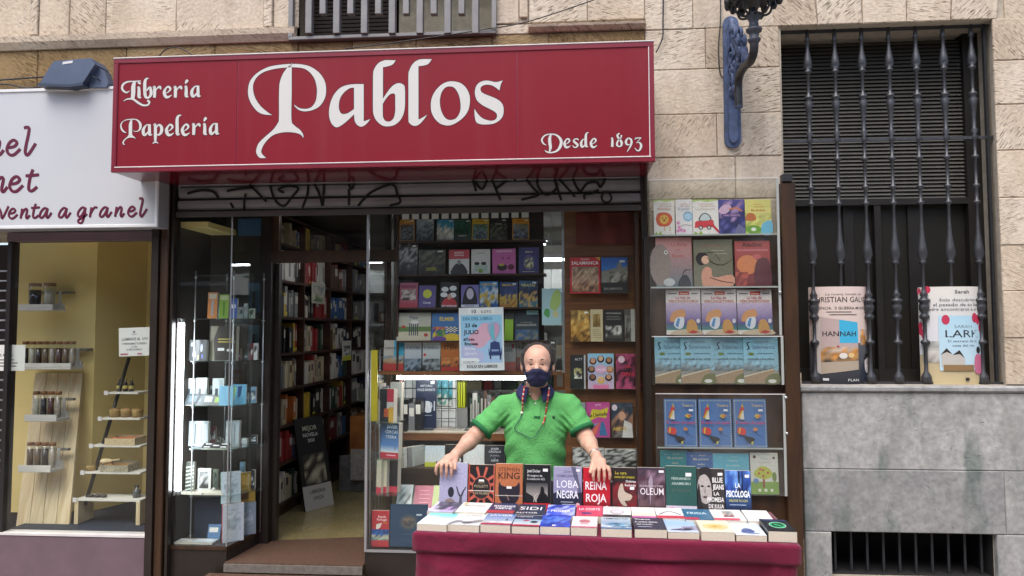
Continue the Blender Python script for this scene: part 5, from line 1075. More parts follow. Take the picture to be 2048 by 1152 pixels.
# black and white striped strip at the top
st_ = thing('striped_strip', (X(930, YG + .05), YG + .06, headz - .06), 'black and white striped paper strip along the top of the window', 'strip')
sx_a, sx_b, sz_a, sz_b = rect(803, 423, 1062, 437, YG + .06)
bx('strip', mat('black_card'), st_, sx_a, sx_b, YG + .06, YG + .063, sz_a, sz_b)
for i in range(13): x = sx_a + (sx_b - sx_a) * i / 13 + .005; bx('white_square', mat('white_paper'), st_, x, x + (sx_b - sx_a) / 13 * .7, YG + .058, YG + .0598, sz_a, sz_b)
def wbook(label, zx, row, ztopy, draw, cover='333333', t=.012, lean=5, Y=YR, Q=Q6, **k):
    p0 = Q(zx[0], ztopy); p1 = Q(zx[1], 0); x0, x1 = X(p0[0], Y, p0[1]), X(p1[0], Y, p0[1]); z0 = rowz[row]
    h_ = at((p0[0] + p1[0]) / 2, p0[1], Y).z - z0
    return book(label, ((x0 + x1) / 2, Y, z0), x1 - x0 - .003, h_ / math.cos(R(lean)), t, draw, cover, rot=(R(-lean - random.uniform(-2, 3)), R(random.uniform(-1, 1)), R(random.uniform(-4, 4))), **k)
def photo(pal, seed, frame=None, title=None, tcol='FFFFFF', ty=.86, ts=.08, nx=9, ny=11, *ext):
    def f(P):
        P.r(0, 0, 1, 1, frame or pal[-1])
        if frame: P.n(.06, .05, .94, .76, nx, ny, pal, seed)
        else: P.n(0, 0, 1, 1, nx, ny, pal, seed)
        if title: P.t(title, .5, ty, ts, tcol, maxw=.85)
        for e_ in ext: getattr(P, e_[0])(*e_[1:])
        P.r(.72, .9, .92, .95, 'E8E8E4')
    return f
g0 = 'guide books on the top display shelf'
wbook('guide book with orange head and village photo on the top display shelf', (214, 310), 0, 88, photo(['4A4438', '7A8898', '5A5048'], 1, 'C0843A', 'GUIA', 'E8D8A0'), 'B07A34', group=g0)
wbook('guide book of a grey harbour on the top display shelf', (318, 428), 0, 88, photo(['2E3640', '5A6A78', '8E9CA8', 'A8B4BC'], 2), '4A5560', group=g0)
wbook('guide book of white cliffs and turquoise sky on the top shelf', (445, 553), 0, 90, photo(['9A9A94', 'D8D8D0', 'E0E4E0', '4FA8CC', '3A98C4'], 3, None, None, 'FFFFFF', .86, .08, 8, 9), '58A8C8', group=g0)
wbook('dark green mountain guide book on the top display shelf', (556, 660), 0, 90, photo(['3A4A44', '1E4A3E', '2E5A4E', '3E6A5E'], 4, None, 'PUEBLOS', 'E8E8E0', .2, .07), '22463C', group=g0)
wbook('yellow framed guide book with two photos on the top display shelf', (662, 770), 0, 86, photo(['4A5A6A', '8AA0B0', '5A7A5A'], 5, 'D8B83A', 'CASTILLA', 'B8400A'), 'D0B038', group=g0)
wbook('dark grey guide book with white title on the top display shelf', (776, 885), 0, 84, photo(['3A3E34', '6A6E5E', '2E3230', '1E2224'], 6, None, 'RUTAS', 'D0D0C8', .72, .07), '2A2E2C', group=g0)
wbook('orange framed guide book beside the mirror on the top display shelf', (916, 1024), 0, 82, photo(['5A5A6A', '9AA8C0', '8A8A5A'], 7, 'D89A30', 'SIERRA', 'B8400A'), 'D09430', group=g0)
wbook('black and white photo book at the door end of second shelf', (206, 325), 1, 240, photo(['2A2830', '4A4850', 'A8A8A8', '2E2C30'], 8), '2A282C')
wbook('dark book with sepia figure and yellow title on second shelf', (332, 500), 1, 278, photo(['2E2E2A', '3E3E36', '6A685A', '3A3A34'], 9, None, 'DEBIL', 'B8B030', .16, .12), '302F2A')
def d_(P): P.r(0, 0, 1, 1, 'C84650'); P.r(0, .0, 1, .62, 'D8D4CE'); P.p([(.1, 0), (.25, .35), (.5, .45), (.75, .35), (.9, 0)], '2A2A2E', 3); P.e(.5, .48, .1, .1, '8A8A88'); P.t('MUJERES', .5, .84, .07, 'F0E8E0', maxw=.8); P.t('REFRANES', .5, .74, .06, 'F0E8E0', maxw=.8)
wbook('red topped book with grey drawn women on second shelf', (522, 650), 1, 276, d_, 'C04048')
def d_(P): P.r(0, 0, 1, 1, 'DCDAD2'); P.e(.3, .42, .14, .07, '2A2A2A'); P.e(.66, .42, .14, .07, '2A2A2A'); P.r(.15, .1, .85, .36, 'B8C8B8'); P.r(.4, .05, .6, .2, '8AA83A'); P.t('los otros', .5, .82, .06, '5A5A58', maxw=.6)
wbook('white book with two small drawn heads on second shelf', (660, 780), 1, 274, d_, 'D0D0C8')
def d_(P): P.r(0, 0, 1, 1, 'CC6AA8'); P.t('INSEPARABLES', .5, .87, .07, 'F4E0EC', .015, .9); P.e(.42, .26, .22, .14, '2A1A20'); P.e(.4, .36, .12, .05, 'C8B83A'); P.e(.8, .26, .14, .12, '6A2440'); P.e(.45, .62, .05, .05, '8A4070'); P.e(.7, .62, .05, .05, '8A4070')
wbook('pink book with a dark bowl shape on second shelf', (792, 940), 1, 272, d_, 'B85A98')
def d_(P): P.r(0, 0, 1, 1, '34306E'); P.e(.5, .42, .28, .3, '5A5A8E'); P.n(.28, .2, .72, .62, 5, 6, ['2A2A2A', 'D8D0A0', '5A5A6A'], 3); P.t('GRECIA', .5, .8, .06, 'D8D0B0', maxw=.7); P.r(.2, .06, .8, .08, 'C8C0A0')
wbook('dark blue book with a round ornament on second shelf', (956, 1083), 1, 262, d_, '302C66')
def d_(P): P.r(0, 0, 1, 1, 'A8566A'); P.n(.1, .3, .9, .75, 6, 6, ['4A3A34', 'C8B8B0', '8A6A70'], 4); P.r(0, 0, 1, .2, 'B04050'); P.r(.1, .8, .9, .9, '8A4058')
wbook('dusky pink book with a photo at the door end of third shelf', (212, 328), 2, 484, d_, '9A4A5C')
def d_(P): P.r(0, 0, 1, 1, '584A88'); P.e(.5, .62, .26, .2, 'C8C83A', 20); P.t('Coraje', .5, .18, .09, 'F0F0F4', .015, .75)
wbook('purple book with one yellow disc on third shelf', (331, 440), 2, 500, d_, '4E4280')
def d_(P):
    P.r(0, 0, 1, 1, '16161A')
    for u, v in ((.25, .72), (.7, .76), (.2, .5), (.68, .48)): P.e(u, v, .2, .1, 'E0E0E0')
    P.p([(.1, .05), (.2, .3), (.5, .42), (.8, .3), (.9, .05)], 'B83038', 3); P.e(.5, .42, .12, .11, 'C8A08A'); P.t('ESTUPIDECES', .5, .02, .07, 'E8E8E8', .02, .9)
wbook('black comic with white speech bubbles on third shelf', (468, 582), 2, 480, d_, '18181C')
def d_(P): P.r(0, 0, 1, 1, '7A70B0'); P.p([(.05, .1), (.2, .7), (.5, .95), (.8, .7), (.9, .2), (.7, .0), (.2, .0)], '221E2A', 4); P.e(.5, .6, .2, .25, 'C8C0D0'); P.r(0, 0, 1, .12, 'D8D8E8'); P.t('CORALINA', .45, .03, .06, '4A4488', maxw=.8)
wbook('violet book with a portrait of a dark haired woman on third shelf', (598, 711), 2, 496, d_, '6E66A4')
cb_ = lambda s_, t_: photo(['3A6AA8', 'D8B83A', 'C8D0D8', '3E86C0', '3A78B8'], s_, None, t_, 'E8C83A', .84, .1, 8, 9)
wbook('bright blue comic with yellow title in the middle of third shelf', (713, 830), 2, 476, cb_(11, 'AVENTURA'), '3A70A8')
wbook('blue and ochre comic on third shelf', (836, 950), 2, 480, photo(['B0783A', 'C8A84A', '3A4A78', '2E3E70', '30508A'], 12, None, 'MAGICO', 'E0C030', .84, .09), '34487A')
wbook('dark blue comic with pale title at mirror end of third shelf', (956, 1075), 2, 470, photo(['4A7A8A', 'C8A050', '1E2A4A', '203A60', '2A5A80'], 13, None, 'PIRATAS', 'D8D070', .78, .1), '203860')
def d_(P): P.r(0, 0, 1, 1, 'B8B4A4'); P.r(0, .32, 1, .5, '5E7A3E'); P.r(0, 0, 1, .32, 'C4BCA4'); P.t('Pato', .5, .78, .12, '3A4A78', .01); [P.r(.36 + .06 * i, .18, .39 + .06 * i, .62, '3A4450') for i in range(5)]; P.e(.52, .66, .12, .07, 'D8D8D0'); P.e(.86, .2, .06, .06, 'B83A30'); P.e(.2, .5, .06, .05, 'B83A30')
wbook('pale picture book with green hill and stripes on fourth shelf', (196, 410), 3, 670, d_, 'B0AC9C')
def d_(P): P.r(0, 0, 1, 1, '3A6EA8'); P.t('ELMER', .55, .72, .13, 'D8C040', .03, .7); P.n(.05, .05, .5, .5, 7, 6, ['B83A3A', 'D8C83A', '3A8A4A', '4A3A8A', 'D87A3A'], 21); [P.r(.52 + .07 * (i % 6), .3 + .04 * (i // 6), .59 + .07 * (i % 6), .34 + .04 * (i // 6), '1A1A1A' if (i % 6 + i // 6) % 2 else 'E8E8E8') for i in range(30)]; P.e(.75, .1, .3, .16, 'D8B83A'); P.e(.3, .05, .25, .1, '6A4A98')
wbook('blue picture book with colour patches and chequers on fourth shelf', (412, 587), 3, 672, d_, '34649C')
def d_(P): P.r(0, 0, 1, 1, '8EB830'); P.r(0, .72, 1, 1, '3A3A34')
wbook('bright green book beside the white poster on fourth shelf', (866, 922), 3, 660, d_, '82A82C')
def d_(P): P.g(0, 0, 1, 1, '22262E', '2E4450'); P.n(.05, .02, .95, .36, 7, 5, ['7A7A70', '2E5A8A', '5A6A70'], 5); P.t('DINOSAURIOS', .5, .48, .07, 'C8C4B0', .015, .85); P.t('EL GRAN LIBRO', .5, .58, .04, 'A8A490', .005, .7); P.r(.5, .86, .98, 1, '9AC4C8')
wbook('dark book about great reptiles on fourth shelf', (930, 1085), 3, 656, d_, '242830')
def nov(top, mid, bot, title, tc, author=None, s_=1, band=None):
    def f(P):
        P.g(0, 0, 1, 1, top, mid); P.n(0, .0 if not band else .18, 1, .42, 7, 5, [bot, mid], s_); P.t(title, .5, .74, .09, tc, .012, .85)
        if author: P.t(author, .5, .88, .05, tc, .006, .8)
        if band: P.r(0, 0, 1, .2, band)
    return f
wbook('novel with a turquoise corner and red foot on lowest shelf', (112, 240), 4, 842, lambda P: (P.r(0, 0, 1, 1, 'B8B0A8'), P.r(.5, .42, 1, 1, '3AA0C0'), P.n(0, .18, 1, .5, 6, 4, ['6A5A48', 'A88A68', '8A9AA0'], 3), P.t('HANNAH', .42, .7, .08, '3A3A44', .008, .7), P.r(0, 0, 1, .24, 'A83430')), 'A8A098')
wbook('novel with a pale sky over a dark shore on lowest shelf', (244, 352), 4, 852, nov('C8CCD0', '7A8A98', '2A3A4A', 'LA FRONTERA', '5A5E64', None, 2), '4A5560')
wbook('black novel with snowy hills and a red dot on lowest shelf', (356, 470), 4, 852, lambda P: (nov('C8CCCC', '8A949A', '2A2E32', 'EL INVIERNO', '4A4E52', None, 3)(P), P.e(.12, .55, .08, .05, 'C83A3A')), '2E3236')
wbook('orange sunset novel with tall black title on lowest shelf', (473, 588), 4, 848, lambda P: (P.g(0, 0, 1, 1, 'C07838', '9A4A30'), P.t('STEN', .5, .72, .13, '3A2418', .02, .85), P.t('Viveca', .5, .87, .08, '4A2A18', .01, .7), P.n(0, .12, 1, .45, 7, 4, ['5A3A30', 'B86A3A', 'C88A50'], 4), P.r(0, 0, 1, .14, 'A83A34')), 'B06C34')
wbook('pale novel with leaves and red foot right of the poster on lowest shelf', (868, 940), 4, 842, lambda P: (P.r(0, 0, 1, 1, '9A9E9A'), P.t('LARK', .4, .62, .12, '3A3E3E', .012, .8), P.e(.75, .8, .12, .08, 'A83A50'), P.r(0, 0, 1, .3, 'A05A54')), '8E928E')
wbook('grey novel with dark capitals behind the man on lowest shelf', (942, 1070), 4, 842, lambda P: (P.g(0, 0, 1, 1, '9A9890', '6A5A4E'), P.t('SALT', .4, .7, .12, '2A2A2A', .012, .7), P.t('MAR', .5, .85, .1, '2A2A2A', .012, .5), P.n(0, 0, 1, .45, 6, 4, ['7A3A34', '6A5A50'], 7)), '8A867E')
wbook('dark novel with a grey figure at mirror end of lowest shelf', (1072, 1190), 4, 842, photo(['2A2622', '4A4640', '6A645C', '38342E'], 14), '2E2A26')
# poster in the window
YPO = YG + .03
x0, x1, z0, z1 = rect(919.5, 615, 1009, 741, YPO); w_, h_ = x1 - x0, z1 - z0
T = thing('discount_poster', ((x0 + x1) / 2, YPO, z0), 'white and blue book day poster with balloon and armchair in the window', 'poster', None, (0, R(-1), 0))
obj('sheet', MB().box(-w_ / 2, w_ / 2, 0, .0012, 0, h_).mesh('sheet', mat('white_paper')), T, local=True)
P = Print(w_, h_); P.r(0, 0, 1, 1, 'D6D8DA'); P.g(.04, .12, .96, .88, '8EC4E0', 'A8C0E4'); P.p([(.55, .75), (.9, .7), (.7, .5), (.45, .35), (.2, .5), (.4, .65)], 'D8A8BC', 4); P.p([(.1, .4), (.5, .3), (.5, .15), (.1, .2)], 'B8B8DC', 4)
P.r(.2, .9, .8, .985, 'E2E2E2'); P.t('10', .34, .91, .06, '1A1A1E', .02); P.t('% DTO.', .62, .915, .038, '1A1A1E', .015, .34); P.t('DÍA DEL LIBRO', .42, .8, .05, '4A86A8', .02, .72)
P.t('23 de', .27, .69, .06, '1A1A20', .022, .44); P.t('JULIO', .27, .58, .065, '1A1A20', .022, .42); P.t('#Todo', .22, .475, .045, '1A1A20', .02, .34); P.t('Empieza', .27, .405, .045, '1A1A20', .02, .42); P.t('EnUna', .24, .325, .045, 'F0F2F6', .015, .36); P.t('Librería', .26, .25, .045, 'F0F2F6', .015, .42)
P.p([(.04, .12), (.4, .12), (.46, .16), (.4, .2), (.04, .2)], 'E6E8EA'); P.t('TE ESPERAMOS', .22, .13, .022, '2A2A30', .008, .3); P.t('SOLO EN LIBROS', .5, .045, .045, '1A1A1E', .012, .82)
P.p([(.78, .46), (.66, .6), (.64, .7), (.72, .76), (.84, .76), (.92, .7), (.9, .6)], '9AA8C8', 4); P.p([(.72, .52), (.7, .62), (.76, .74), (.8, .5)], '6AB4C4', 3); P.p([(.8, .5), (.8, .74), (.88, .72), (.88, .6)], 'C898B4', 3); P.r(.775, .41, .785, .46, '5A6A8A')
P.p([(.68, .28), (.7, .44), (.8, .46), (.9, .44), (.92, .28), (.95, .36), (.95, .24), (.66, .24), (.65, .36)], '2A3A6E'); P.r(.68, .18, .71, .24, '1E2438'); P.r(.9, .17, .93, .24, '1E2438'); P.r(.72, .3, .88, .33, '8AA0C8')
obj('print', P.mb.mesh('print', M_PAPER), T, local=True)
for u in (-.44, .44): pass
# window tube lamp under the bottom board
wl = thing('window_tube_lamp', (X(920, YR), YR + .05, Z(753, 920, YR)), 'lit fluorescent tube under the lowest window shelf', 'lamp')
zt_ = rowz[4] - .052
MB().tube([(X(792, YR), YR + .06, zt_), (X(1055, YR), YR + .06, zt_)], .013, 10).build('tube', mat('lit_shelf_tube', 'F6FAFF', .3, emit=22), wl)
for x in (X(792, YR) - .012, X(1055, YR) + .0): bx('cap', M_ALU, wl, x, x + .012, YR + .045, YR + .075, zt_ - .015, rowz[4] - .027)
# mirror edge, right wood panel with its ledges
YP = YG + .16
wp = thing('wood_display_panel', (X(1205, YP), YP, vz), 'orange brown wood panel with narrow ledges inside the show window', 'panel')
bx('panel', M_WOOD, wp, X(1129, YP), X(1286, YP), YP, YP + .03, vz - .004, headz + .02)
bx('edge_strip', M_ALU, wp, X(1124, YP), X(1129, YP) - .001, YP - .006, YP + .03, Z(745, 1126, YP), headz + .02)
led = [587, 683, 777.5, 874, 935]; ledz = [Z(y, 1205, YP - .03) for y in led]
for z_ in ledz: bx('ledge', M_ACRYL, wp, X(1137, YP), X(1280, YP), YP - .055, YP - .001, z_ - .006, z_)
MB().tube([(X(1271, YP - .05), YP - .05, ledz[1] - .3), (X(1271, YP - .05), YP - .05, ledz[0] + .35)], .006, 6).build('rod', M_ALU, wp)
x0, x1, z0, z1 = rect(1152, 425, 1268, 489, YP - .02)
MB().grid(16, 6, lambda u, v: (x0 + (x1 - x0) * u, YP - .02 + .008 * math.sin(u * 17 + v * 2), z0 + (z1 - z0) * v)).build('red_cloth', mat('dull_red_cloth', '6A2418', .8, var=.3, vscale=6), None, label='dull red cloth pinned high on the wood panel', cat='cloth')
def pbook(label, zx, k, ztopy, draw, cover='333333', Q=Q6, t=.012, dy=0, **kw):
    p0 = Q(zx[0], ztopy); p1 = Q(zx[1], 0); Y = YP - .05 + dy; xa_, xb_ = X(p0[0], Y, p0[1]), X(p1[0], Y, p0[1]); z_ = ledz[k]
    return book(label, ((xa_ + xb_) / 2, Y, z_ + .0005), xb_ - xa_ - .003, (at((p0[0] + p1[0]) / 2, p0[1], Y).z - z_) / math.cos(R(4)), t, draw, cover, rot=(R(-4), 0, 0), **kw)
pbook('red city guide with crowded rooftops on the wood panel', (1275, 1466), 0, 325, lambda P: (P.r(0, 0, 1, 1, 'C42A30'), P.n(.06, .04, .94, .74, 12, 10, ['6A4A3A', 'B88A6A', 'C8A888', '8A6A50'], 3), P.t('SALAMANCA', .5, .8, .09, 'F0E8E0', .02, .9), P.t('PLANO', .5, .92, .05, 'E0C8C0', .01), P.p([(.85, 1), (1, .9), (1, 1)], 'D8A83A')), 'B82830')
pbook('city book with deep blue sky and cathedral on the wood panel', (1470, 1636), 0, 326, lambda P: (P.r(0, 0, 1, 1, '2E2A26'), P.g(0, .36, 1, 1, '2A5AA8', '4A88C8'), P.p([(0, .3), (0, .62), (.3, .66), (.6, .72), (.62, .85), (.75, .85), (.8, .72), (1, .75), (1, .3)], '8A8478'), P.n(.3, .3, 1, .6, 6, 4, ['4A463E', 'A8A090', '6A6458'], 5), P.t('SALAMANCA', .45, .1, .06, 'A8A49A', .005, .8), P.r(.7, .86, .9, .92, 'D8D8D8')), '2E2A26')
pbook('open photo book of a golden arcade on the wood panel', (1280, 1400), 1, 655, photo(['5A3A18', 'B8863A', 'D8B060', '8A6A38'], 6), '8A6A3A')
pbook('cream page spread beside the golden arcade photo on the panel', (1402, 1482), 1, 650, lambda P: (P.r(0, 0, 1, 1, 'C8B890'), P.n(.2, .45, .8, .85, 4, 5, ['8A6A3A', 'B09050'], 7), P.lines(.15, .9, .35, 5, .06, '8A7A5A', .015)), 'B8A880')
pbook('black and white photo book with bright figures on the wood panel', (1484, 1612), 1, 652, lambda P: (P.r(0, 0, 1, 1, '2A2624'), P.t('FOTOGRAFIAS', .5, .86, .05, 'C8C4BC', .006, .8), P.lines(.1, .9, .78, 3, .05, '9A968E', .012), P.n(.1, .1, .9, .5, 7, 5, ['4A4640', 'D0CCC4', '2A2624'], 8)), '282422')
pbook('dark and white photo catalogue at the rod on the wood panel', (1616, 1696), 1, 648, lambda P: (P.r(0, 0, 1, 1, 'B8B4AC'), P.r(0, 0, .5, 1, '5A5650'), P.n(.0, .1, .5, .8, 4, 5, ['3A3630', '8A867E'], 4)), 'B0ACA4')
pbook('slim black notebook with white scribbles on the wood panel', (1276, 1374), 2, 935, lambda P: (P.r(0, 0, 1, 1, '201E20'), P.n(.25, .3, .75, .62, 5, 5, ['E0E0D0', '2A282A', 'C8C080', '201E20'], 9), P.t('ALTT', .55, .84, .07, 'C8C8C8', .01, .5), P.r(.9, 0, 1, 1, 'B8B8B4')), '1E1C1E')
pbook('spiral notebook with a cheerful crowd of women on the wood panel', (1386, 1550), 2, 926, lambda P: (P.g(0, 0, 1, 1, '8AC0D8', 'C8A8C0'), *[ (P.e(u, v, .14, .1, c), P.e(u, v + .02, .09, .07, s_)) for u, v, c, s_ in ((.2, .78, '5A2A1A', 'C89878'), (.5, .84, '2A1A14', 'D8B090'), (.82, .8, '1E1816', 'A8785A'), (.18, .32, '2A201C', '8A5A40'), (.5, .25, 'D8B83A', 'D8A888'), (.8, .32, '3A1E14', 'C09070'), (.85, .55, 'B8783A', 'C8A080'), (.14, .55, '1E1A18', 'A87A5A'))], P.e(.5, .55, .24, .12, 'D8A8C4'), P.t('CHICAS', .5, .52, .05, 'F4F0F4', .01, .4), P.r(.2, 0, .8, .12, 'D87AA0')), 'C8C0C8')
pbook('black and pink leafy diary with red letters on the wood panel', (1562, 1718), 2, 928, lambda P: (P.r(0, 0, 1, 1, '3A2028'), P.n(0, 0, 1, 1, 7, 8, ['B04A70', '2A1820', '8A3858', '301A24', 'A84468'], 12), P.t('LA', .5, .6, .09, 'C83048', .02), P.t('DIVA', .5, .36, .12, 'C83048', .025, .7), P.e(.22, .84, .14, .1, 'D8B8C4')), '301A22')
pbook('pink comic with yellow burst title on the wood panel', (1078, 1195), 3, 305, lambda P: (P.r(0, 0, 1, 1, 'B84A8A'), P.p([(.1, .45), (.25, .8), (.6, .78), (.95, .85), (.85, .55), (.5, .58)], 'C8B83A'), P.t('La Llamada', .5, .6, .1, '2A1E2A', .02, .8, .12), P.p([(0, 0), (.35, .0), (.6, .45)], 'D86A4A'), P.p([(0, .15), (.0, .28), (.55, .42)], '3AA0B8'), P.p([(.55, .05), (.62, .45), (.75, .42), (.9, .05)], '3A6A98'), P.t('JAVIS', .5, .9, .05, 'F0D8E8', .008)), 'A84280', Q7)
pbook('dark comic with a bright portrait on the wood panel', (1200, 1308), 3, 308, lambda P: (P.r(0, 0, 1, 1, '2E2A30'), P.n(0, 0, 1, 1, 6, 8, ['8A8480', '4A3A38', 'A87A60', '2A3A4A', '3A4450'], 15), P.e(.5, .62, .16, .13, 'C89A7E'), P.p([(.5, 0), (.6, .5), (.95, .4), (1, 0)], 'D0CCC8'), P.t('AMOR', .4, .2, .1, 'C8A848', .015), P.e(.16, .86, .12, .09, 'D8C8D0')), '2E2A30', Q7)
pbook('grey comic edge sticking out beside the pink comic', (1040, 1076), 3, 306, plain('8E9496'), '8A9092', Q7)
pbook('open black and white photo spread on the lowest panel ledge', (1012, 1166), 4, 527, photo(['4A4A48', 'C8C8C4', '2E2E2C', 'B8B8B4'], 16), 'B8B8B4', Q7)
pbook('second black and white photo spread beside the post on the lowest ledge', (1168, 1335), 4, 532, photo(['2A2A28', 'A8A8A4', '3E3E3C', 'C8C8C4'], 17), 'C0C0BC', Q7)
# strip of mirror and map beside the shelves
x0, x1, z0, z1 = rect(1084, 577, 1123, 650, YR - .04)
T = thing('map_card', ((x0 + x1) / 2, YR - .05, z0), 'pale map card hanging beside the display shelves', 'map'); w_, h_ = x1 - x0, z1 - z0
obj('sheet', MB().box(-w_ / 2, w_ / 2, 0, .002, 0, h_).mesh('sheet', mat('white_paper')), T, local=True)
P = Print(w_, h_); P.r(0, 0, 1, 1, 'A8C8CC'); P.p([(.4, .5), (.6, .9), (.9, .95), (.95, .6), (.7, .4)], 'A8C070', 3); P.p([(.1, .3), (.2, .45), (.4, .4), (.35, .2)], '5AA05A', 3); P.e(.7, .3, .15, .1, 'C8C08A'); obj('print', P.mb.mesh('print', M_PAPER), T, local=True)
MB().tube([(X(1103, YR - .05), YR - .05, z1 + .001), (X(1103, YR - .05), YR - .05, headz + .05)], .0015, 5).build('hanger_cord', M_ALU, T)
# ================================================================== lower part of the show window
YC = 5.62
ct = thing('window_counter', (X(905, YC), YC + .1, FLZ), 'wooden counter with a pale top behind the show window', 'counter')
cz1 = at(905, 866, YC).z
bx('top', mat('pale_counter_top', 'A89A84', .5, var=.15), ct, X(800, YC), X(1120, YC), YC, YC + .42, cz1 - .012, cz1)
bx('edge', M_WOOD, ct, X(800, YC), X(1120, YC), YC - .012, YC - .0005, cz1 - .055, cz1 - .003)
bx('front_panel', mat('dark_counter', '2E2E2E', .5, var=.2), ct, X(800, YC), X(1120, YC), YC + .13, YC + .15, FLZ, cz1 - .012)
bx('glass_shelf', M_SHELFGLASS, ct, X(800, YC), X(1000, YC), YC - .01, YC + .12, cz1 - .13, cz1 - .122)
for x in (X(801, YC), X(1119, YC)): bx('side', M_WOOD, ct, x - .01, x + .01, YC + .02, YC + .42, FLZ, cz1 - .012)
def mag(label, pa, pb, dpt, Y, z_, draw, c, t=.006, rz=0, name='magazine', cat='magazine'):
    xa_, xb_ = X(pa, Y, 850), X(pb, Y, 850); return book(label, ((xa_ + xb_) / 2, Y, z_ + t), xb_ - xa_, dpt, t, draw, c, rot=(R(-90), 0, R(rz)), name=name, cat=cat)
for i, (a, b, c) in enumerate(((815, 845, 'C8C4B4'), (840, 868, '24242A'), (866, 898, 'C0A898'), (896, 930, 'B8B4A8'), (928, 960, '2A2A28'), (958, 990, 'C4C0B4'))):
    mag(['pale leaflet pile at the counter end with yellow stripe', 'black magazine on the counter beside the pale leaflets', 'peach coloured magazine on the counter', 'cream brochure on the counter beside the peach magazine', 'black brochure on the counter behind the arm', 'white brochure on the counter behind the man'][i], a, b, .2, YC + .04, cz1 + .001, plain(c, ('n', .1, .3, .9, .9, 4, 4, [c, 'D8D4C8', '5A5650'], i), ('r', .05, .05, .95, .2, 'B8C020' if i == 0 else c)), c, .008 + .004 * (i % 3), rg.uniform(-8, 8))
# wire rack with white boards and a dark novel
wr = thing('wire_rack', (X(855, YC + .2), YC + .2, cz1), 'black wire rack backed by white boards on the counter', 'rack')
ra, rb, rza, rzb = rect(797, 757, 912, 846, YC + .22); rza = cz1 + .001
bx('white_board', mat('white_board', 'DADCD8', .6), wr, ra, rb, YC + .26, YC + .27, rza, rzb + .02)
for i in range(9): x = ra + (rb - ra) * i / 8; MB().tube([(x, YC + .22, rza), (x, YC + .22, rzb + .02)], .003, 5).build('wire', M_BLACKIRON, wr)
for i in range(6): z_ = rza + (rzb - rza) * i / 5 + .002; MB().tube([(ra, YC + .225, z_), (rb, YC + .225, z_)], .003, 5).build('wire', M_BLACKIRON, wr)
def cbook(label, zx, zy, Y, draw, cover, base, Q=Q7, t=.02, lean=3, yaw=0, **k):
    p0, p1 = Q(zx[0], zy), Q(zx[1], zy); xa_, xb_ = X(p0[0], Y, p0[1]), X(p1[0], Y, p0[1])
    return book(label, ((xa_ + xb_) / 2, Y, base + .001), xb_ - xa_, (at((p0[0] + p1[0]) / 2, p0[1], Y).z - base) / math.cos(R(lean)), t, draw, cover, rot=(R(-lean), 0, R(yaw)), **k)
cbook('navy novel with thin white capitals before the wire rack', (246, 348), 192, YC + .18, lambda P: (P.r(0, 0, 1, 1, '1E2C4A'), P.t('ARTURO', .5, .84, .045, 'D8DCE0', .01, .6), P.t('PEREZ-REVERTE', .5, .76, .045, 'D8DCE0', .012, .85), P.t('SIDI', .5, .36, .2, 'D8DCE0', -.002, .85), P.p([(.45, .34), (.55, .55), (.7, .5), (.75, .34)], 'E0E4E8', 3), P.r(.2, .26, .8, .275, 'A8B0B8'), P.r(.7, .9, .9, .96, 'E8E8E8')), '1E2C4A', cz1 + .006)
cbook('teal and white landscape book behind the wire rack', (350, 426), 188, YC + .24, photo(['D8D8D0', '3A8A80', '3A9AB0', '6AB8C8'], 18, None, None), '3A8A90', cz1 + .2 if 0 else rza + (rzb - rza) * .45)
for i in range(4):
    x = X(912 + 5 * i, YC + .3); bx('yellow_folder', mat('lime_yellow_plastic', 'B8C020', .4), None, x, x + .015, YC + .28, YC + .40, cz1 + .16, cz1 + .36, label=f"lime yellow folder, {ORD[i]} from the wire rack", cat='folder', group='lime yellow folders')
bx('folder_box', mat('grey_card_box', '8A8884', .6, var=.2), None, X(911, YC + .3), X(936, YC + .3), YC + .27, YC + .41, cz1 + .001, cz1 + .158, label='grey card box carrying the lime yellow folders', cat='box')
# row of upright books at the back of the counter
k = 0; x = X(940, YC + .3); xe = X(1045, YC + .3); rg = random.Random(5)
while x < xe:
    cn = rg.choice(['brown', 'black', 'red', 'grey', 'dark green', 'white', 'brown']); t_ = rg.uniform(.018, .04)
    o = obj('counter_book', spine_mesh(cn, 2), label=f"{cn} upright book, {ORD[min(k, 19)]} in the row behind the counter", cat='book', group='upright books behind the counter')
    o.rotation_euler = (0, 0, R(-90)); o.location = (x, YC + .41, cz1 + .001); o.scale = (.13, t_ - .001, rg.uniform(.2, .3)); x += t_; k += 1
# far shop wall cabinets seen through the window
cbk = thing('back_cabinet', (-.3, 8.9, FLZ), 'white lit cabinet at the back of the shop', 'cabinet')
M_CAB = mat('white_cabinet', 'C8C8C2', .5, var=.05)
for z_ in (FLZ, .5, .9, 1.3, 1.7, 2.1): bx('shelf', M_CAB, cbk, -2.0, 1.6, 8.95, 9.3, z_, z_ + .03)
bx('back', M_CAB, cbk, -2.0, 1.6, 9.3, 9.32, FLZ, 2.4)
rg = random.Random(9)
for i in range(16):
    for j, z_ in enumerate((.93, 1.33, 1.73)):
        cn = rg.choice(bag); o = obj('cabinet_box', spine_mesh(cn, rg.choice((0, 1, 2))), label=f"{cn} carton, {ORD[i]} on the {['lower', 'middle', 'upper'][j]} cabinet shelf", cat='carton', group='cartons in the back cabinet'); o.rotation_euler = (0, 0, R(-90)); o.location = (-1.9 + .21 * i, 9.25, z_ + .001); o.scale = (.25, rg.uniform(.1, .19), rg.uniform(.12, .3))
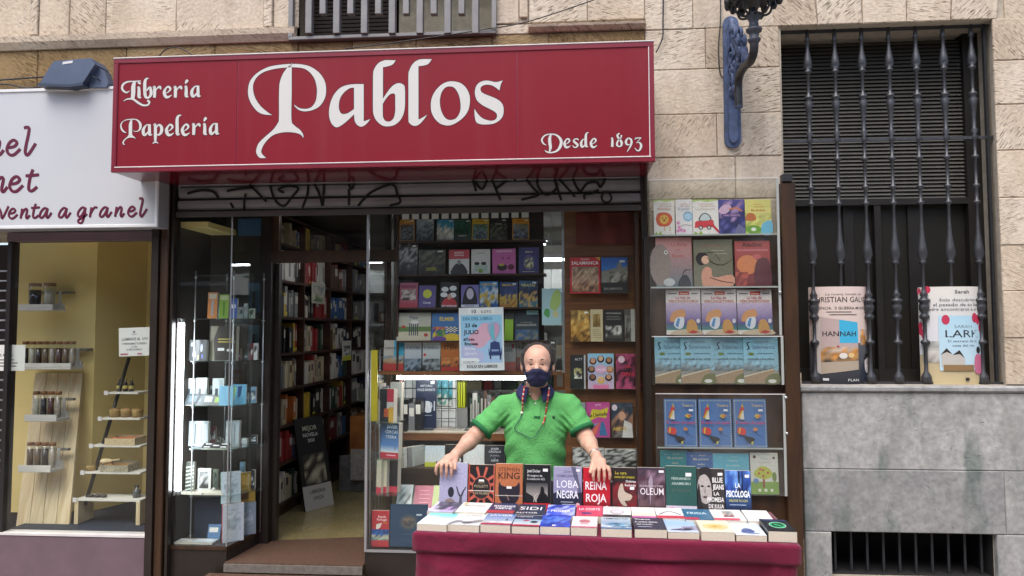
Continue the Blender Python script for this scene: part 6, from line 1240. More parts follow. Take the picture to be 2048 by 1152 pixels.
# stepped stand in the window foot
sp_ = thing('stepped_stand', (X(860, YG + .3), YG + .3, vz), 'dark stepped stand at the foot of the show window', 'stand')
s1z = at(825, 1008, YG + .17).z; s2z = at(860, 934, YG + .36).z
M_STAND = mat('dark_brown_stand', '38281C', .5, var=.2)
bx('lower_step', M_STAND, sp_, X(748, YG + .3) + .005, X(1120, YG + .3), YG + .14, YG + .3, vz, s1z - .07)
bx('upper_step', M_STAND, sp_, X(800, YG + .4), X(1120, YG + .4), YG + .301, YG + .47, vz, s2z)
# books on the window floor
yf = YG + .05
cbook('red road atlas with a coastal photo on the window floor', (32, 116), 835, yf, lambda P: (P.r(0, 0, 1, 1, 'B83038'), P.n(0, .18, 1, .48, 7, 5, ['4A8A90', 'B8B8A0', '2A5AA0', '2A4A90'], 3), P.t('España', .6, .8, .06, 'F0E0E0', .012, .6), P.t('Portugal', .58, .72, .06, 'F0E0E0', .012, .7), P.p([(.25, .5), (.28, .62), (.6, .66), (.5, .54), (.35, .48)], 'E0D8D0'), P.t('2020', .78, .64, .04, 'D8A030', .01)), 'B02C34', vz + .008)
cbook('dark blue hardback with a faint round emblem on the window floor', (122, 304), 806, yf + .01, lambda P: (P.r(0, 0, 1, 1, '27425E'), P.e(.5, .58, .26, .2, '3E4E5E', 24), P.e(.5, .58, .2, .15, '5A5A5C', 24), P.n(.36, .48, .64, .68, 5, 5, ['6A5A54', '4A4A50', '7A6A60'], 3), P.t('ATLAS', .5, .12, .09, '35526E', .01, .6), P.r(.35, .3, .65, .305, '6A8298'), P.r(.7, .74, .85, .78, 'C8D4E0')), '243C56', vz + .008, hard=True)
cbook('magenta topped booklet tilted on the stepped stand', (222, 322), 728, YG + .18, lambda P: (P.r(0, 0, 1, 1, 'A83058'), P.r(0, 0, .08, 1, '28242A'), P.lines(.3, .9, .8, 4, .14, 'D87A98', .03), P.r(.8, .08, .92, .2, 'E8E0E0')), 'A02C54', s1z - .069, lean=35)
cbook('white sketch booklet tilted beside the magenta booklet', (146, 220), 724, YG + .175, lambda P: (P.r(0, 0, 1, 1, 'C8CCCC'), P.n(.1, .1, .9, .9, 5, 6, ['D0D4D4', '5A6064', 'C8CCCC', 'B8BCBC'], 6)), 'C0C4C4', s1z - .069, lean=35)
cbook('pale green booklet tilted behind the corner of the table', (322, 352), 724, YG + .18, plain('A8B46A'), 'A0AC64', s1z - .069, lean=35)
cbook('white and yellow summer book on the upper step', (292, 388), 518, YG + .37, lambda P: (P.g(0, 0, 1, 1, 'C8D8E0', 'E4E4DC'), P.r(0, 0, 1, .22, 'C8D040'), P.e(.6, .2, .05, .08, '5A5A6A')), 'D8D8D0', s2z)
cbook('black book with a white ring on the upper step', (392, 478), 512, YG + .38, lambda P: (P.r(0, 0, 1, 1, '1A1A1C'), P.e(.6, .3, .3, .16, 'D8D8D8'), P.e(.6, .3, .2, .1, '1A1A1C')), '1A1A1C', s2z)
cbook('blank white cardboard display on the upper step', (480, 582), 512, YG + .385, plain('E2E4E2'), 'DCDEDC', s2z, t=.008)
cbook('black novel with blocky white capitals behind the standing row', (584, 682), 516, YG + .37, lambda P: (P.r(0, 0, 1, 1, '2A2C34'), P.t('JAVIER', .5, .8, .09, 'D0D4D8', .02, .7), P.t('CASTILLO', .5, .67, .09, 'D0D4D8', .02, .85), P.t('LA CHICA', .5, .5, .07, 'B8BCC4', .015, .7), P.t('DE', .5, .4, .04, 'B8BCC4'), P.t('NIEVE', .5, .27, .09, 'D0D4D8', .02, .7)), '2A2C34', s2z)
for i in range(5):
    a = at(805 + 8 * i, 960, YG + .33 + .02 * i)
    book(['red spined paperback fanned at the stand end', 'cream paperback fanned second from the red one', 'white paperback fanned third from the red one', 'grey paperback fanned fourth from the red one', 'pale paperback fanned last beside the white summer book'][i], (a.x, YG + .31 + .03 * i, s2z + .001), .15, at(805, 895, YG + .35).z - s2z, .02, plain(['A82A34', 'C8C4A8', 'D0D0C8', '8A8A88', 'BCC0B8'][i]), ['A82A34', 'C8C4A8', 'D0D0C8', '8A8A88', 'BCC0B8'][i], rot=(R(-3), 0, R(62)), group=None)
book('wide white catalogue lying tilted on the stepped stand', (at(858, 985, YG + .2).x, YG + .2, s1z - .06), .2, .26, .012, plain('DCDED6', ('lines', .2, .8, .6, 2, .1, 'A8AAA4', .012)), 'D0D2CA', rot=(R(-48), 0, R(-12)), name='catalogue', cat='catalogue')
book('second white catalogue behind the tilted one', (at(850, 950, YG + .28).x, YG + .27, s1z + .02), .2, .22, .012, plain('D6D8D0'), 'CACCC4', rot=(R(-50), 0, R(-14)), name='catalogue', cat='catalogue')
# narrow side rack at the doorway end with stacked paperbacks
sr = thing('side_rack', (X(770, YG + .2), YG + .2, vz), 'narrow rack of glass ledges at the doorway end of the window', 'rack')
srx0, srx1 = x735 + .016, X(800, YG + .1)
srz = [at(775, y, YG + .1).z for y in (844, 915, 986)]
for z_ in srz: bx('ledge', M_SHELFGLASS, sr, srx0, srx1, YG + .03, YG + .29, z_ - .007, z_ - .0005)
for y in (YG + .035, YG + .285): MB().tube([(srx0 + .006, y, vz), (srx0 + .006, y, srz[0] + .5)], .005, 6).build('rod', M_ALU, sr)
def side_book(label, px0, px1, pytop, k, Y, draw, c, t=.03, yaw=-18): 
    xa_, xb_ = X(px0, Y, 900), X(px1, Y, 900); return book(label, ((xa_ + xb_) / 2, Y, srz[k] + .001), xb_ - xa_, at(px0, pytop, Y).z - srz[k], t, draw, c, rot=(R(-2), 0, R(yaw)))
side_book('paperback with red and white blocks on the top side ledge', 757, 788, 778, 0, YG + .10, lambda P: (P.r(0, 0, 1, 1, '22262E'), P.r(.5, .6, 1, 1, 'A83448'), P.r(.5, .4, 1, .6, 'B8B8B8'), P.r(.3, .15, 1, .4, 'B85A3A'), P.r(.65, .0, 1, .45, 'C09A40')), 'C8BCA8', .05)
side_book('white paperback leaning behind the red and white one', 777, 803, 765, 0, YG + .2, plain('C8CCC8', ('n', .1, .1, .9, .6, 3, 4, ['C0C4C0', '8A8E8C'], 3)), 'D0D0C8', .03)
side_book('navy novel with serif author name and red band on the middle ledge', 758, 799, 846, 1, YG + .07, lambda P: (P.g(0, .35, 1, 1, '1A2436', '4A78B0'), P.g(0, .18, 1, .36, '4A78B0', 'B8C4D0'), P.t('JAVIER', .62, .84, .085, 'C8D0DC', .004, .6), P.t('CERCAS', .6, .70, .085, 'C8D0DC', .004, .7), P.t('TERRA', .58, .56, .085, 'C8D0DC', .004, .6), P.r(.8, .24, .83, .36, '2A3A50'), P.r(0, 0, 1, .16, 'A82438'), P.r(.35, .07, .85, .1, 'D8A8B0')), 'C8C0B0', .05)
for i, (a, b, c) in enumerate(((752, 763, 'C8BEA8'), (763, 774, 'D0C6B0'), (774, 796, '1E1C1E'))):
    side_book(['cream paperback block with red foot on the low side ledge', 'second cream paperback block on the low side ledge', 'black paperback with red foot on the low side ledge'][i], a, b, 918, 2, YG + .08 + .02 * i, plain(c, ('r', 0, 0, 1, .18, 'C0384A')), c, .05)
for i in range(4):
    x = srx0 + .012 + .022 * i; o = obj('shelved_book', spine_mesh(['cream', 'white', 'grey', 'black'][i], 1), label=f"tall {['cream', 'white', 'grey', 'black'][i]} book stood at the back of the top side ledge", cat='book'); o.rotation_euler = (0, 0, R(-90)); o.location = (x, YG + .285, srz[0] + .001); o.scale = (.12, .02, .28 - .02 * i)
bx('yellow_bag', mat('yellow_plastic', 'A89A20', .4, var=.15), None, x735 + .03, x735 + .075, YG + .012, YG + .028, at(752, 842, YG + .02).z, at(752, 700, YG + .02).z, label='yellow plastic sleeve hung against the doorway end of the glass', cat='sleeve')
for i in range(3):
    x = X(806 + 12 * i, YC + .0); o = obj('paperback', spine_mesh(['black', 'grey', 'black'][i], 1), label=f"{['black', 'grey', 'black'][i]} spined paperback, {ORD[i]} in the stack left of the navy novel", cat='book'); o.rotation_euler = (0, 0, R(-90)); o.location = (X(800, YC) + .01 + .05 * i, YC + .2, cz1 + .001); o.scale = (.15, .046, .24 - .03 * (i % 2))
# ================================================================== glazed display cases on the wall
YK = 4.99
rk = thing('wall_display_case', (X(1440, YK), YK, 0), 'clear fronted wall cases of children books on a brown wooden backing', 'display case')
bx('backboard', M_BROWNFRAME, rk, X(1296, YW), X(1592, YW), YW - .055, YW - .032, .3, Z(474, 1440, YW))
bx('post', M_BROWNFRAME, rk, X(1566, YK), X(1594, YK), YK - .02, YW - .008, GZ, Z(366, 1580, YK), b=.004)
bx('post_cap', M_BLACKIRON, rk, X(1568, YK), X(1588, YK), YK - .03, YK + .03, Z(388, 1580, YK) + .08, Z(356, 1580, YK) + .02)
bx('post', M_DARKFRAME, rk, X(1290, YK), X(1302, YK), YK + .02, YW - .008, GZ, Z(474, 1300, YK))
M_BACK = mat('grey_case_back', '4E4A46', .6, var=.15)
def case(px0, px1, py0, py1, shelves, tilt=0):
    x0, x1, z0, z1 = rect(px0, py0, px1, py1, YK)
    bx('front_glass', M_ACRYL, rk, x0, x1, YK - .004, YK, z0, z1)
    bx('case_side', M_ACRYL, rk, x0, x0 + .006, YK + .0005, YK + .075, z0, z1); bx('case_side', M_ACRYL, rk, x1 - .006, x1, YK + .0005, YK + .075, z0, z1)
    bx('case_top', M_ACRYL, rk, x0 + .0065, x1 - .0065, YK + .0005, YK + .075, z1 - .006, z1); bx('case_floor', M_ACRYL, rk, x0 + .0065, x1 - .0065, YK + .0005, YK + .075, z0, z0 + .006)
    bx('edge', M_WHITEEDGE, rk, x0, x1, YK - .008, YK - .0045, z1 - .005, z1); bx('edge', mat('clear_plastic_edge', 'A8ACA8', .3), rk, x1 - .016, x1, YK - .008, YK - .0045, z0, z1 - .006)
    for y in shelves:
        z_ = at((px0 + px1) / 2, y, YK).z; bx('shelf', M_ACRYL, rk, x0 + .0065, x1 - .0065, YK + .001, YK + .072, z_ - .005, z_); bx('shelf_lip', mat('clear_plastic_edge'), rk, x0 + .007, x1 - .017, YK + .0002, YK + .0008, z_ - .006, z_ + .004)
    return x0, x1, z0, z1
cA = case(1299, 1560, 357, 671, (469, 574)); cB = case(1304, 1567, 672, 769, ()); cC = case(1312, 1572, 787, 990, (896,))
for (a, b, c, d) in ((1308, 1552, 480, 574), (1325, 1556, 578, 668), (1312, 1560, 676, 765), (1320, 1565, 800, 985)):
    x0, x1, z0, z1 = rect(a, b if 0 else c, b, d, YK + .06); bx('back_sheet', M_BACK, rk, x0, x1, YK + .06, YK + .066, z0, z1)
for i, (px, py) in enumerate(((1572, 795), (1574, 867), (1560, 585))): MB().sphere(tuple(at(px, py, YK - .012)), .011, 8, 6).build('clip', M_ALU, rk)
def rbook(label, px0, px1, py0, py1, draw, cover='999999', t=.012, z0=None, **k):
    Y = YK + .012; x0, x1, za, zb = rect(px0, py0, px1, py1, Y); za = z0 if z0 is not None else za
    return book(label, ((x0 + x1) / 2, Y, za + .0005), x1 - x0 - .002, (zb - za) / math.cos(R(5)), t, draw, cover, rot=(R(-5), 0, R(random.uniform(-2.5, 2.5))), **k)
szA = [at(1430, y, YK).z for y in (469, 574)]; zA0 = cA[2] + .006; zB0 = cB[2] + .006; zC1 = at(1442, 896, YK).z; zC0 = cC[2] + .006
Q9 = lambda x: 1300 + x / 5.007
def grass(P): P.p([(0, 0), (.1, .1), (.2, .02), (.3, .12), (.4, 0)], '8AB03A'); P.p([(0, 1), (0, .93), (.3, .97), (.6, .93), (1, .97), (1, 1)], 'A8C070')
def d1(P):
    P.r(0, 0, 1, 1, 'DCD8D0'); grass(P); P.p([(.1, .45), (.2, .6), (.45, .64), (.75, .6), (.9, .45), (.75, .28), (.45, .24), (.2, .28)], 'C85A38', 4); P.e(.5, .44, .22, .13, 'D8A848'); P.e(.42, .47, .03, .02, '2A2420'); P.e(.58, .47, .03, .02, '2A2420'); P.e(.5, .41, .05, .025, '4A2A20'); P.r(.5, .12, .54, .24, 'C89A48'); P.r(.75, .12, .79, .24, 'C89A48'); P.t('Animales', .5, .7, .07, 'C88A7A', .008, .8); P.lines(.25, .9, .86, 2, .06, 'C8A8A0', .015)
def d2(P):
    P.r(0, 0, 1, 1, 'DCD8D8'); P.e(.75, .52, .3, .14, '7AA8C8'); P.e(.75, .52, .24, .1, 'A8C8DC'); P.st([(.1, .18, .03), (.5, .28, .03), (.95, .26, .03)], '6A4A5A'); [P.e(u, v, .1, .05, 'D08AB0') for u, v in ((.15, .34), (.2, .22), (.12, .12), (.3, .14), (.5, .12))]; P.t('El jardín', .5, .7, .07, '8AA0A8', .008, .8); P.lines(.25, .9, .86, 2, .06, 'C8A8A0', .015)
def d3(P):
    P.r(0, 0, 1, 1, 'DEDAD4'); grass(P); P.p([(.08, .25), (.1, .36), (.25, .4), (.75, .42), (.8, .32), (.78, .22), (.1, .2)], 'C83A40', 3); P.p([(.25, .4), (.3, .55), (.45, .62), (.62, .58), (.72, .42)], '5A6468', 3); P.p([(.3, .41), (.34, .53), (.46, .59), (.6, .55), (.67, .42)], 'C0CCCC', 3); P.e(.3, .2, .09, .06, '4A4444'); P.e(.62, .2, .09, .06, '4A4444'); P.e(.3, .2, .05, .035, 'D0CCC8'); P.e(.62, .2, .05, .035, 'D0CCC8'); P.p([(.78, .3), (1, .12), (1, .03), (.74, .24)], 'C02A38'); P.t('Los transportes', .5, .7, .06, 'B8A8A0', .008, .85); P.lines(.25, .9, .86, 2, .06, 'D0A8A0', .015)
def d4(P): P.r(0, 0, 1, 1, '34346A'); P.n(0, 0, 1, 1, 7, 9, ['5A5A9A', '2E2E66', '34346E', 'A888B0', '4A4488'], 5); P.p([(0, .65), (.2, .85), (.5, .8), (.3, .6)], 'C8A8C0', 3); P.st([(.4, .72, .06), (.7, .75, .06), (.9, .66, .06)], 'C8784A'); P.r(.1, .5, .9, .58, '4A3A70'); P.t('UNICORNIOS', .5, .52, .05, 'D0A0C8', .01, .8); P.p([(.55, 0), (.75, .3), (1, .15), (1, 0)], '6A6A90')
def d5(P): P.r(0, 0, 1, 1, 'D8CE78'); P.n(0, 0, 1, .6, 7, 6, ['7AA83A', 'D0D070', 'C8C86A', 'D8D080'], 6); P.p([(.0, .4), (.1, .6), (.35, .58), (.4, .4)], 'B86A38', 3); P.p([(.6, 0), (.65, .3), (1, .38), (1, 0)], '6AB4D0', 3); P.e(.3, .14, .3, .12, '6A9A2A'); P.e(.3, .14, .1, .05, 'E4E4DC'); P.t('En el zoo', .5, .66, .07, 'B8502A', .012, .7); P.lines(.3, .8, .84, 2, .06, 'C8904A', .012)
g1 = 'toddler picture books in the wall case'
for lb, a, b, dr, cv in (('white picture book with an orange maned drawn head in the wall case', 38, 250, d1, 'D0CCC4'), ('white picture book with a blue drawn bird in the wall case', 258, 425, d2, 'D0CCCC'), ('white picture book with a red drawn car in the wall case', 428, 690, d3, 'D0CCC4'), ('dark blue picture book with pastel shapes in the wall case', 688, 955, d4, '303062'), ('yellow green picture book with animals in the wall case', 956, 1222, d5, 'C8C070')):
    rbook(lb, Q9(a), Q9(b), 398, 469, dr, cv, z0=szA[0])
def e1(P): P.g(0, 0, 1, 1, 'C48A84', '5A7078'); P.e(.12, .45, .3, .42, '8A7A72'); P.e(.28, .7, .05, .04, 'D8D8D0'); P.e(.28, .7, .025, .02, '1A1A1A'); P.t('La Bella', .65, .82, .07, 'B05A54', .004, .6); P.t('y la', .62, .73, .05, 'B05A54', .004); P.t('Bestia', .62, .6, .07, 'B05A54', .004, .5); P.e(.35, .1, .16, .08, 'B8BCBC'); P.p([(.6, .02), (.68, .2), (.85, .24), (.95, .02)], '2A3036', 3); P.st([(.72, .22, .02), (.8, .34, .03), (.98, .34, .01)], '22282C')
def e2(P): P.r(0, 0, 1, 1, '6E6C5A'); P.t('Thumbelina', .45, .84, .06, '8A5A4A', .004, .6); P.lines(.45, .9, .76, 2, .07, 'A8A488', .01); P.p([(.05, .6), (.15, .72), (.35, .68), (.3, .5), (.15, .46)], '1E1C1E', 4); P.e(.3, .57, .1, .09, 'D0A890'); P.p([(.2, .3), (.3, .42), (.45, .38), (.5, .2), (.98, .25), (.98, .02), (.3, .0), (.2, .1)], 'C89078', 3); P.st([(.35, .62, .02), (.5, .5, .02), (.75, .46, .02), (1, .58, .01)], '26241E'); P.st([(.2, .7, .015), (.5, .72, .015), (.68, .55, .01)], '26241E'); P.st([(.4, .2, .02), (.7, .12, .02), (1, .08, .02)], '26241E')
def e3(P): P.g(0, 0, 1, 1, 'B0504A', '6A2E34'); P.e(.35, .45, .3, .2, 'C87A4A'); P.p([(.55, .0), (.6, .5), (.95, .55), (1, .0)], '5A2E34', 4); P.e(.62, .62, .12, .05, 'B85A5A'); P.t('Aladino', .5, .82, .09, '2A1A20', .012, .75); P.r(.05, .73, .95, .77, 'B86A70'); P.n(0, 0, .35, .3, 4, 4, ['A84A40', '7A3438', 'B85A48'], 4); P.r(0, .94, 1, 1, '3A2A30')
for lb, a, b, y, dr, cv in (('pink and blue fairy tale book with a grey beast in the wall case', 62, 428, 474, e1, 'A87A78'), ('olive fairy tale book with a reclining dark haired figure in the wall case', 440, 832, 478, e2, '66644E'), ('red sunset fairy tale book in the wall case', 855, 1210, 475, e3, '8A3E3E')): rbook(lb, Q9(a), Q9(b), y, 574, dr, cv, z0=szA[1])
def f1(P):
    P.r(0, 0, 1, 1, 'CFC8C4'); P.g(0, .25, 1, .7, 'B8A8C0', '5E4C8A'); P.g(0, .1, 1, .26, '4A4A80', '3A7A70'); P.p([(.1, .0), (.35, .1), (.8, .12), (1, .08), (1, 0)], 'B8A890', 3)
    P.r(.38, .88, .68, .96, 'B82A3A'); P.t('Asterix', .53, .895, .04, 'F0D8A0', .015, .27); P.r(.06, .9, .32, .92, '4A4448'); P.r(.74, .9, .94, .92, '4A4448'); P.t('La hija de', .5, .79, .06, 'A82A34', .015, .6); P.t('VERCINGETORIX', .5, .71, .06, 'A84A44', .012, .88)
    P.p([(.1, .3), (.2, .5), (.5, .56), (.55, .4), (.3, .3)], 'C08A58', 3); P.p([(.22, .2), (.28, .36), (.5, .38), (.5, .2), (.38, .12)], 'C8CCD4', 3); P.p([(.26, .2), (.33, .36), (.4, .36), (.34, .15)], '4A80B0'); P.p([(.6, .05), (.62, .3), (.8, .32), (.9, .1)], 'B88A4A', 3); P.p([(.62, .04), (.75, .1), (.95, .06), (.8, .02)], 'A83430'); P.e(.92, .3, .05, .05, 'C8C8CC')
fl_ = 'identical purple and cream comic album in the wall case, shown three times'
for i in range(3): rbook(['purple and cream comic album nearest the shop doorway in the wall case', 'purple and cream comic album in the middle of three', 'purple and cream comic album nearest the brown post'][i], 1332.5 + 71.5 * i, 1402 + 71.8 * i, 579, 666, f1, 'C8C0BC', z0=zA0, group='purple comic albums in the wall case')
def h1(P):
    P.g(0, .3, 1, 1, '7EB0C4', '8CB4C4'); P.r(0, 0, 1, .3, '8A8A84'); P.n(0, .26, .5, .48, 6, 4, ['6A6A68', '7A8A90', '8AB0C0'], 3); P.n(.5, .28, 1, .4, 5, 2, ['6A7A80', '88AEBE'], 4); P.p([(0, 0), (0, .14), (.85, .3), (.9, .27), (.6, 0)], '9A8468'); P.p([(0, .13), (0, .16), (.85, .315), (.86, .3)], 'C8BCA4'); P.p([(.6, 0), (.66, .14), (.8, .2), (1, .2), (1, 0)], '6E7048', 3); P.e(.8, .05, .12, .04, 'D0D0C8')
    P.t('Historia', .52, .86, .07, '6A7A94', .004, .55); P.t('Salamanca', .58, .74, .08, '5E6E88', .004, .75); P.st([(.2, .88, .02), (.12, .86, .03), (.14, .8, .035), (.17, .75, .035), (.1, .72, .02)], '2A2E34'); P.e(.22, .63, .09, .03, '6A7A3A'); P.r(.4, .63, .88, .645, '5A7A8A'); P.t('contada a los niños', .5, .5, .05, '3A4248', .006, .8)
hl = 'identical pale blue local history book in the wall case, shown four times'
for i, (a, b) in enumerate(((1310, 1362), (1362, 1427), (1428, 1488), (1488, 1558))):
    rbook('pale blue local history book ' + ('overlapping both neighbours, second from the shop doorway' if i == 1 else 'shown whole, nearest the brown post'), a if i in (1, 3) else a, a + 68 if i != 3 else b, 673.5, 766, h1, '86ACBC', z0=zB0, group='pale blue local history books in the wall case') if i in (1, 3) else None
for a in (1310, 1428):
    Y = YK + .030; x0, x1, za, zb = rect(a, 673.5, a + 68, 766, Y); book('pale blue local history book partly covered, ' + ('nearest the shop doorway' if a == 1310 else 'third from the shop doorway'), ((x0 + x1) / 2, Y, zB0 + .0005), x1 - x0, zb - zB0, .012, h1, '86ACBC', rot=(R(-4), 0, 0), group='pale blue local history books in the wall case')
def k1(P):
    P.r(0, 0, 1, 1, '4F76AE'); 
    for q in range(16):
        P.r(.03 + .06 * q, .955, .06 + .06 * q, .975, 'B8C0B0'); P.r(.03 + .06 * q, .025, .06 + .06 * q, .045, 'B8C0B0')
    for q in range(20): P.r(.03, .04 + .047 * q, .055, .065 + .047 * q, 'B8C0B0'); P.r(.945, .04 + .047 * q, .97, .065 + .047 * q, 'B8C0B0')
    P.p([(.12, .6), (.28, .92), (.32, .8), (.22, .62)], 'C8A82A'); P.p([(.18, .58), (.3, .78), (.32, .58)], 'D4D0C4'); P.p([(.12, .6), (.2, .78), (.26, .78)], 'B83038'); P.e(.26, .8, .07, .035, 'C03A3A'); P.t('Teatro', .72, .84, .06, 'C8B078', .012, .35); P.r(.75, .75, .88, .79, 'E0E4E8'); P.p([(.62, .65), (.7, .7), (.85, .66), (.72, .6)], 'C8A83A'); P.p([(.7, .66), (.86, .67), (.74, .63)], 'C03A4A'); P.t('El teatro de papel', .5, .49, .06, 'B83A6A', .02, .86); P.p([(.1, .3), (.13, .42), (.35, .38), (.32, .26)], 'C8403A', 2); P.p([(.13, .3), (.16, .42), (.2, .4), (.17, .28)], 'C8B03A'); P.p([(.3, .24), (.5, .22), (.62, .18), (.5, .1), (.36, .16)], '24262C', 2); P.p([(.5, .12), (.58, .14), (.52, .06)], 'C8C040'); P.st([(.62, .38, .02), (.7, .28, .015), (.88, .22, .01)], '2A3450'); P.e(.64, .38, .07, .035, 'C8804A'); P.t('cuentos', .5, .06, .025, 'A8C0E0', .004)
kl = 'identical blue book with bright cut paper toys in the lower wall case, shown three times'
for i in range(3): rbook(['blue book of cut paper toys nearest the shop doorway in the lower case', 'blue book of cut paper toys in the middle of three', 'blue book of cut paper toys nearest the brown post'][i], 1328.5 + 69.5 * i, 1395 + 69.7 * i, 799, 894, k1, '46699C', z0=zC1, group='blue cut paper books in the lower wall case')
def tl(c, c2, t1, t2): return lambda P: (P.r(0, 0, 1, 1, c), P.t(t1, .55, .8, .05, c2, .008, .7), P.t(t2, .55, .68, .05, c2, .008, .5), P.e(.2, .9, .02, .015, c2), P.t('descubre', .6, .9, .03, c2, .004))
for lb, a, b, y, dr, cv in (('teal picture book half hidden by standing novels in lower case', 1321, 1376, 902, tl('2E7E86', 'B8B090', 'Mis primeras', 'rimas'), '2A747C'), ('deep blue picture book half hidden in lower case', 1374, 1428, 905, tl('2E5C98', 'C8C098', 'Mis primeros', 'sustos'), '2A548C'), ('sky blue picture book half hidden in lower case', 1427, 1500, 908, tl('4AA0B8', '9AC8C0', 'Cuentos', 'de la sabana'), '4494AA')):
    rbook(lb, a, b, y, 985, dr, cv, z0=zC0)
rbook('white picture book with a green apple tree in lower case', 1502, 1558, 907, 985, lambda P: (P.r(0, 0, 1, 1, 'C4C4BC'), P.r(0, 0, 1, .3, '7A9A48'), P.r(.42, .16, .5, .4, '8A4A38'), P.p([(.12, .45), (.2, .6), (.45, .68), (.7, .6), (.78, .45), (.5, .36)], 'A8B040', 4), *[P.e(u, v, .04, .03, 'B83A34') for u, v in ((.3, .5), (.45, .58), (.45, .44), (.62, .52), (.35, .6))], P.e(.18, .32, .1, .06, '5A80B0'), P.e(.85, .42, .08, .12, '6A8040'), P.t('Vamos', .5, .84, .05, '8AA0A4', .006), P.t('a contar', .5, .75, .06, 'A8A89A', .006, .5), P.e(.15, .9, .06, .04, '5A3A34'), P.e(.85, .88, .05, .03, '5A4A44'), *[P.r(.25 + .22 * i, .06, .35 + .22 * i, .13, 'D8D8C8') for i in range(3)]), 'B8B8B0', z0=zC0)
# ================================================================== two advertising columns behind the bars
def column(label, pxa, pxb, py0, py1, draw, seed):
    Y = YW + .045; a, b = at(pxa, py1, Y + .08), at(pxb, py1, Y + .08); w_ = (b.x - a.x); h_ = at((pxa + pxb) / 2, py0, Y).z - wz0 - .001; cx = (a.x + b.x) / 2; z0 = wz0 + .001
    T = thing('advert_stand', (cx, Y, z0), label, 'stand'); r = w_ / 2 * 1.03; ry = .1
    def wrap(u, d): t_ = R(-80) + R(160) * u; return (r * math.sin(t_) + 0, ry - (ry + d) * math.cos(t_))
    ol = [wrap(i / 24, 0) for i in range(25)]; inn = [wrap(i / 24, -.003) for i in range(25)][::-1]
    pts = ol + inn; n = len(pts); vs = [(x, y, 0) for x, y in pts] + [(x, y, h_) for x, y in pts]
    fs = [(i, (i + 1) % n, (i + 1) % n + n, i + n) for i in range(n)] + [(i, i + 1, n - 2 - i, n - 1 - i) for i in range(24)] + [(i + n, i + 1 + n, 2 * n - 2 - i, 2 * n - 1 - i) for i in range(24)]
    obj('card', MB().add(vs, fs).mesh('card', mat('white_paper')), T, local=True)
    P = Print(w_, h_, .00025); P.k = 6
    def mp(u, v, d): x, y = wrap(u, d); return (x, y, v * h_)
    P.map = mp
    # split quads so that they follow the curve
    def quad(pts4, cols, P=P):
        d = P.lay(); n_ = max(1, int(abs(pts4[1][0] - pts4[0][0]) * 48)); (ua, va), (ub, _), (_, vc), _2 = pts4
        for i in range(n_):
            u0, u1 = ua + (ub - ua) * i / n_, ua + (ub - ua) * (i + 1) / n_
            P.mb.add([P.map(u0, va, d), P.map(u1, va, d), P.map(u1, vc, d), P.map(u0, vc, d)], [(0, 1, 2, 3)], cols)
    def poly(pts, c, sm=0, P=P):
        if sm: pts = smooth_path(pts, sm, True)
        d = P.lay(); tri = tessellate_polygon([[Vector((u, v, 0)) for u, v in pts]]); todo = [[pts[i] for i in t] for t in tri]; done = []
        while todo:
            t = todo.pop(); L_ = [(abs(t[i][0] - t[(i + 1) % 3][0]), i) for i in range(3)]; m_, i = max(L_)
            if m_ < .04: done.append(t); continue
            a_, b_, c_ = t[i], t[(i + 1) % 3], t[(i + 2) % 3]; h2 = ((a_[0] + b_[0]) / 2, (a_[1] + b_[1]) / 2); todo += [[a_, h2, c_], [h2, b_, c_]]
        P.mb.add([P.map(u, v, d) for t in done for u, v in t], [(3 * i, 3 * i + 1, 3 * i + 2) for i in range(len(done))], lin(c))
    P.p = poly; P.quad = quad; draw(P); obj('print', P.mb.mesh('print', M_PAPER), T, local=True)
def a1(P):
    P.g(0, .3, 1, 1, 'D8C4BC', 'CDBBB0'); P.g(0, 0, 1, .42, '55565C', '1E2028'); P.n(.0, .38, .2, .56, 3, 4, ['2A2420', 'B87A30', '6A4A38'], 4); P.n(.74, .4, 1, .56, 5, 4, ['8A8A86', 'B07A3A', 'C88A40', 'B8B0A8'], 5)
    P.t('La nueva novela de', .54, .91, .025, '6A5A54', .002, .5); P.t('CHRISTIAN GALVEZ', .52, .84, .055, '2E2A2A', .004, .82); P.t('FLORENCIA.  II GUERRA MUNDIAL', .5, .765, .028, '3A3434', .004, .82); P.lines(.3, .72, .735, 2, .028, '5A504C', .008)
    P.p([(.14, .12), (.14, .66), (.22, .69), (.22, .1)], 'B8AEA8'); P.p([(.22, .1), (.22, .69), (.7, .63), (.7, .15)], 'B4A09C'); P.p([(.46, .42), (.46, .66), (.7, .63), (.7, .42)], '3AAAD0'); P.t('HANNAH', .46, .49, .05, '2A2426', .015, .42); P.n(.22, .2, .7, .38, 8, 5, ['3A322C', '9A7A54', 'C88A40', 'B8A898'], 6); P.p([(.22, .1), (.22, .22), (.7, .24), (.7, .15)], 'A89A88'); P.e(.5, .29, .05, .03, 'D8D4CC'); P.e(.6, .295, .04, .025, 'D8B880'); P.e(.44, .385, .015, .01, 'A8283A')
    P.p([(.74, .03), (.76, .18), (.84, .24), (1, .2), (1, .03)], '1E2434', 2); P.p([(.82, .15), (.82, .25), (.88, .28), (.94, .25), (.93, .15), (.88, .11)], 'C8C0BC', 3); P.p([(.8, .24), (.84, .31), (.94, .3), (.96, .24), (.9, .27)], '1A1A1E', 2); P.r(.24, .035, .32, .06, 'C8C8C8'); P.t('PLAN', .62, .03, .025, 'D0D0D0', .006)
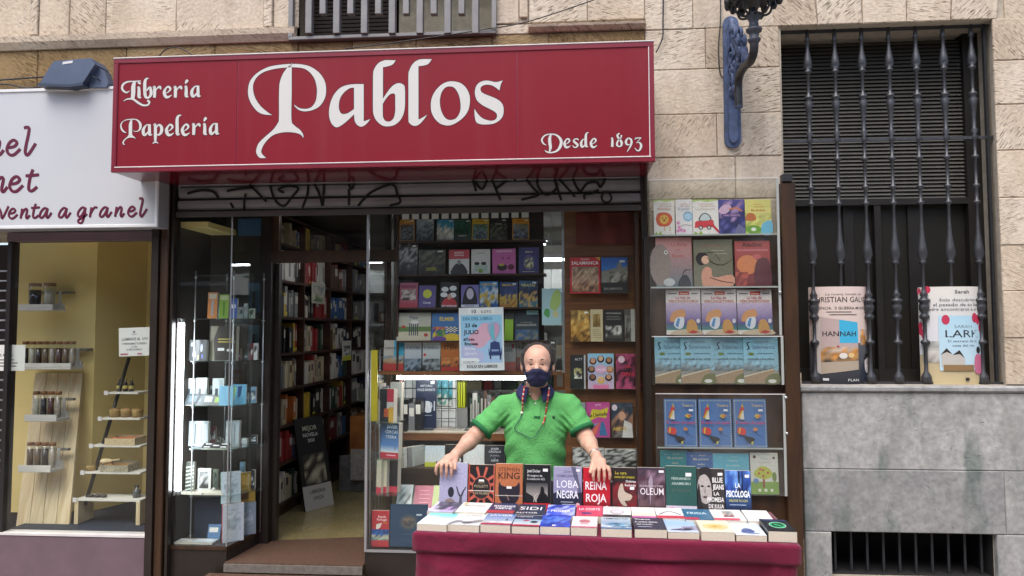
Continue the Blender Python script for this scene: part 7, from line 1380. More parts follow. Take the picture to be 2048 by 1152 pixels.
def a2(P):
    P.g(0, .25, 1, 1, 'D4D0C8', 'C8CCD4'); P.g(0, 0, 1, .3, 'B0A080', 'C0B088'); [P.e(u, v, .05, .04, 'B82A4A') for u, v in ((.02, .96), (.17, .97), (.12, .92), (.97, .94), (.03, .6), (.04, .54), (.1, .5), (.98, .5))]
    P.t('Sarah', .58, .93, .035, '3A3A40', .004); P.t('Solo descubriendo', .58, .85, .03, '6A6E74', .002, .52); P.t('el pasado de su familia', .58, .8, .032, '5A5E64', .003, .7); P.t('podra encontrarse a si misma', .56, .755, .03, '5A5E64', .003, .82)
    P.n(.06, .22, .34, .44, 5, 4, ['8A8478', 'B8B4AC', 'A8A8A4'], 3); P.g(.3, .14, .86, .7, 'A8CCDC', 'B8D0DC'); P.t('SARAH', .58, .575, .03, '6A7A84', .002, .4); P.t('LARK', .58, .48, .075, '262A2E', .004, .62); P.t('El secreto de la', .58, .43, .025, '4A5660', .002, .45); P.t('casa del rio', .58, .385, .025, '4A5660', .002, .36); [P.e(u, v, .045, .05, 'B82E50') for u, v in ((.38, .66), (.8, .66), (.86, .58), (.74, .68))]
    P.p([(.32, .18), (.32, .3), (.38, .36), (.44, .3), (.52, .34), (.58, .26), (.58, .18)], 'B8B4AC'); P.p([(.31, .3), (.38, .37), (.44, .31), (.38, .33)], '2A2624'); P.p([(.44, .3), (.52, .35), (.58, .27), (.52, .31)], '2A2624'); P.r(.34, .14, .7, .2, '8A6E48'); P.p([(.72, .12), (.72, .28), (.78, .31), (.86, .28), (.86, .12)], 'C06A88', 2); P.e(.79, .35, .04, .035, '22201E'); P.p([(.9, .24), (.95, .4), (1, .42), (1, .24)], '3A342E', 2); P.r(.58, .04, .63, .07, '2A2826')
column('tall curved advert with a novel and a small portrait behind the bars', 1622, 1737, 573, 765, a1, 1)
column('tall curved advert with red petals and a pink clad figure behind the bars', 1843, 1966, 573, 768, a2, 2)
# ================================================================== table with cloth
ZT_ = .76
fa, fb = atz(833, 1063, ZT_), atz(1593, 1089, ZT_)
dirv = (fb - fa); LTB = dirv.length; ux = dirv.normalized(); uy = Vector((-ux.y, ux.x, 0)); TA = math.atan2(ux.y, ux.x)
def tp(s, d, z): return fa + ux * s + uy * d + Vector((0, 0, z - ZT_))
DT = .56
tb_ = thing('book_table', tuple(tp(LTB / 2, DT / 2, 0)), 'trestle table hidden under the maroon cloth before the shop', 'table', None, (0, 0, TA))
obj('top', MB().box(-LTB / 2 + .012, LTB / 2 - .012, -DT / 2 + .012, DT / 2 - .012, ZT_ - .03, ZT_ - .006).mesh('top', M_PINE), tb_, local=True)
for sx_ in (-1, 1):
    for sy_ in (-1, 1): obj('leg', MB().box(sx_ * (LTB / 2 - .1) - .02, sx_ * (LTB / 2 - .1) + .02, sy_ * (DT / 2 - .08) - .02, sy_ * (DT / 2 - .08) + .02, GZ, ZT_ - .0305).mesh('leg', M_GREYMETAL), tb_, local=True)
M_CLOTH = mat('maroon_cloth', '6A1632', .88, var=.05, vscale=4, bump=.2, bscale=400, spec=.15)
def wrinkle(M, sc=9, st_=.5, dist=.02):
    n, L, b = nodes_of(M); tc = n.new('ShaderNodeTexCoord'); ns = n.new('ShaderNodeTexNoise'); ns.inputs['Scale'].default_value = sc; ns.inputs['Detail'].default_value = 3; ns.inputs['Distortion'].default_value = 1.6; L.new(tc.outputs['Object'], ns.inputs['Vector'])
    rd = n.new('ShaderNodeMath'); rd.operation = 'PINGPONG'; L.new(ns.outputs[0], rd.inputs[0]); rd.inputs[1].default_value = .12
    bp = n.new('ShaderNodeBump'); bp.inputs['Strength'].default_value = st_; bp.inputs['Distance'].default_value = dist; L.new(rd.outputs[0], bp.inputs['Height'])
    if b.inputs['Normal'].links: L.new(b.inputs['Normal'].links[0].from_socket, bp.inputs['Normal'])
    L.new(bp.outputs[0], b.inputs['Normal'])
wrinkle(M_CLOTH, 2.6, .5, .07)
nodes_of(M_CLOTH)[2].inputs['Sheen Weight'].default_value = .25
def cloth():
    mb = MB(); N = 120; per = []
    L2, D2 = LTB / 2, DT / 2
    prof = [(-L2 + (2 * L2) * i / 60, -D2, 0, -1) for i in range(61)] + [(L2, -D2 + 2 * D2 * i / 20, 1, 0) for i in range(1, 21)] + [(L2 - 2 * L2 * i / 60, D2, 0, 1) for i in range(1, 61)] + [(-L2, D2 - 2 * D2 * i / 20, -1, 0) for i in range(1, 20)]
    n = len(prof); VL = [0, .004, .02, .05, .085, .097, .103, .12, .15, .19, .23, .27, .31, .36, .42, .5, .58, .66, .75, .84, .92, 1]; M_ = len(VL) - 1; vs = []
    for j in range(M_ + 1):
        v = VL[j]
        for i, (x, y, nx2, ny2) in enumerate(prof):
            corner = math.exp(-((abs(abs(x) - L2) + abs(abs(y) - D2)) / .10) ** 2)
            s = i / n
            fold = .026 * math.sin(x * 10 + 1.3 * math.sin(x * 3.1) + 2.2 * v + y * 8) + .010 * math.sin(x * 23 + 5 * v + 1) + .012 * math.sin(y * 30 + x * 3)
            diag = .030 * math.sin((x * 6.5 - v * 5.5) + 1.2)
            vv = min(1, max(0, v - .06) * 2.2) ** .9; off = (.003 + vv * (-.008 + fold * 2.2 + diag * 2.0) * (.3 + .7 * (ny2 != 0)))
            zz_ = ZT_ - v * (ZT_ - GZ - .02) if j else ZT_
            # overhang hem pressed along the edge (a folded upper cloth)
            if 0 < v < .1: off += .012 + .004 * math.sin(x * 9)
            elif v >= .1: off -= .004 * math.exp(-(v - .1) * 14)
            ox = nx2 * off; oy = ny2 * off
            ed_ = max(0, min(1, min(L2 - abs(x) if ny2 else 9, 9) / .12)); oy *= .25 + .75 * ed_
            if corner > .5: ox = math.copysign(.004 - .02 * vv + (.012 if 0 < v < .1 else 0), x); oy = math.copysign(.004 - .01 * vv + (.012 if 0 < v < .1 else 0), y)
            vs.append((x + ox, y + oy, zz_ - (.004 if j == 1 else 0)))
    fs = [(j * n + i, j * n + (i + 1) % n, (j + 1) * n + (i + 1) % n, (j + 1) * n + i) for j in range(M_) for i in range(n)]
    fs.append(tuple(range(n))[::-1])
    mb.add(vs, fs, None, True); return mb.mesh('table_cloth', M_CLOTH)
tc_ = obj('table_cloth', cloth(), None, tuple(tp(LTB / 2, DT / 2, 0)), (0, 0, TA), label='maroon cloth hanging over the book table', cat='tablecloth')
# ------------------------------------------------------------------ standing novels
SB = .40                         # distance of the standing row behind the front edge
def sbook(label, px0, px1, pyt, draw, cover, t=.035, band=None, **k):
    # find s positions on the row line from pixels
    def s_of(px):
        d = ray(px, 980); d2 = Vector((d.x, d.y)); o2 = Vector((CAMLOC.x, CAMLOC.y)); p0 = fa + uy * SB
        A = Matrix(((d2.x, -ux.x), (d2.y, -ux.y))); r_ = A.inverted() @ Vector((p0.x - o2.x, p0.y - o2.y)); return r_[1], r_[0]
    s0, k0 = s_of(px0); s1, k1 = s_of(px1); sc_ = (s0 + s1) / 2
    pos = tp(sc_, SB, ZT_); kk = (k0 + k1) / 2; ztop_ = CAMLOC.z + ray((px0 + px1) / 2, pyt).z * kk
    h_ = (ztop_ - ZT_) / math.cos(R(7)) + .004
    return book(label, (pos.x, pos.y, ZT_ + .001), s1 - s0 - .002, h_, t, draw, cover, rot=(R(-7), 0, TA), **k)
Q10 = lambda x: 820 + x / 4.5725
Q11 = lambda x: 1180 + x / 4.5705
WT = 'E6E4E4'
def s1(P): P.r(0, 0, 1, 1, 'A8A6C4'); P.t('SANTIAGO', .5, .85, .045, '8A88AC', .004, .6); P.t('POSTEGUILLO', .5, .75, .045, '8280A8', .004, .75); P.p([(.2, .08), (.22, .2), (.4, .25), (.58, .18), (.6, .08)], '8A7A78', 3); P.e(.42, .38, .11, .11, '2A2C38'); P.p([(.2, .06), (.24, .16), (.34, .14), (.3, .04)], 'A8304A'); P.st([(.62, .5, .04), (.7, .35, .05), (.78, .3, .06), (.86, .4, .05), (.96, .5, .03)], '3A3C44'); P.st([(.78, .3, .08), (.76, .1, .1)], '50545C'); P.r(0, 0, 1, .07, '8A7A70')
def s2(P):
    P.r(0, 0, 1, 1, '201A1C')
    for k in range(12):
        a = 2 * math.pi * k / 12 + .26
        P.p([(.5 + .34 * math.cos(a - .12), .5 + .24 * math.sin(a - .12)), (.5 + .34 * math.cos(a + .12), .5 + .24 * math.sin(a + .12)), (.5 + .75 * math.cos(a + .05), .5 + .47 * math.sin(a + .05)), (.5 + .75 * math.cos(a - .08), .5 + .47 * math.sin(a - .08))] if 1 else [], 'B85A4A') if max(abs(.75 * math.cos(a)), 0) < .49 else P.p([(.5 + .34 * math.cos(a - .14), .5 + .24 * math.sin(a - .14)), (.5 + .34 * math.cos(a + .14), .5 + .24 * math.sin(a + .14)), (.5 + .48 * math.cos(a + .05) / max(abs(math.cos(a)), .3), .5 + .4 * math.sin(a + .05)), (.5 + .48 * math.cos(a - .1) / max(abs(math.cos(a)), .3), .5 + .4 * math.sin(a - .1))], 'B85A4A')
    P.r(0, 0, .05, 1, 'A84438'); P.r(.96, 0, 1, 1, 'B85A4A'); P.e(.5, .5, .36, .255, 'B85A4A', 28); P.e(.5, .5, .33, .235, '241E20', 28); P.t('KEN', .5, .6, .05, 'A89A78', .004); P.t('FOLLETT', .5, .51, .055, 'B0A284', .004, .56); P.t('LOS PILARES', .5, .36, .05, 'B0A284', .006, .58); P.r(.4, .64, .6, .68, WT); P.r(0, .43, 1, .445, 'D8CFC8')
def s3(P): P.r(0, 0, 1, 1, 'B06A46'); P.t('STEPHEN', .5, .84, .08, '4A241C', .004, .86); P.t('KING', .5, .68, .14, '35181A', .01, .86); P.p([(.12, .4), (.14, .62), (.24, .54), (.5, .52), (.76, .54), (.88, .62), (.9, .4), (.8, .22), (.5, .12), (.2, .22)], '25222E', 4); P.st([(.42, .36, .02), (.5, .24, .03)], '9A7A6A'); P.e(.4, .34, .04, .012, '6A5A50'); P.e(.62, .33, .04, .012, '6A5A50'); P.r(.42, .48, .6, .53, WT); P.r(0, .33, 1, .342, 'D8CFC8'); P.t('INSTITUTO', .5, .03, .045, '35181A', .004, .6)
def s4(P): P.r(0, 0, 1, 1, '15161A'); P.g(.1, .22, .9, .62, '35383E', 'B8B0A8'); P.t('Joel Dicker', .38, .84, .06, 'E0E0E0', .008, .5); P.t('El enigma de', .42, .75, .045, 'D0D0D0', .004, .55); P.t('la habitación 622', .46, .68, .045, 'D0D0D0', .004, .65); P.p([(.5, .22), (.55, .34), (.62, .42), (.64, .52), (.7, .55), (.76, .5), (.78, .42), (.88, .36), (.9, .22)], '101014', 3); P.p([(.1, .22), (.1, .42), (.35, .34), (.45, .22)], '1A1C20'); P.st([(.38, .22, .02), (.42, .34, .015), (.54, .4, .01)], 'C8C4BC'); P.r(.72, .86, .9, .92, WT); P.r(0, 0, 1, .2, 'B82A38'); P.lines(.12, .88, .14, 3, .05, 'E0909A', .012)
def s5(P): P.g(0, .4, 1, 1, '9A98B4', '8C8AA8'); P.p([(.62, 1), (.78, 1), (.98, .5), (.98, .4), (.9, .4)], '5A5C74'); P.p([(0, .42), (.25, .5), (.4, .42), (1, .46), (1, 0), (0, 0)], '23263A'); P.t('JUAN', .5, .87, .05, '5A5C78', .006, .3); P.t('GOMEZ-JURADO', .5, .78, .05, '5A5C78', .006, .76); P.t('LOBA', .5, .55, .16, 'EAEAF0', .004, .76); P.t('NEGRA', .5, .33, .16, 'EAEAF0', .018, .76); P.lines(.25, .8, .24, 3, .05, 'B8BCD0', .014); P.e(.86, .18, .08, .055, 'D8A8B0'); P.r(.8, .9, .94, .95, WT)
def s6(P): P.g(0, .3, 1, 1, 'B8182A', 'B01A2C'); P.g(0, 0, 1, .34, 'A81A2A', '1E1218'); P.t('JUAN', .45, .87, .05, '8A1A28', .006, .3); P.t('GOMEZ-JURADO', .5, .78, .05, '8A1A28', .006, .7); P.t('REINA', .48, .53, .17, 'EEE6E8', .014, .8); P.t('ROJA', .48, .27, .17, 'EEE6E8', .014, .76); P.lines(.2, .8, .16, 2, .05, 'C84A58', .02); P.e(.88, .15, .06, .045, 'E0D8DC')
def s7(P): P.r(0, 0, 1, 1, '2A2022'); P.n(0, 0, 1, .7, 6, 7, ['2A4038', '6A2A2E', '7A2028', '3A1A1E'], 4); P.t('La cara', .35, .86, .06, 'C0B430', .01, .5); P.t('norte del corazon', .5, .78, .055, 'C0B430', .01, .82); P.t('Dolores', .76, .69, .05, WT, .012, .4); P.t('Redondo', .74, .61, .05, WT, .012, .45); P.p([(.22, .4), (.3, .62), (.42, .66), (.5, .5), (.8, .42), (.72, .32), (.5, .3), (.6, .2), (.4, .22)], 'B8A898', 4); P.r(.72, .54, .9, .6, WT)
def s8(P): P.g(0, .2, 1, 1, '3E3040', '5A404C'); P.n(0, .2, 1, .95, 7, 8, ['6A5058', '5A4450', '4A2E38', '7A6070', '4A3A48'], 9); P.p([(.45, .22), (.44, .5), (.4, .7), (.5, .85), (.56, .7), (.5, .5)], '9A8A9A', 3); P.t('OLEUM', .52, .44, .14, 'E4DCE0', .002, .84); P.t('JESUS MAESO DE LA TORRE', .5, .6, .04, 'C8BCC4', .003, .85); P.r(0, 0, 1, .18, 'C8A850'); P.lines(.1, .9, .1, 2, .05, 'E0CC80', .015); P.r(.78, .9, .96, .95, WT)
def s9(P): P.r(0, 0, 1, 1, '2C5550'); P.t('FERNANDO', .5, .73, .05, 'B8C8C0', .008, .62); P.t('ARAMBURU', .5, .63, .05, 'B8C8C0', .008, .62); P.t('LOS VENCEJOS', .5, .5, .05, '5A6058', .006, .6); P.r(.65, .8, .84, .87, WT); P.r(0, 0, 1, .22, 'C8C4D4'); P.p([(.02, .1), (.1, .18), (.22, .19), (.34, .16), (.4, .1)], 'D08AA8', 3); P.r(.15, .02, .18, .1, '5A4A54'); P.r(.5, .04, .95, .18, 'D4D2DC')
def s10(P): P.r(0, 0, 1, 1, '3A3634'); P.e(.3, .6, .3, .32, 'B0A8A4', 24); P.p([(.1, 1), (.5, 1), (.62, .6), (.6, .2), (.55, .2), (.5, .7), (.3, .88), (.1, .85)], '2A2628', 3); P.p([(0, 0), (0, .5), (.06, .7), (.12, .4), (.2, .1)], '2A2628', 3); P.e(.18, .64, .06, .02, '22201F'); P.e(.42, .64, .06, .02, '22201F'); P.e(.28, .42, .08, .025, '5A4846'); P.p([(.28, .64), (.24, .5), (.32, .5)], '8A827E'); P.t('BLUE', .75, .72, .1, 'E8E4E4', .025, .38); P.t('JEANS', .77, .58, .1, 'E8E4E4', .025, .42); P.t('LA', .7, .46, .07, 'E8E4E4', .02); P.t('PROMESA', .66, .33, .09, 'E8E4E4', .025, .62); P.t('DE JULIA', .68, .2, .08, 'E8E4E4', .025, .56); P.r(.76, .86, .94, .92, WT); P.r(0, 0, 1, .14, 'B84A60'); P.lines(.1, .8, .08, 2, .05, 'E0A0B0', .012)
def s11(P): P.g(0, .14, 1, 1, '4A7AC0', '101A3A'); P.n(0, .5, 1, 1, 7, 4, ['1A2A5A', '2E50A0', '6A98D8', '3A60B0'], 5); P.r(.52, .5, .58, 1, '0E1428'); P.r(.66, .4, .7, 1, '0E1428'); P.t('LA', .5, .64, .1, 'E8ECF4', .02, .2); P.t('PSICÓLOGA', .5, .45, .13, 'F0F4FA', .03, .92); P.t('HELENE FLOOD', .5, .35, .05, 'C8C070', .008, .72); P.lines(.15, .9, .28, 1, .05, 'A8B8D8', .014); P.r(.78, .86, .95, .92, WT); P.r(0, 0, 1, .14, 'D8C82A'); P.t('EL THRILLER', .5, .05, .05, 'A89A20', .006, .8)
row = [('lilac novel with a dark haired statue and bird, under the man hand', 262, 520, 930, s1, 'B4B2CC', Q10), ('red and black ornamental novel with a round medallion', 528, 770, 934, s2, 'A84438', Q10), ('copper novel with big dark capitals and a dark shape', 774, 1028, 932, s3, 'A86442', Q10), ('black novel with a man in silhouette and a red band', 1034, 1284, 934, s4, '15161A', Q10),
       ('grey and navy novel with thin white capitals', 1308, 1572, 938, s5, '8684A0', Q10), ('red novel with tall white capitals under the other hand', 1582, 1832, 940, s6, 'A81828', Q10), ('dark red novel with pale sculpted hands', 204, 430, 940, s7, '2A2022', Q11), ('plum novel with one wide white word and yellow band', 432, 692, 940, s8, '43323F', Q11), ('dark green novel with small white capitals and pale band', 694, 980, 937, s9, '28504A', Q11), ('novel with a grey woman face and ragged white capitals', 984, 1236, 942, s10, '2E2A2A', Q11), ('night blue novel with bold white title and yellow band', 1238, 1478, 946, s11, '141E40', Q11)]
for lb, a, b, y, dr, cv, Qf in row: sbook(lb, Qf(a), Qf(b), y, dr, cv, .036 if Qf(a) < 1500 else .03)
# strip that props the standing row
ob_ = obj('book_support', MB().box(-LTB / 2 + .05, LTB / 2 - .12, .045, .10, ZT_ + .001, ZT_ + .14).mesh('book_support', mat('grey_prop', '6A6668', .6)), None, tuple(tp(LTB / 2, SB + .025, 0)), (0, 0, TA), label='grey block propping the row of standing novels', cat='support')
# ------------------------------------------------------------------ flat novels
def fbook(label, pxl, pxr, pyf, draw, cover, t, d0, z0=ZT_ + .001, h=.225, yaw=0, tilt=0, **k):
    """front lower edge found from the pixel line on the table at distance d0"""
    def s_of(px):
        d = ray(px, pyf); d2 = Vector((d.x, d.y)); p0 = fa + uy * d0; A = Matrix(((d2.x, -ux.x), (d2.y, -ux.y))); return (A.inverted() @ Vector((p0.x, p0.y)))[1]
    s0, s1_ = s_of(pxl), s_of(pxr); pos = tp((s0 + s1_) / 2, d0, 0); w_ = s1_ - s0 - .002
    return book(label, (pos.x, pos.y, z0 + t), w_, h, t, draw, cover, rot=(R(-90 + tilt), 0, TA + R(yaw)), **k)
def fl1(P): P.g(0, 0, 1, 1, '5AC0CC', 'D8DCE0'); P.g(0, 0, 1, .75, '8AD0D8', 'E0E0E0')
def skyb(P, title, band): P.g(0, .0, 1, 1, '3A6AB0', 'C0CCD4'); P.n(0, 0, 1, .35, 6, 3, ['9AA8B0', 'D8D8D8'], 4); P.t(title, .5, .78, .13, WT, .02, .85); P.r(0, 0, 1, .15, band); P.r(.75, .4, .8, .55, '20242E')
front = [
 ('white flat novel with turquoise top at the table corner', 58, 338, 0.0, lambda P: (P.r(0, 0, 1, 1, 'DADCDC'), P.g(0, .55, 1, 1, '4AC8CC', 'B8DCE0')), 'DCDCDA', .030, Q10),
 ('white flat novel with a grey knotted ribbon drawing', 338, 634, .0, lambda P: (P.r(0, 0, 1, 1, 'D4D4D2'), P.t('LA GRAN', .55, .82, .1, '6A6A6C', .008, .5), P.p([(0, .1), (.2, .4), (.5, .3), (.9, .5), (1, .35), (.6, .12), (.3, .2), (.05, 0)], '8A888A', 4), P.p([(.4, .2), (.6, .3), (.7, .2), (.5, .1)], '5A585A', 3)), 'CFCFCC', .030, Q10),
 ('flat novel with a blue sky and a pink band', 640, 920, .0, lambda P: skyb(P, 'JAVIER', 'A83050'), 'B8C4CC', .034, Q10),
 ('flat navy novel with snow scene and red band', 926, 1184, .0, lambda P: (P.r(0, 0, 1, 1, '1E2C50'), P.g(0, .12, 1, .6, '8AA8C0', 'C8CCD0'), P.e(.45, .5, .12, .06, 'A83A4A'), P.e(.75, .38, .14, .1, '2A2A32'), P.r(0, 0, 1, .14, 'A82A44'), P.t('EL NEGOCIADOR', .35, .78, .08, WT, .01, .6)), '22305A', .034, Q10),
 ('flat bright blue novel with marbled cover', 1186, 1464, .0, lambda P: (P.r(0, 0, 1, 1, '2A3EC0'), P.n(0, 0, 1, 1, 8, 7, ['2A40C8', '2030A0', '4A70D8', '2A44C0'], 3), P.r(.4, .06, .52, .14, WT)), '2A3CB0', .036, Q10),
 ('flat white novel with a pink printed lamp', 1470, 1712, .0, lambda P: (P.r(0, 0, 1, 1, 'D8D0D0'), P.e(.5, .55, .22, .16, 'B07078'), P.r(.35, .3, .65, .45, 'C8A0A4'), P.r(0, 0, 1, .1, 'B84A64')), 'D4CCCC', .034, Q10),
 ('flat novel with a wide seascape and dark title', 100, 385, .0, lambda P: (P.g(0, .0, 1, 1, 'B8C8D0', '3A6A98'), P.n(0, .1, 1, .5, 7, 4, ['C8D0D4', '4A7A9C', '8AB0C8'], 6), P.t('TEMPESTAD', .5, .8, .12, '24344A', .015, .85), P.e(.5, .4, .03, .05, '4A3A30')), '9AA8B0', .036, Q11),
 ('flat slate novel with stacked white title lines', 405, 708, .0, lambda P: (P.r(0, 0, 1, 1, '2A2C3E'), P.t('Vicente', .32, .78, .11, WT, .015, .5), P.t('A corazon abierto', .42, .55, .11, WT, .015, .72), P.t('del mundo', .35, .35, .1, WT, .012, .5), P.lines(.12, .65, .16, 1, .1, 'A8AABC', .05)), '2A2C3C', .038, Q11),
 ('flat pale blue novel with dark boats', 710, 1004, .0, lambda P: (P.g(0, 0, 1, 1, '8AB0DC', 'C4CCDA'), P.p([(.1, .2), (.4, .3), (.8, .45), (.95, .4), (.7, .15)], '5A4A64', 3), P.n(.5, .2, 1, .5, 5, 3, ['4A4058', 'A8A0B8'], 4)), 'A89A80', .028, Q11),
 ('flat cream novel with a golden glow', 1018, 1328, .0, lambda P: (P.r(0, 0, 1, 1, 'DCD4BC'), P.e(.5, .45, .4, .25, 'D8C48A', 24), P.e(.5, .45, .22, .14, 'D0B468', 24), P.e(.5, .45, .08, .06, 'B8964A')), 'E0DCD0', .036, Q11),
 ('flat light novel with a blue ink figure', 1334, 1622, .0, lambda P: (P.g(0, 0, 1, 1, 'C0CCDC', 'DCE0E4'), P.p([(.25, .2), (.35, .5), (.55, .55), (.7, .35), (.6, .2)], '4A5A8A', 4), P.p([(.3, .1), (.7, .2), (.8, .12)], '7A8AB0', 3)), 'A89888', .026, Q11),
 ('flat black novel with a green ring at the table corner', 1628, 1898, .0, lambda P: (P.r(0, 0, 1, 1, '16181E'), P.e(.5, .5, .3, .26, 'A8C8B8', 28), P.e(.5, .5, .27, .23, '1FA86A', 28), P.e(.5, .5, .2, .16, '16181E', 28), P.p([(.36, .52), (.42, .6), (.64, .46), (.6, .38)], '2AB070'), P.t('REBECCA', .5, .84, .1, '4A5AA0', .01, .8)), '16181E', .046, Q11)]
for i, (lb, a, b, dd, dr, cv, t_, Qf) in enumerate(front): fbook(lb, Qf(a), Qf(b), 1080, dr, cv, t_, .012 + .004 * (i % 3), yaw=[-4, -3, -1, 0, 1, 0, 1, 2, 2, 1, 1, 0][i], h=.2)
second = [
 ('flat novel with a purple and black photo behind the turquoise topped one', 150, 395, lambda P: (P.r(0, 0, 1, 1, 'B8A8C8'), P.n(.1, .2, 1, 1, 6, 6, ['B090C0', '2A2834', '5A5468', '22222C'], 5)), 'B0A0C0', Q10), ('white flat novel with faint lettering behind the ribbon one', 405, 690, lambda P: (P.r(0, 0, 1, 1, 'D8D6D0'), P.t('MENTIRA', .5, .6, .14, '8A8888', .006, .7), P.r(.05, .7, .2, 1, 'C8B890')), 'D0CEC8', Q10),
 ('flat navy novel with white title and red strip in second row', 690, 945, lambda P: (P.r(0, 0, 1, 1, '2A2E54'), P.t('MASCARADE', .55, .62, .16, WT, .02, .8), P.t('NIEVE', .55, .4, .16, WT, .02, .6), P.r(0, 0, 1, .28, 'A8303E')), '2A2E54', Q10), ('flat dark novel with large white letters in second row', 955, 1215, lambda P: (P.r(0, 0, 1, 1, '1A2440'), P.t('SIDI', .5, .45, .3, WT, .004, .8), P.t('AUTOR', .4, .1, .12, WT, .01)), '1A2440', Q10), ('flat cobalt novel with a pale swirl in second row', 1240, 1505, lambda P: (P.r(0, 0, 1, 1, '2A3CB0'), P.n(0, 0, 1, 1, 6, 5, ['3A50C8', 'A8B0E0', '3244B8'], 6), P.t('PRISMA', .5, .3, .2, WT, .012, .7)), '2A3CB0', Q10), ('flat crimson novel with white curls in second row', 1515, 1765, lambda P: (P.r(0, 0, 1, 1, 'C03A58'), P.t('LA CORTE', .5, .55, .2, 'F0DCE0', .015, .8), P.e(.4, .25, .2, .1, '4A2A6A')), 'B83450', Q10),
 ('flat white novel with a round grey face in second row', 115, 380, lambda P: (P.r(0, 0, 1, 1, 'D8DADA'), P.t('TUS PASOS', .5, .82, .12, '8A9A98', .008, .8), P.e(.5, .5, .26, .24, 'A8A4A8'), P.e(.5, .52, .2, .18, 'D0C8CC'), P.r(0, 0, 1, .22, '22262E')), 'D0D2D2', Q11), ('flat cream novel with pastel edge in second row', 385, 610, lambda P: (P.g(0, 0, 1, 1, 'E0E0DC', 'D8C8B0'), P.r(0, 0, 1, .15, 'B85A98')), 'D8D4CC', Q11), ('flat white novel with a dark roof shape in second row', 615, 875, lambda P: (P.r(0, 0, 1, 1, 'DCDAD8'), P.st([(.1, .35, .06), (.5, .65, .06), (.9, .35, .06)], '4A4448'), P.r(0, 0, 1, .25, 'C03A4A')), 'D4D0CE', Q11), ('flat teal novel with white title in second row', 868, 1135, lambda P: (P.r(0, 0, 1, 1, '2A6080'), P.t('FRIDA', .5, .5, .2, 'C8DCE4', .012, .7), P.r(0, 0, .5, .2, 'B8304A')), '2A587A', Q11), ('flat white novel with a small fox coloured picture in second row', 1140, 1440, lambda P: (P.r(0, 0, 1, 1, 'DCDCDA'), P.n(.35, .3, .7, .85, 4, 4, ['8A4A44', 'B8A8A0', '9AA098'], 4), P.r(0, 0, .8, .2, 'C84A5C')), 'D8D6D4', Q11), ('blank white flat novel at the end of second row', 1445, 1690, lambda P: (P.r(0, 0, 1, 1, 'E2E2DE'), P.lines(.1, .5, .2, 2, .1, '9AA8A0', .03)), 'DCDCD8', Q11)]
for i, (lb, a, b, dr, cv, Qf) in enumerate(second): fbook(lb, Qf(a), Qf(b), 1025, dr, cv, .036, .205 + .004 * (i % 3), z0=ZT_ + .003, h=.175, yaw=[-5, -3, -1, 0, 1, 1, 0, 1, 2, 1, 2, 1][i], tilt=2)
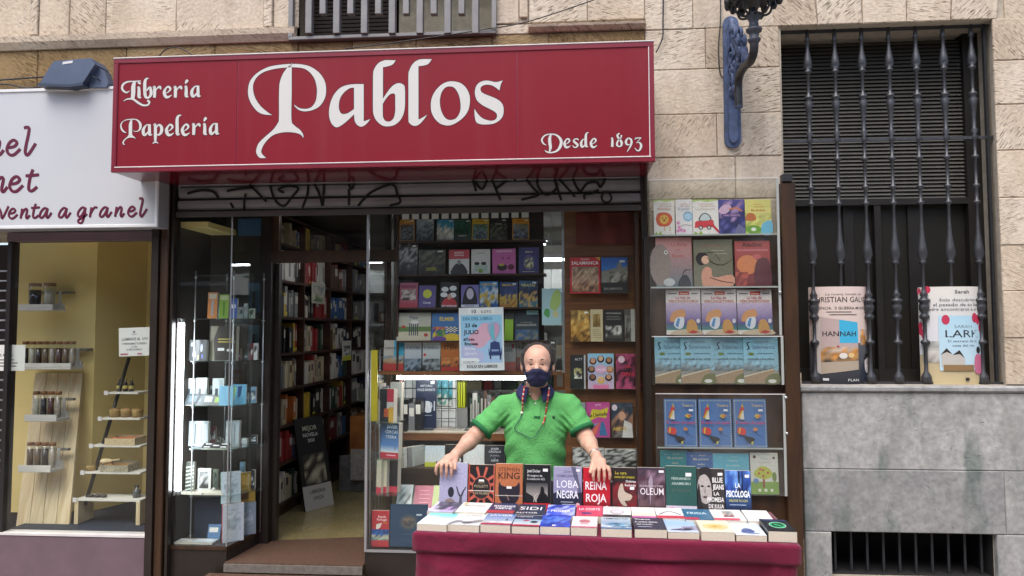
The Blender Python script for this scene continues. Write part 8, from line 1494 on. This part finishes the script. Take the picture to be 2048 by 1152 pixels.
# rubber bands are part of covers; small bracket card
# ================================================================== the shopkeeper
class Vol:
    def __init__(s, lo, hi, h):
        s.lo = np.array(lo, float); s.h = h; s.n = np.ceil((np.array(hi) - s.lo) / h).astype(int) + 1
        s.v = np.full(s.n, .2, np.float32)
    def win(s, lo, hi):
        a = np.maximum(np.floor((np.array(lo) - s.lo) / s.h).astype(int), 0); b = np.minimum(np.ceil((np.array(hi) - s.lo) / s.h).astype(int) + 1, s.n)
        ax = [s.lo[i] + s.h * np.arange(a[i], b[i]) for i in range(3)]
        return (slice(a[0], b[0]), slice(a[1], b[1]), slice(a[2], b[2])), np.meshgrid(*ax, indexing='ij', sparse=True)
    def put(s, lo, hi, fn, k=.01, op='u'):
        m_ = k + .03; sl, (x, y, z) = s.win(np.array(lo) - m_, np.array(hi) + m_)
        d = fn(x, y, z).astype(np.float32); a = s.v[sl]
        if op == 'u':
            h_ = np.clip(.5 + .5 * (a - d) / k, 0, 1); s.v[sl] = a * (1 - h_) + d * h_ - k * h_ * (1 - h_)
        elif op == 's':
            d = -d; h_ = np.clip(.5 - .5 * (a - d) / k, 0, 1); s.v[sl] = a * (1 - h_) + d * h_ + k * h_ * (1 - h_)
    def cap(s, p, q, r0, r1, k=.01, op='u', sy=1):
        p, q = np.array(p, float), np.array(q, float); R_ = max(r0, r1)
        def fn(x, y, z):
            ba = q - p; L_ = ba @ ba; t_ = np.clip(((x - p[0]) * ba[0] + (y - p[1]) * ba[1] + (z - p[2]) * ba[2]) / L_, 0, 1)
            return np.sqrt((x - p[0] - t_ * ba[0]) ** 2 + (y - p[1] - t_ * ba[1]) ** 2 + (z - p[2] - t_ * ba[2]) ** 2) - (r0 + (r1 - r0) * t_)
        s.put(np.minimum(p, q) - R_, np.maximum(p, q) + R_, fn, k, op)
    def ell(s, c, r, k=.01, op='u'):
        c, r = np.array(c, float), np.array(r, float)
        def fn(x, y, z):
            k0 = np.sqrt(((x - c[0]) / r[0]) ** 2 + ((y - c[1]) / r[1]) ** 2 + ((z - c[2]) / r[2]) ** 2)
            k1 = np.sqrt(((x - c[0]) / r[0] ** 2) ** 2 + ((y - c[1]) / r[1] ** 2) ** 2 + ((z - c[2]) / r[2] ** 2) ** 2) + 1e-9
            return k0 * (k0 - 1) / k1
        s.put(c - r, c + r, fn, k, op)
    def loft(s, tab, cx, k=.02, grow=0):
        T_ = np.array(tab)[::-1] if tab[0][0] > tab[-1][0] else np.array(tab)
        def fn(x, y, z):
            a = np.interp(z, T_[:, 0], T_[:, 1]) + grow; b = np.interp(z, T_[:, 0], T_[:, 2]) + grow; cy = np.interp(z, T_[:, 0], T_[:, 3])
            q = np.sqrt(((x - cx) / a) ** 2 + ((y - cy) / b) ** 2); d = (q - 1) * np.minimum(a, b)
            return np.maximum(d, np.maximum(z - T_[-1, 0] - grow, T_[0, 0] - z))
        A = T_[:, 1].max() + grow; B = T_[:, 2].max() + grow; cy = T_[:, 3].mean()
        s.put((cx - A, cy - B - .05, T_[0, 0]), (cx + A, cy + B + .05, T_[-1, 0]), fn, k)
    def cut(s, fn):                                   # keep where fn<0
        sl, (x, y, z) = s.win(s.lo, s.lo + s.h * s.n); s.v = np.maximum(s.v, fn(x, y, z).astype(np.float32))
    def mesh(s, name, M):
        v = s.v; v[0] = v[-1] = .1; v[:, 0] = v[:, -1] = .1; v[:, :, 0] = v[:, :, -1] = .1
        sg_ = v < 0; n0, n1, n2 = v.shape
        cnt = np.zeros((n0 - 1, n1 - 1, n2 - 1), np.int8); offs = [(a, b, c) for a in (0, 1) for b in (0, 1) for c in (0, 1)]
        for a, b, c in offs: cnt += sg_[a:n0 - 1 + a, b:n1 - 1 + b, c:n2 - 1 + c]
        act = (cnt > 0) & (cnt < 8); idx = np.argwhere(act); vid = np.full(act.shape, -1, np.int32); vid[act] = np.arange(len(idx))
        S = np.zeros((len(idx), 3)); N_ = np.zeros(len(idx))
        for e in range(3):
            for o1 in (0, 1):
                for o2 in (0, 1):
                    a = [0, 0, 0]; oth = [i for i in range(3) if i != e]; a[oth[0]] = o1; a[oth[1]] = o2; b = list(a); b[e] = 1
                    pa = idx + a; pb = idx + b; va = v[pa[:, 0], pa[:, 1], pa[:, 2]]; vb = v[pb[:, 0], pb[:, 1], pb[:, 2]]
                    m_ = (va < 0) != (vb < 0); t_ = np.where(m_, va / np.where(m_, va - vb, 1), 0)
                    P_ = pa.astype(float); P_[:, e] += t_; S[m_] += P_[m_]; N_[m_] += 1
        V = s.lo + s.h * (S / N_[:, None]); F_ = []
        for e in range(3):
            d1, d2 = [(1, 2), (2, 0), (0, 1)][e]; sa = [slice(None)] * 3; sb2 = [slice(None)] * 3; sa[e] = slice(0, -1); sb2[e] = slice(1, None)
            A, B = sg_[tuple(sa)], sg_[tuple(sb2)]; ed = np.argwhere(A != B); inside = A[ed[:, 0], ed[:, 1], ed[:, 2]]
            q = []
            for o1, o2 in ((0, 0), (-1, 0), (-1, -1), (0, -1)):
                p = ed.copy(); p[:, d1] += o1; p[:, d2] += o2; q.append(vid[p[:, 0], p[:, 1], p[:, 2]])
            q = np.stack(q, 1); q[~inside] = q[~inside][:, ::-1]; F_.append(q)
        F_ = np.concatenate(F_); F_ = F_[(F_ >= 0).all(1)]
        me = bpy.data.meshes.new(name); me.vertices.add(len(V)); me.vertices.foreach_set('co', V.astype(np.float32).ravel())
        me.loops.add(F_.size); me.loops.foreach_set('vertex_index', F_.astype(np.int32).ravel()); me.polygons.add(len(F_))
        me.polygons.foreach_set('loop_start', np.arange(0, F_.size, 4, dtype=np.int32)); me.update(calc_edges=True)
        me.polygons.foreach_set('use_smooth', np.ones(len(F_), bool)); me.materials.append(M); me.validate(); return me
def smooth_mesh(me, it=2, f=.5):
    n = len(me.vertices); co = np.empty(n * 3, np.float32); me.vertices.foreach_get('co', co); co = co.reshape(-1, 3)
    e = np.empty(len(me.edges) * 2, np.int32); me.edges.foreach_get('vertices', e); e = e.reshape(-1, 2)
    deg = np.bincount(e.ravel(), minlength=n)[:, None]
    for _ in range(it):
        ac = np.zeros_like(co); np.add.at(ac, e[:, 0], co[e[:, 1]]); np.add.at(ac, e[:, 1], co[e[:, 0]]); co = co * (1 - f) + f * ac / np.maximum(deg, 1)
    me.vertices.foreach_set('co', co.ravel()); me.update()
def displace(me, fn):
    n = len(me.vertices); co = np.empty(n * 3, np.float32); me.vertices.foreach_get('co', co); co = co.reshape(-1, 3)
    no = np.empty(n * 3, np.float32); me.vertices.foreach_get('normal', no); no = no.reshape(-1, 3)
    co = co + no * fn(co)[:, None]; me.vertices.foreach_set('co', co.astype(np.float32).ravel()); me.update()
def skin_mat():
    M = mat('skin', 'C89C86', .52, sss=.1, var=.2, vscale=22, bump=.2, bscale=220); return M
M_SKIN = skin_mat()
YM = 4.06
hc = at(1075, 727, YM - .05); hc = np.array(hc)
cx = at(1071, 860, YM).x
per = thing('person', (cx, YM + .05, GZ), 'man in green polo shirt and navy face mask standing behind the book table', 'person')
SL, SR = np.array(at(1006, 812, YM)), np.array(at(1140, 810, YM))
# where the hands rest: top edge of two standing novels
def top_edge(px, pyt):
    d = ray(px, pyt); d2 = Vector((d.x, d.y)); p0 = fa + uy * (SB + .03); A = Matrix(((d2.x, -ux.x), (d2.y, -ux.y))); r_ = A.inverted() @ Vector((p0.x, p0.y)); q = tp(r_[1], SB + .03, 0); q.z = CAMLOC.z + d.z * r_[0]; return np.array(q)
EL_, ER_ = top_edge(893, 933), top_edge(1201, 941)
UX, UY, UZ = np.array(ux), np.array(uy), np.array((0, 0, 1.))
WL = EL_ + UX * .035 + UY * .075 + UZ * .052; WR = ER_ - UX * .022 + UY * .075 + UZ * .055
def elbow(px, py, Y): return np.array(at(px, py, Y))
EBL, EBR = elbow(950, 872, 3.99), elbow(1171, 874, 3.99)
B = Vol((EL_[0] - .14, EL_[1] - .16 if EL_[1] < ER_[1] else ER_[1] - .16, GZ - .01), (ER_[0] + .14, YM + .3, hc[2] + .16), .0042)
TORSO = [(1.37, .07, .06, YM + .02), (1.33, .105, .072, YM + .015), (1.295, .135, .088, YM + .01), (1.25, .155, .106, YM), (1.18, .163, .120, YM - .005), (1.08, .156, .128, YM - .008), (.98, .152, .132, YM - .006), (.90, .152, .128, YM), (.82, .156, .120, YM + .01), (.76, .158, .118, YM + .02)]
zoff = SL[2] - 1.285
TORSO = [(z + (zoff if z > .8 else 0), a, b, c) for z, a, b, c in TORSO]
B.loft(TORSO, cx, .02, -.012)
# head
def hp(x, y, z): return hc + np.array((x, y, z))
B.ell(hp(0, .022, .024), (.069, .092, .078), .02)
B.ell(hp(0, -.018, -.046), (.061, .070, .074), .035)
B.ell(hp(0, -.030, .026), (.065, .062, .058), .03)
B.cap(hp(-.034, -.078, .016), hp(.034, -.078, .016), .010, .010, .02)
for s_ in (-1, 1):
    B.ell(hp(.030 * s_, -.094, -.002), (.019, .014, .011), .012, 's')
    B.ell(hp(.036 * s_, -.066, -.030), (.022, .022, .018), .02)
    B.ell(hp(.082 * s_, .012, -.012), (.011, .019, .033), .010); B.ell(hp(.093 * s_, .003, -.010), (.008, .010, .020), .006, 's')
    B.cap(hp(.018 * s_, -.0865, .006), hp(.043 * s_, -.078, .004), .0066, .005, .006)     # upper lid
    B.cap(hp(.019 * s_, -.0855, -.012), hp(.042 * s_, -.077, -.011), .0058, .005, .006)   # lower lid
B.cap(hp(0, -.084, .004), hp(0, -.104, -.032), .009, .014, .014); B.ell(hp(0, -.09, -.04), (.019, .014, .010), .01)
B.cap(hp(-.018, -.078, -.068), hp(.018, -.078, -.068), .009, .009, .015)
B.ell(hp(0, -.066, -.100), (.026, .022, .02), .02)
B.cap(hp(0, .022, -.06), (cx, YM + .025, 1.355 + zoff), .055, .062, .03)
B.cap((cx, YM + .02, 1.325 + zoff), SL + (.03, 0, -.01), .042, .036, .04); B.cap((cx, YM + .02, 1.325 + zoff), SR + (-.03, 0, -.01), .042, .036, .04)
# arms and hands
for S_, E_, W_, K_, sgn in ((SL, EBL, WL, EL_, 1), (SR, EBR, WR, ER_, -1)):
    B.cap(S_ + (0, 0, -.012), E_, .044, .041, .02); B.cap(E_, E_ + (W_ - E_) * .35, .041, .040, .02); B.cap(E_ + (W_ - E_) * .35, W_, .040, .026, .02)
    kn = K_ - UY * .004 + UZ * .020 - UX * .006 * sgn
    B.cap(W_, kn + UX * .014, .021, .014, .014); B.cap(W_, kn - UX * .016, .021, .014, .014); B.cap(W_ * .5 + kn * .5 + UX * .02, W_ * .5 + kn * .5 - UX * .02, .015, .015, .02)
    for i, (o_, L_, sp) in enumerate(((-.031, .80, -.010), (-.0105, .98, -.003), (.0105, 1.04, .004), (.031, .92, .010))):
        o_ *= sgn; sp *= sgn
        if sgn > 0: L_ = [.92, 1.04, .98, .80][3 - i] if 0 else L_
        k0 = kn + UX * o_ + UZ * (-.004 if i in (0, 3) else .0)
        a = k0 + UX * sp * .6 - UY * .026 - UZ * .012 * L_; b = a + UX * sp * .3 - UY * .004 - UZ * .029 * L_; c = b - UX * sp * .2 + UY * .004 - UZ * .022 * L_
        B.cap(k0, a, .0100, .0088, .005); B.cap(a, b, .0088, .0079, .003); B.cap(b, c, .0079, .0064, .003)
    t0 = W_ * .65 + kn * .35 + UX * .018 * sgn; t1 = kn + UX * .048 * sgn + UY * .012 - UZ * .006; t2 = kn + UX * .055 * sgn - UY * .018 - UZ * .026
    B.cap(t0, t1, .015, .0112, .008); B.cap(t1, t2, .011, .0084, .005)
# legs and feet
for s_ in (-1, 1):
    hx = cx + .085 * s_
    B.cap((hx, YM + .03, .82), (hx + .02 * s_, YM + .02, .40), .080, .052, .03); B.cap((hx + .02 * s_, YM + .02, .40), (hx + .03 * s_, YM + .06, -.01), .050, .034, .02); B.cap((hx + .03 * s_, YM + .07, -.055), (hx + .045 * s_, YM - .09, -.065), .034, .028, .02)
me = B.mesh('body', M_SKIN); smooth_mesh(me, 2, .45)
body = obj('body', me, per)
# eyes, brows
for s_ in (-1, 1):
    MB().sphere(tuple(hp(.030 * s_, -.0745, -.004)), (.0125, .0115, .0092), 12, 8).build('eye', mat('eye_white', '9A8880', .3), body)
    MB().sphere(tuple(hp(.030 * s_, -.0832, -.0040)), (.0068, .0036, .0066), 10, 6).build('iris', mat('iris_brown', '2A1A14', .2), body)
    P_ = [tuple(hp(x * s_, y, z)) for x, y, z in ((.014, -.0905, .019), (.026, -.0905, .024), (.040, -.083, .023), (.049, -.073, .017))]
    MB().tube(smooth_path(P_, 4), [.003 + .0012 * math.sin(i / 12 * 3) for i in range(13)], 6).build('eyebrow', mat('brow_hair', '4A3A34', .8), body)
# hair
Hv = Vol(hc - .15, hc + .15, .0035)
hk = hp(0, .022, .024)
def hair_fn(x, y, z):
    X_, Y_, Z_ = x - hk[0], y - hk[1], z - hk[2]; r_ = (.069, .092, .078)
    k0 = np.sqrt((X_ / r_[0]) ** 2 + (Y_ / r_[1]) ** 2 + (Z_ / r_[2]) ** 2); k1 = np.sqrt((X_ / r_[0] ** 2) ** 2 + (Y_ / r_[1] ** 2) ** 2 + (Z_ / r_[2] ** 2) ** 2) + 1e-9
    sd = np.clip((np.abs(X_) - .03) / .035, 0, 1); t_ = np.clip((Y_ + .030 + .034 * sd + .005 * np.sin(X_ * 190 + Z_ * 110)) / .035, 0, 1)
    return k0 * (k0 - 1) / k1 - (-.003 + t_ * (.0155 + .0105 * sd + .0015 * np.sin(X_ * 260 + 3 * np.sin(Z_ * 70)) * np.sin(Z_ * 210)))
Hv.put(hk - .12, hk + .12, hair_fn, .004)
def hair_cut(x, y, z):
    X_, Y_, Z_ = x - hc[0], y - hc[1], z - hc[2]
    low = -(Z_ + .075 - .035 * np.clip((.03 - Y_) / .03, 0, 1)); return low + .0022 * np.sin(Z_ * 420 + 6 * np.sin(X_ * 90)) * np.sin(Y_ * 300)
Hv.cut(hair_cut)
obj('hair', Hv.mesh('hair', mat('dark_hair', '2C2522', .7, var=.4, vscale=90, bump=.6, bscale=260)), per)
# face mask
Mv = Vol(hc - .15, hc + .13, .003)
Mv.ell(hp(0, -.024, -.050), (.0675, .078, .076), .02); Mv.cap(hp(0, -.092, -.012), hp(0, -.108, -.036), .010, .017, .03); Mv.ell(hp(0, -.075, -.075), (.036, .034, .04), .03)
def mask_cut(x, y, z):
    X_, Y_, Z_ = x - hc[0], y - hc[1], z - hc[2]
    return np.maximum.reduce([Z_ + .020 + .10 * np.abs(X_) + 0 * Y_, Y_ + .028 + 0 * X_ + 0 * Z_, -(Z_ + .122 - .25 * np.clip(np.abs(X_) - .02, 0, 1)) + 0 * Y_])
Mv.cut(mask_cut); mm_ = Mv.mesh('face_mask', mat('navy_mask_cloth', '171A3C', .8, var=.12, vscale=40, bump=.15, bscale=500)); smooth_mesh(mm_, 2)
displace(mm_, lambda c: .0022 * np.sin((c[:, 2] - hc[2]) * 170 + np.abs(c[:, 0] - hc[0]) * 60) * np.clip(np.abs(c[:, 0] - hc[0]) / .03, 0, 1))
mask = obj('face_mask', mm_, per)
for s_ in (-1, 1):
    for z0, z1 in ((-.034, .012), (-.088, -.03)):
        MB().tube(smooth_path([tuple(hp(.062 * s_, -.036, z0)), tuple(hp(.074 * s_, -.02, (z0 + z1) / 2)), tuple(hp(.081 * s_, .01, z1))], 5), .0022, 5).build('ear_loop', mat('navy_mask_cloth'), mask)
# polo shirt
SHv = Vol((SL[0] - .2, YM - .25, .70), (SR[0] + .2, YM + .25, 1.45 + zoff), .0045)
SHv.loft(TORSO, cx, .02, .006)
SHv.cap((cx - .02, YM + .02, 1.322 + zoff), SL + (.016, 0, -.004), .056, .058, .04); SHv.cap((cx + .02, YM + .02, 1.322 + zoff), SR + (-.016, 0, -.004), .056, .058, .04)
cuffL, cuffR = SL + (EBL - SL) * .80, SR + (EBR - SR) * .80
for S_, E_, Cf in ((SL, EBL, cuffL), (SR, EBR, cuffR)):
    dn = (E_ - S_) / np.linalg.norm(E_ - S_); Q_ = Vol(SHv.lo, SHv.lo + SHv.h, SHv.h); Q_.n = SHv.n; Q_.v = np.full(SHv.n, .2, np.float32)
    Q_.cap(S_ + (0, 0, -.006), Cf + dn * .04, .058, .068, .01)
    sl, (x, y, z) = Q_.win(Q_.lo, Q_.lo + Q_.h * Q_.n); cutp = ((x - Cf[0]) * dn[0] + (y - Cf[1]) * dn[1] + (z - Cf[2]) * dn[2]).astype(np.float32)
    d_s = np.maximum(Q_.v, cutp); h_ = np.clip(.5 + .5 * (SHv.v - d_s) / .03, 0, 1); SHv.v = SHv.v * (1 - h_) + d_s * h_ - .03 * h_ * (1 - h_)
neck_c = np.array((cx, YM + .005, 1.37 + zoff))
SHv.cap(neck_c + (0, .01, -.03), neck_c + (0, .0, .12), .062, .075, .008, 's')
SHv.cap(neck_c + (0, -.06, -.01), neck_c + (.004, -.115, -.085), .034, .006, .01, 's')
shm = SHv.mesh('polo_shirt', mat('green_pique', '5CA45E', .9, var=.1, vscale=7, bump=.25, bscale=600, spec=.2)); smooth_mesh(shm, 2)
def folds(c):
    x, y, z = c[:, 0] - cx, c[:, 1] - YM, c[:, 2]
    side = np.clip((np.abs(x) - .05) / .1, 0, 1); low = np.clip((1.22 + zoff - z) / .12, 0, 1)
    arm = np.clip((np.abs(x) - .16) / .06, 0, 1)
    f = .0045 * side * low * np.sin(z * 62 + np.abs(x) * 55 + 1.5 * np.sin(x * 17)) + .0035 * low * np.sin(x * 34 + z * 30 + 2 * np.sin(z * 11)) * np.clip((1.12 - z) / .15, 0, 1)
    f += .0022 * arm * np.sin((z - np.abs(x) * .8) * 95) + .004 * np.sin(x * 26 - z * 19) * low
    f += .006 * np.exp(-((z - 1.2 - zoff) / .05) ** 2) * np.exp(-((np.abs(x) - .15) / .035) ** 2) * np.sin((np.abs(x) + z) * 150)
    return f
displace(shm, folds); wrinkle(MATS['green_pique'], 11, .45, .03); polo = obj('polo_shirt', shm, per)
Tz = np.array(TORSO)[::-1]
def front_y(x, z, g=.0): 
    a = np.interp(z, Tz[:, 0], Tz[:, 1]) + .006; b = np.interp(z, Tz[:, 0], Tz[:, 2]) + .006; c = np.interp(z, Tz[:, 0], Tz[:, 3]); q = max(0.05, 1 - ((x - cx) / a) ** 2); return c - b * math.sqrt(q) - g
def on_chest(px, py, g=.006):
    Y = YM - .12
    for _ in range(6): p = at(px, py, Y); Y = .5 * Y + .5 * front_y(p.x, p.z, g)
    return (p.x, Y, p.z)
M_NAVY = mat('navy_collar_cloth', '1C2048', .85, var=.1, vscale=30, bump=.2, bscale=500)
def collar(u, v):
    th = R(24) + R(312) * u; fr = max(0, math.cos(th)); end = max(0, 1 - min(u, 1 - u) / .16)
    rx = .068 + .034 * v + .012 * fr * v; ry = .064 + .030 * v + .046 * fr * (.35 + v)
    zc_ = 1.418 + zoff - .030 * fr - .012 * abs(math.sin(th)); dz = (.045 + .024 * end) * v
    return (cx + rx * math.sin(th), YM + .012 - ry * math.cos(th), zc_ - dz + .008 * math.sin(v * 3.14))
o = MB().grid(48, 6, collar).build('collar', M_NAVY, polo); sm_ = o.modifiers.new('thick', 'SOLIDIFY'); sm_.thickness = .0035
M_CUFF = mat('dark_green_rib', '1F6A3C', .9, var=.1, vscale=40, bump=.3, bscale=500)
for S_, E_, Cf in ((SL, EBL, cuffL), (SR, EBR, cuffR)):
    dn = (E_ - S_) / np.linalg.norm(E_ - S_); MB().tube([tuple(Cf - dn * .016), tuple(Cf - dn * .008), tuple(Cf + dn * .004), tuple(Cf + dn * .006)], [.0670, .0688, .0685, .064], 28).build('cuff', M_CUFF, polo)
pk = [on_chest(px, py, .002) for px, py in ((1076, 806), (1075, 820), (1074, 832))]
mb = MB(); vs = []
for p in pk: vs += [(p[0] - .014, p[1] + .001, p[2]), (p[0] + .014, p[1] + .001, p[2]), (p[0] + .014, p[1] - .004, p[2]), (p[0] - .014, p[1] - .004, p[2])]
mb.add(vs, [(0, 1, 5, 4), (1, 2, 6, 5), (2, 3, 7, 6), (3, 0, 4, 7), (4, 5, 9, 8), (5, 6, 10, 9), (6, 7, 11, 10), (7, 4, 8, 11), (8, 9, 10, 11), (0, 3, 2, 1)]).build('placket', mat('green_pique'), polo)
p = on_chest(1074, 834, .004); bx('placket_stitch', M_CUFF, polo, p[0] - .016, p[0] + .016, p[1] - .002, p[1] + .004, p[2] - .004, p[2] + .004)
for px, py in ((1071, 807), (1060, 788)): MB().sphere(on_chest(px, py, .008), (.005, .003, .005), 10, 6).build('button', mat('pale_button', 'D8D8D0', .3), polo)
MB().sphere(on_chest(1107, 835, .002), (.008, .002, .0085), 10, 6).build('emblem', mat('dark_emblem', '17402A', .7), polo)
# spectacle cord with beads
cord_px = [(1050, 772), (1047, 795), (1045, 818), (1040, 838), (1029, 858), (1045, 868), (1065, 877), (1078, 860), (1088, 842), (1093, 815), (1097, 793), (1099, 772)]
cp = [on_chest(x, y, .010) for x, y in cord_px]
for i, y_ in ((0, .092), (1, .118), (-1, .092), (-2, .118)): cp[i] = (cp[i][0], min(cp[i][1], YM - y_), cp[i][2])
path = smooth_path([(cx - .062, YM + .03, cp[0][2] + .05)] + cp + [(cx + .062, YM + .03, cp[-1][2] + .05)], 8)
cord = MB().tube(path, .0022, 6).build('spectacle_cord', mat('dark_teal_cord', '1E4A46', .6), per)
bd = {'red_bead': 'B03028', 'cream_bead': 'C8A88A', 'white_bead': 'D8D4CC'}
def along(a, b, n, seq):
    seg = path[a:b]
    for i in range(n):
        q = seg[int(i * (len(seg) - 1) / max(n - 1, 1))]; c_ = seq[i % len(seq)]
        MB().sphere((q[0], q[1] - .003, q[2]), .0052, 8, 5).build('bead', mat(c_, bd[c_], .35), cord)
along(8, 26, 17, ['red_bead', 'red_bead', 'cream_bead', 'red_bead', 'red_bead', 'white_bead']); along(70, 96, 22, ['red_bead', 'cream_bead', 'red_bead', 'red_bead'])
MB().sphere(tuple(np.array(path[27]) + (0, -.004, 0)), .0075, 10, 6).build('bead', mat('white_bead'), cord)
# bracelet
dn = (WR - EBR) / np.linalg.norm(WR - EBR); q = EBR + (WR - EBR) * .9; MB().tube([tuple(q - dn * .004), tuple(q + dn * .004)], .0305, 16).build('bracelet', mat('silver_band', '9A9A9A', .3, metal=.8), per)
# trousers and shoes
Tv = Vol((cx - .26, YM - .22, -.08), (cx + .26, YM + .26, .92), .006)
Tv.loft([(.74, .168, .124, YM + .02), (.90, .165, .126, YM + .01)], cx, .02)
for s_ in (-1, 1):
    hx = cx + .085 * s_; Tv.cap((hx, YM + .03, .80), (hx + .02 * s_, YM + .02, .40), .094, .070, .03); Tv.cap((hx + .02 * s_, YM + .02, .40), (hx + .03 * s_, YM + .06, .0), .068, .056, .02)
Tv.cut(lambda x, y, z: -.04 - z + 0 * x + 0 * y)
obj('trousers', Tv.mesh('trousers', mat('dark_denim', '2A3040', .85, var=.15, vscale=20)), per)
for s_ in (-1, 1):
    hx = cx + .085 * s_; Sv = Vol((hx + .03 * s_ - .08, YM - .2, GZ - .01), (hx + .03 * s_ + .08, YM + .16, .04), .005); Sv.cap((hx + .03 * s_, YM + .07, -.05), (hx + .045 * s_, YM - .10, -.06), .044, .040, .02); Sv.cut(lambda x, y, z: GZ + .002 - z + 0 * x + 0 * y); obj('shoe', Sv.mesh('shoe', mat('brown_leather', '3A2A20', .5)), per)
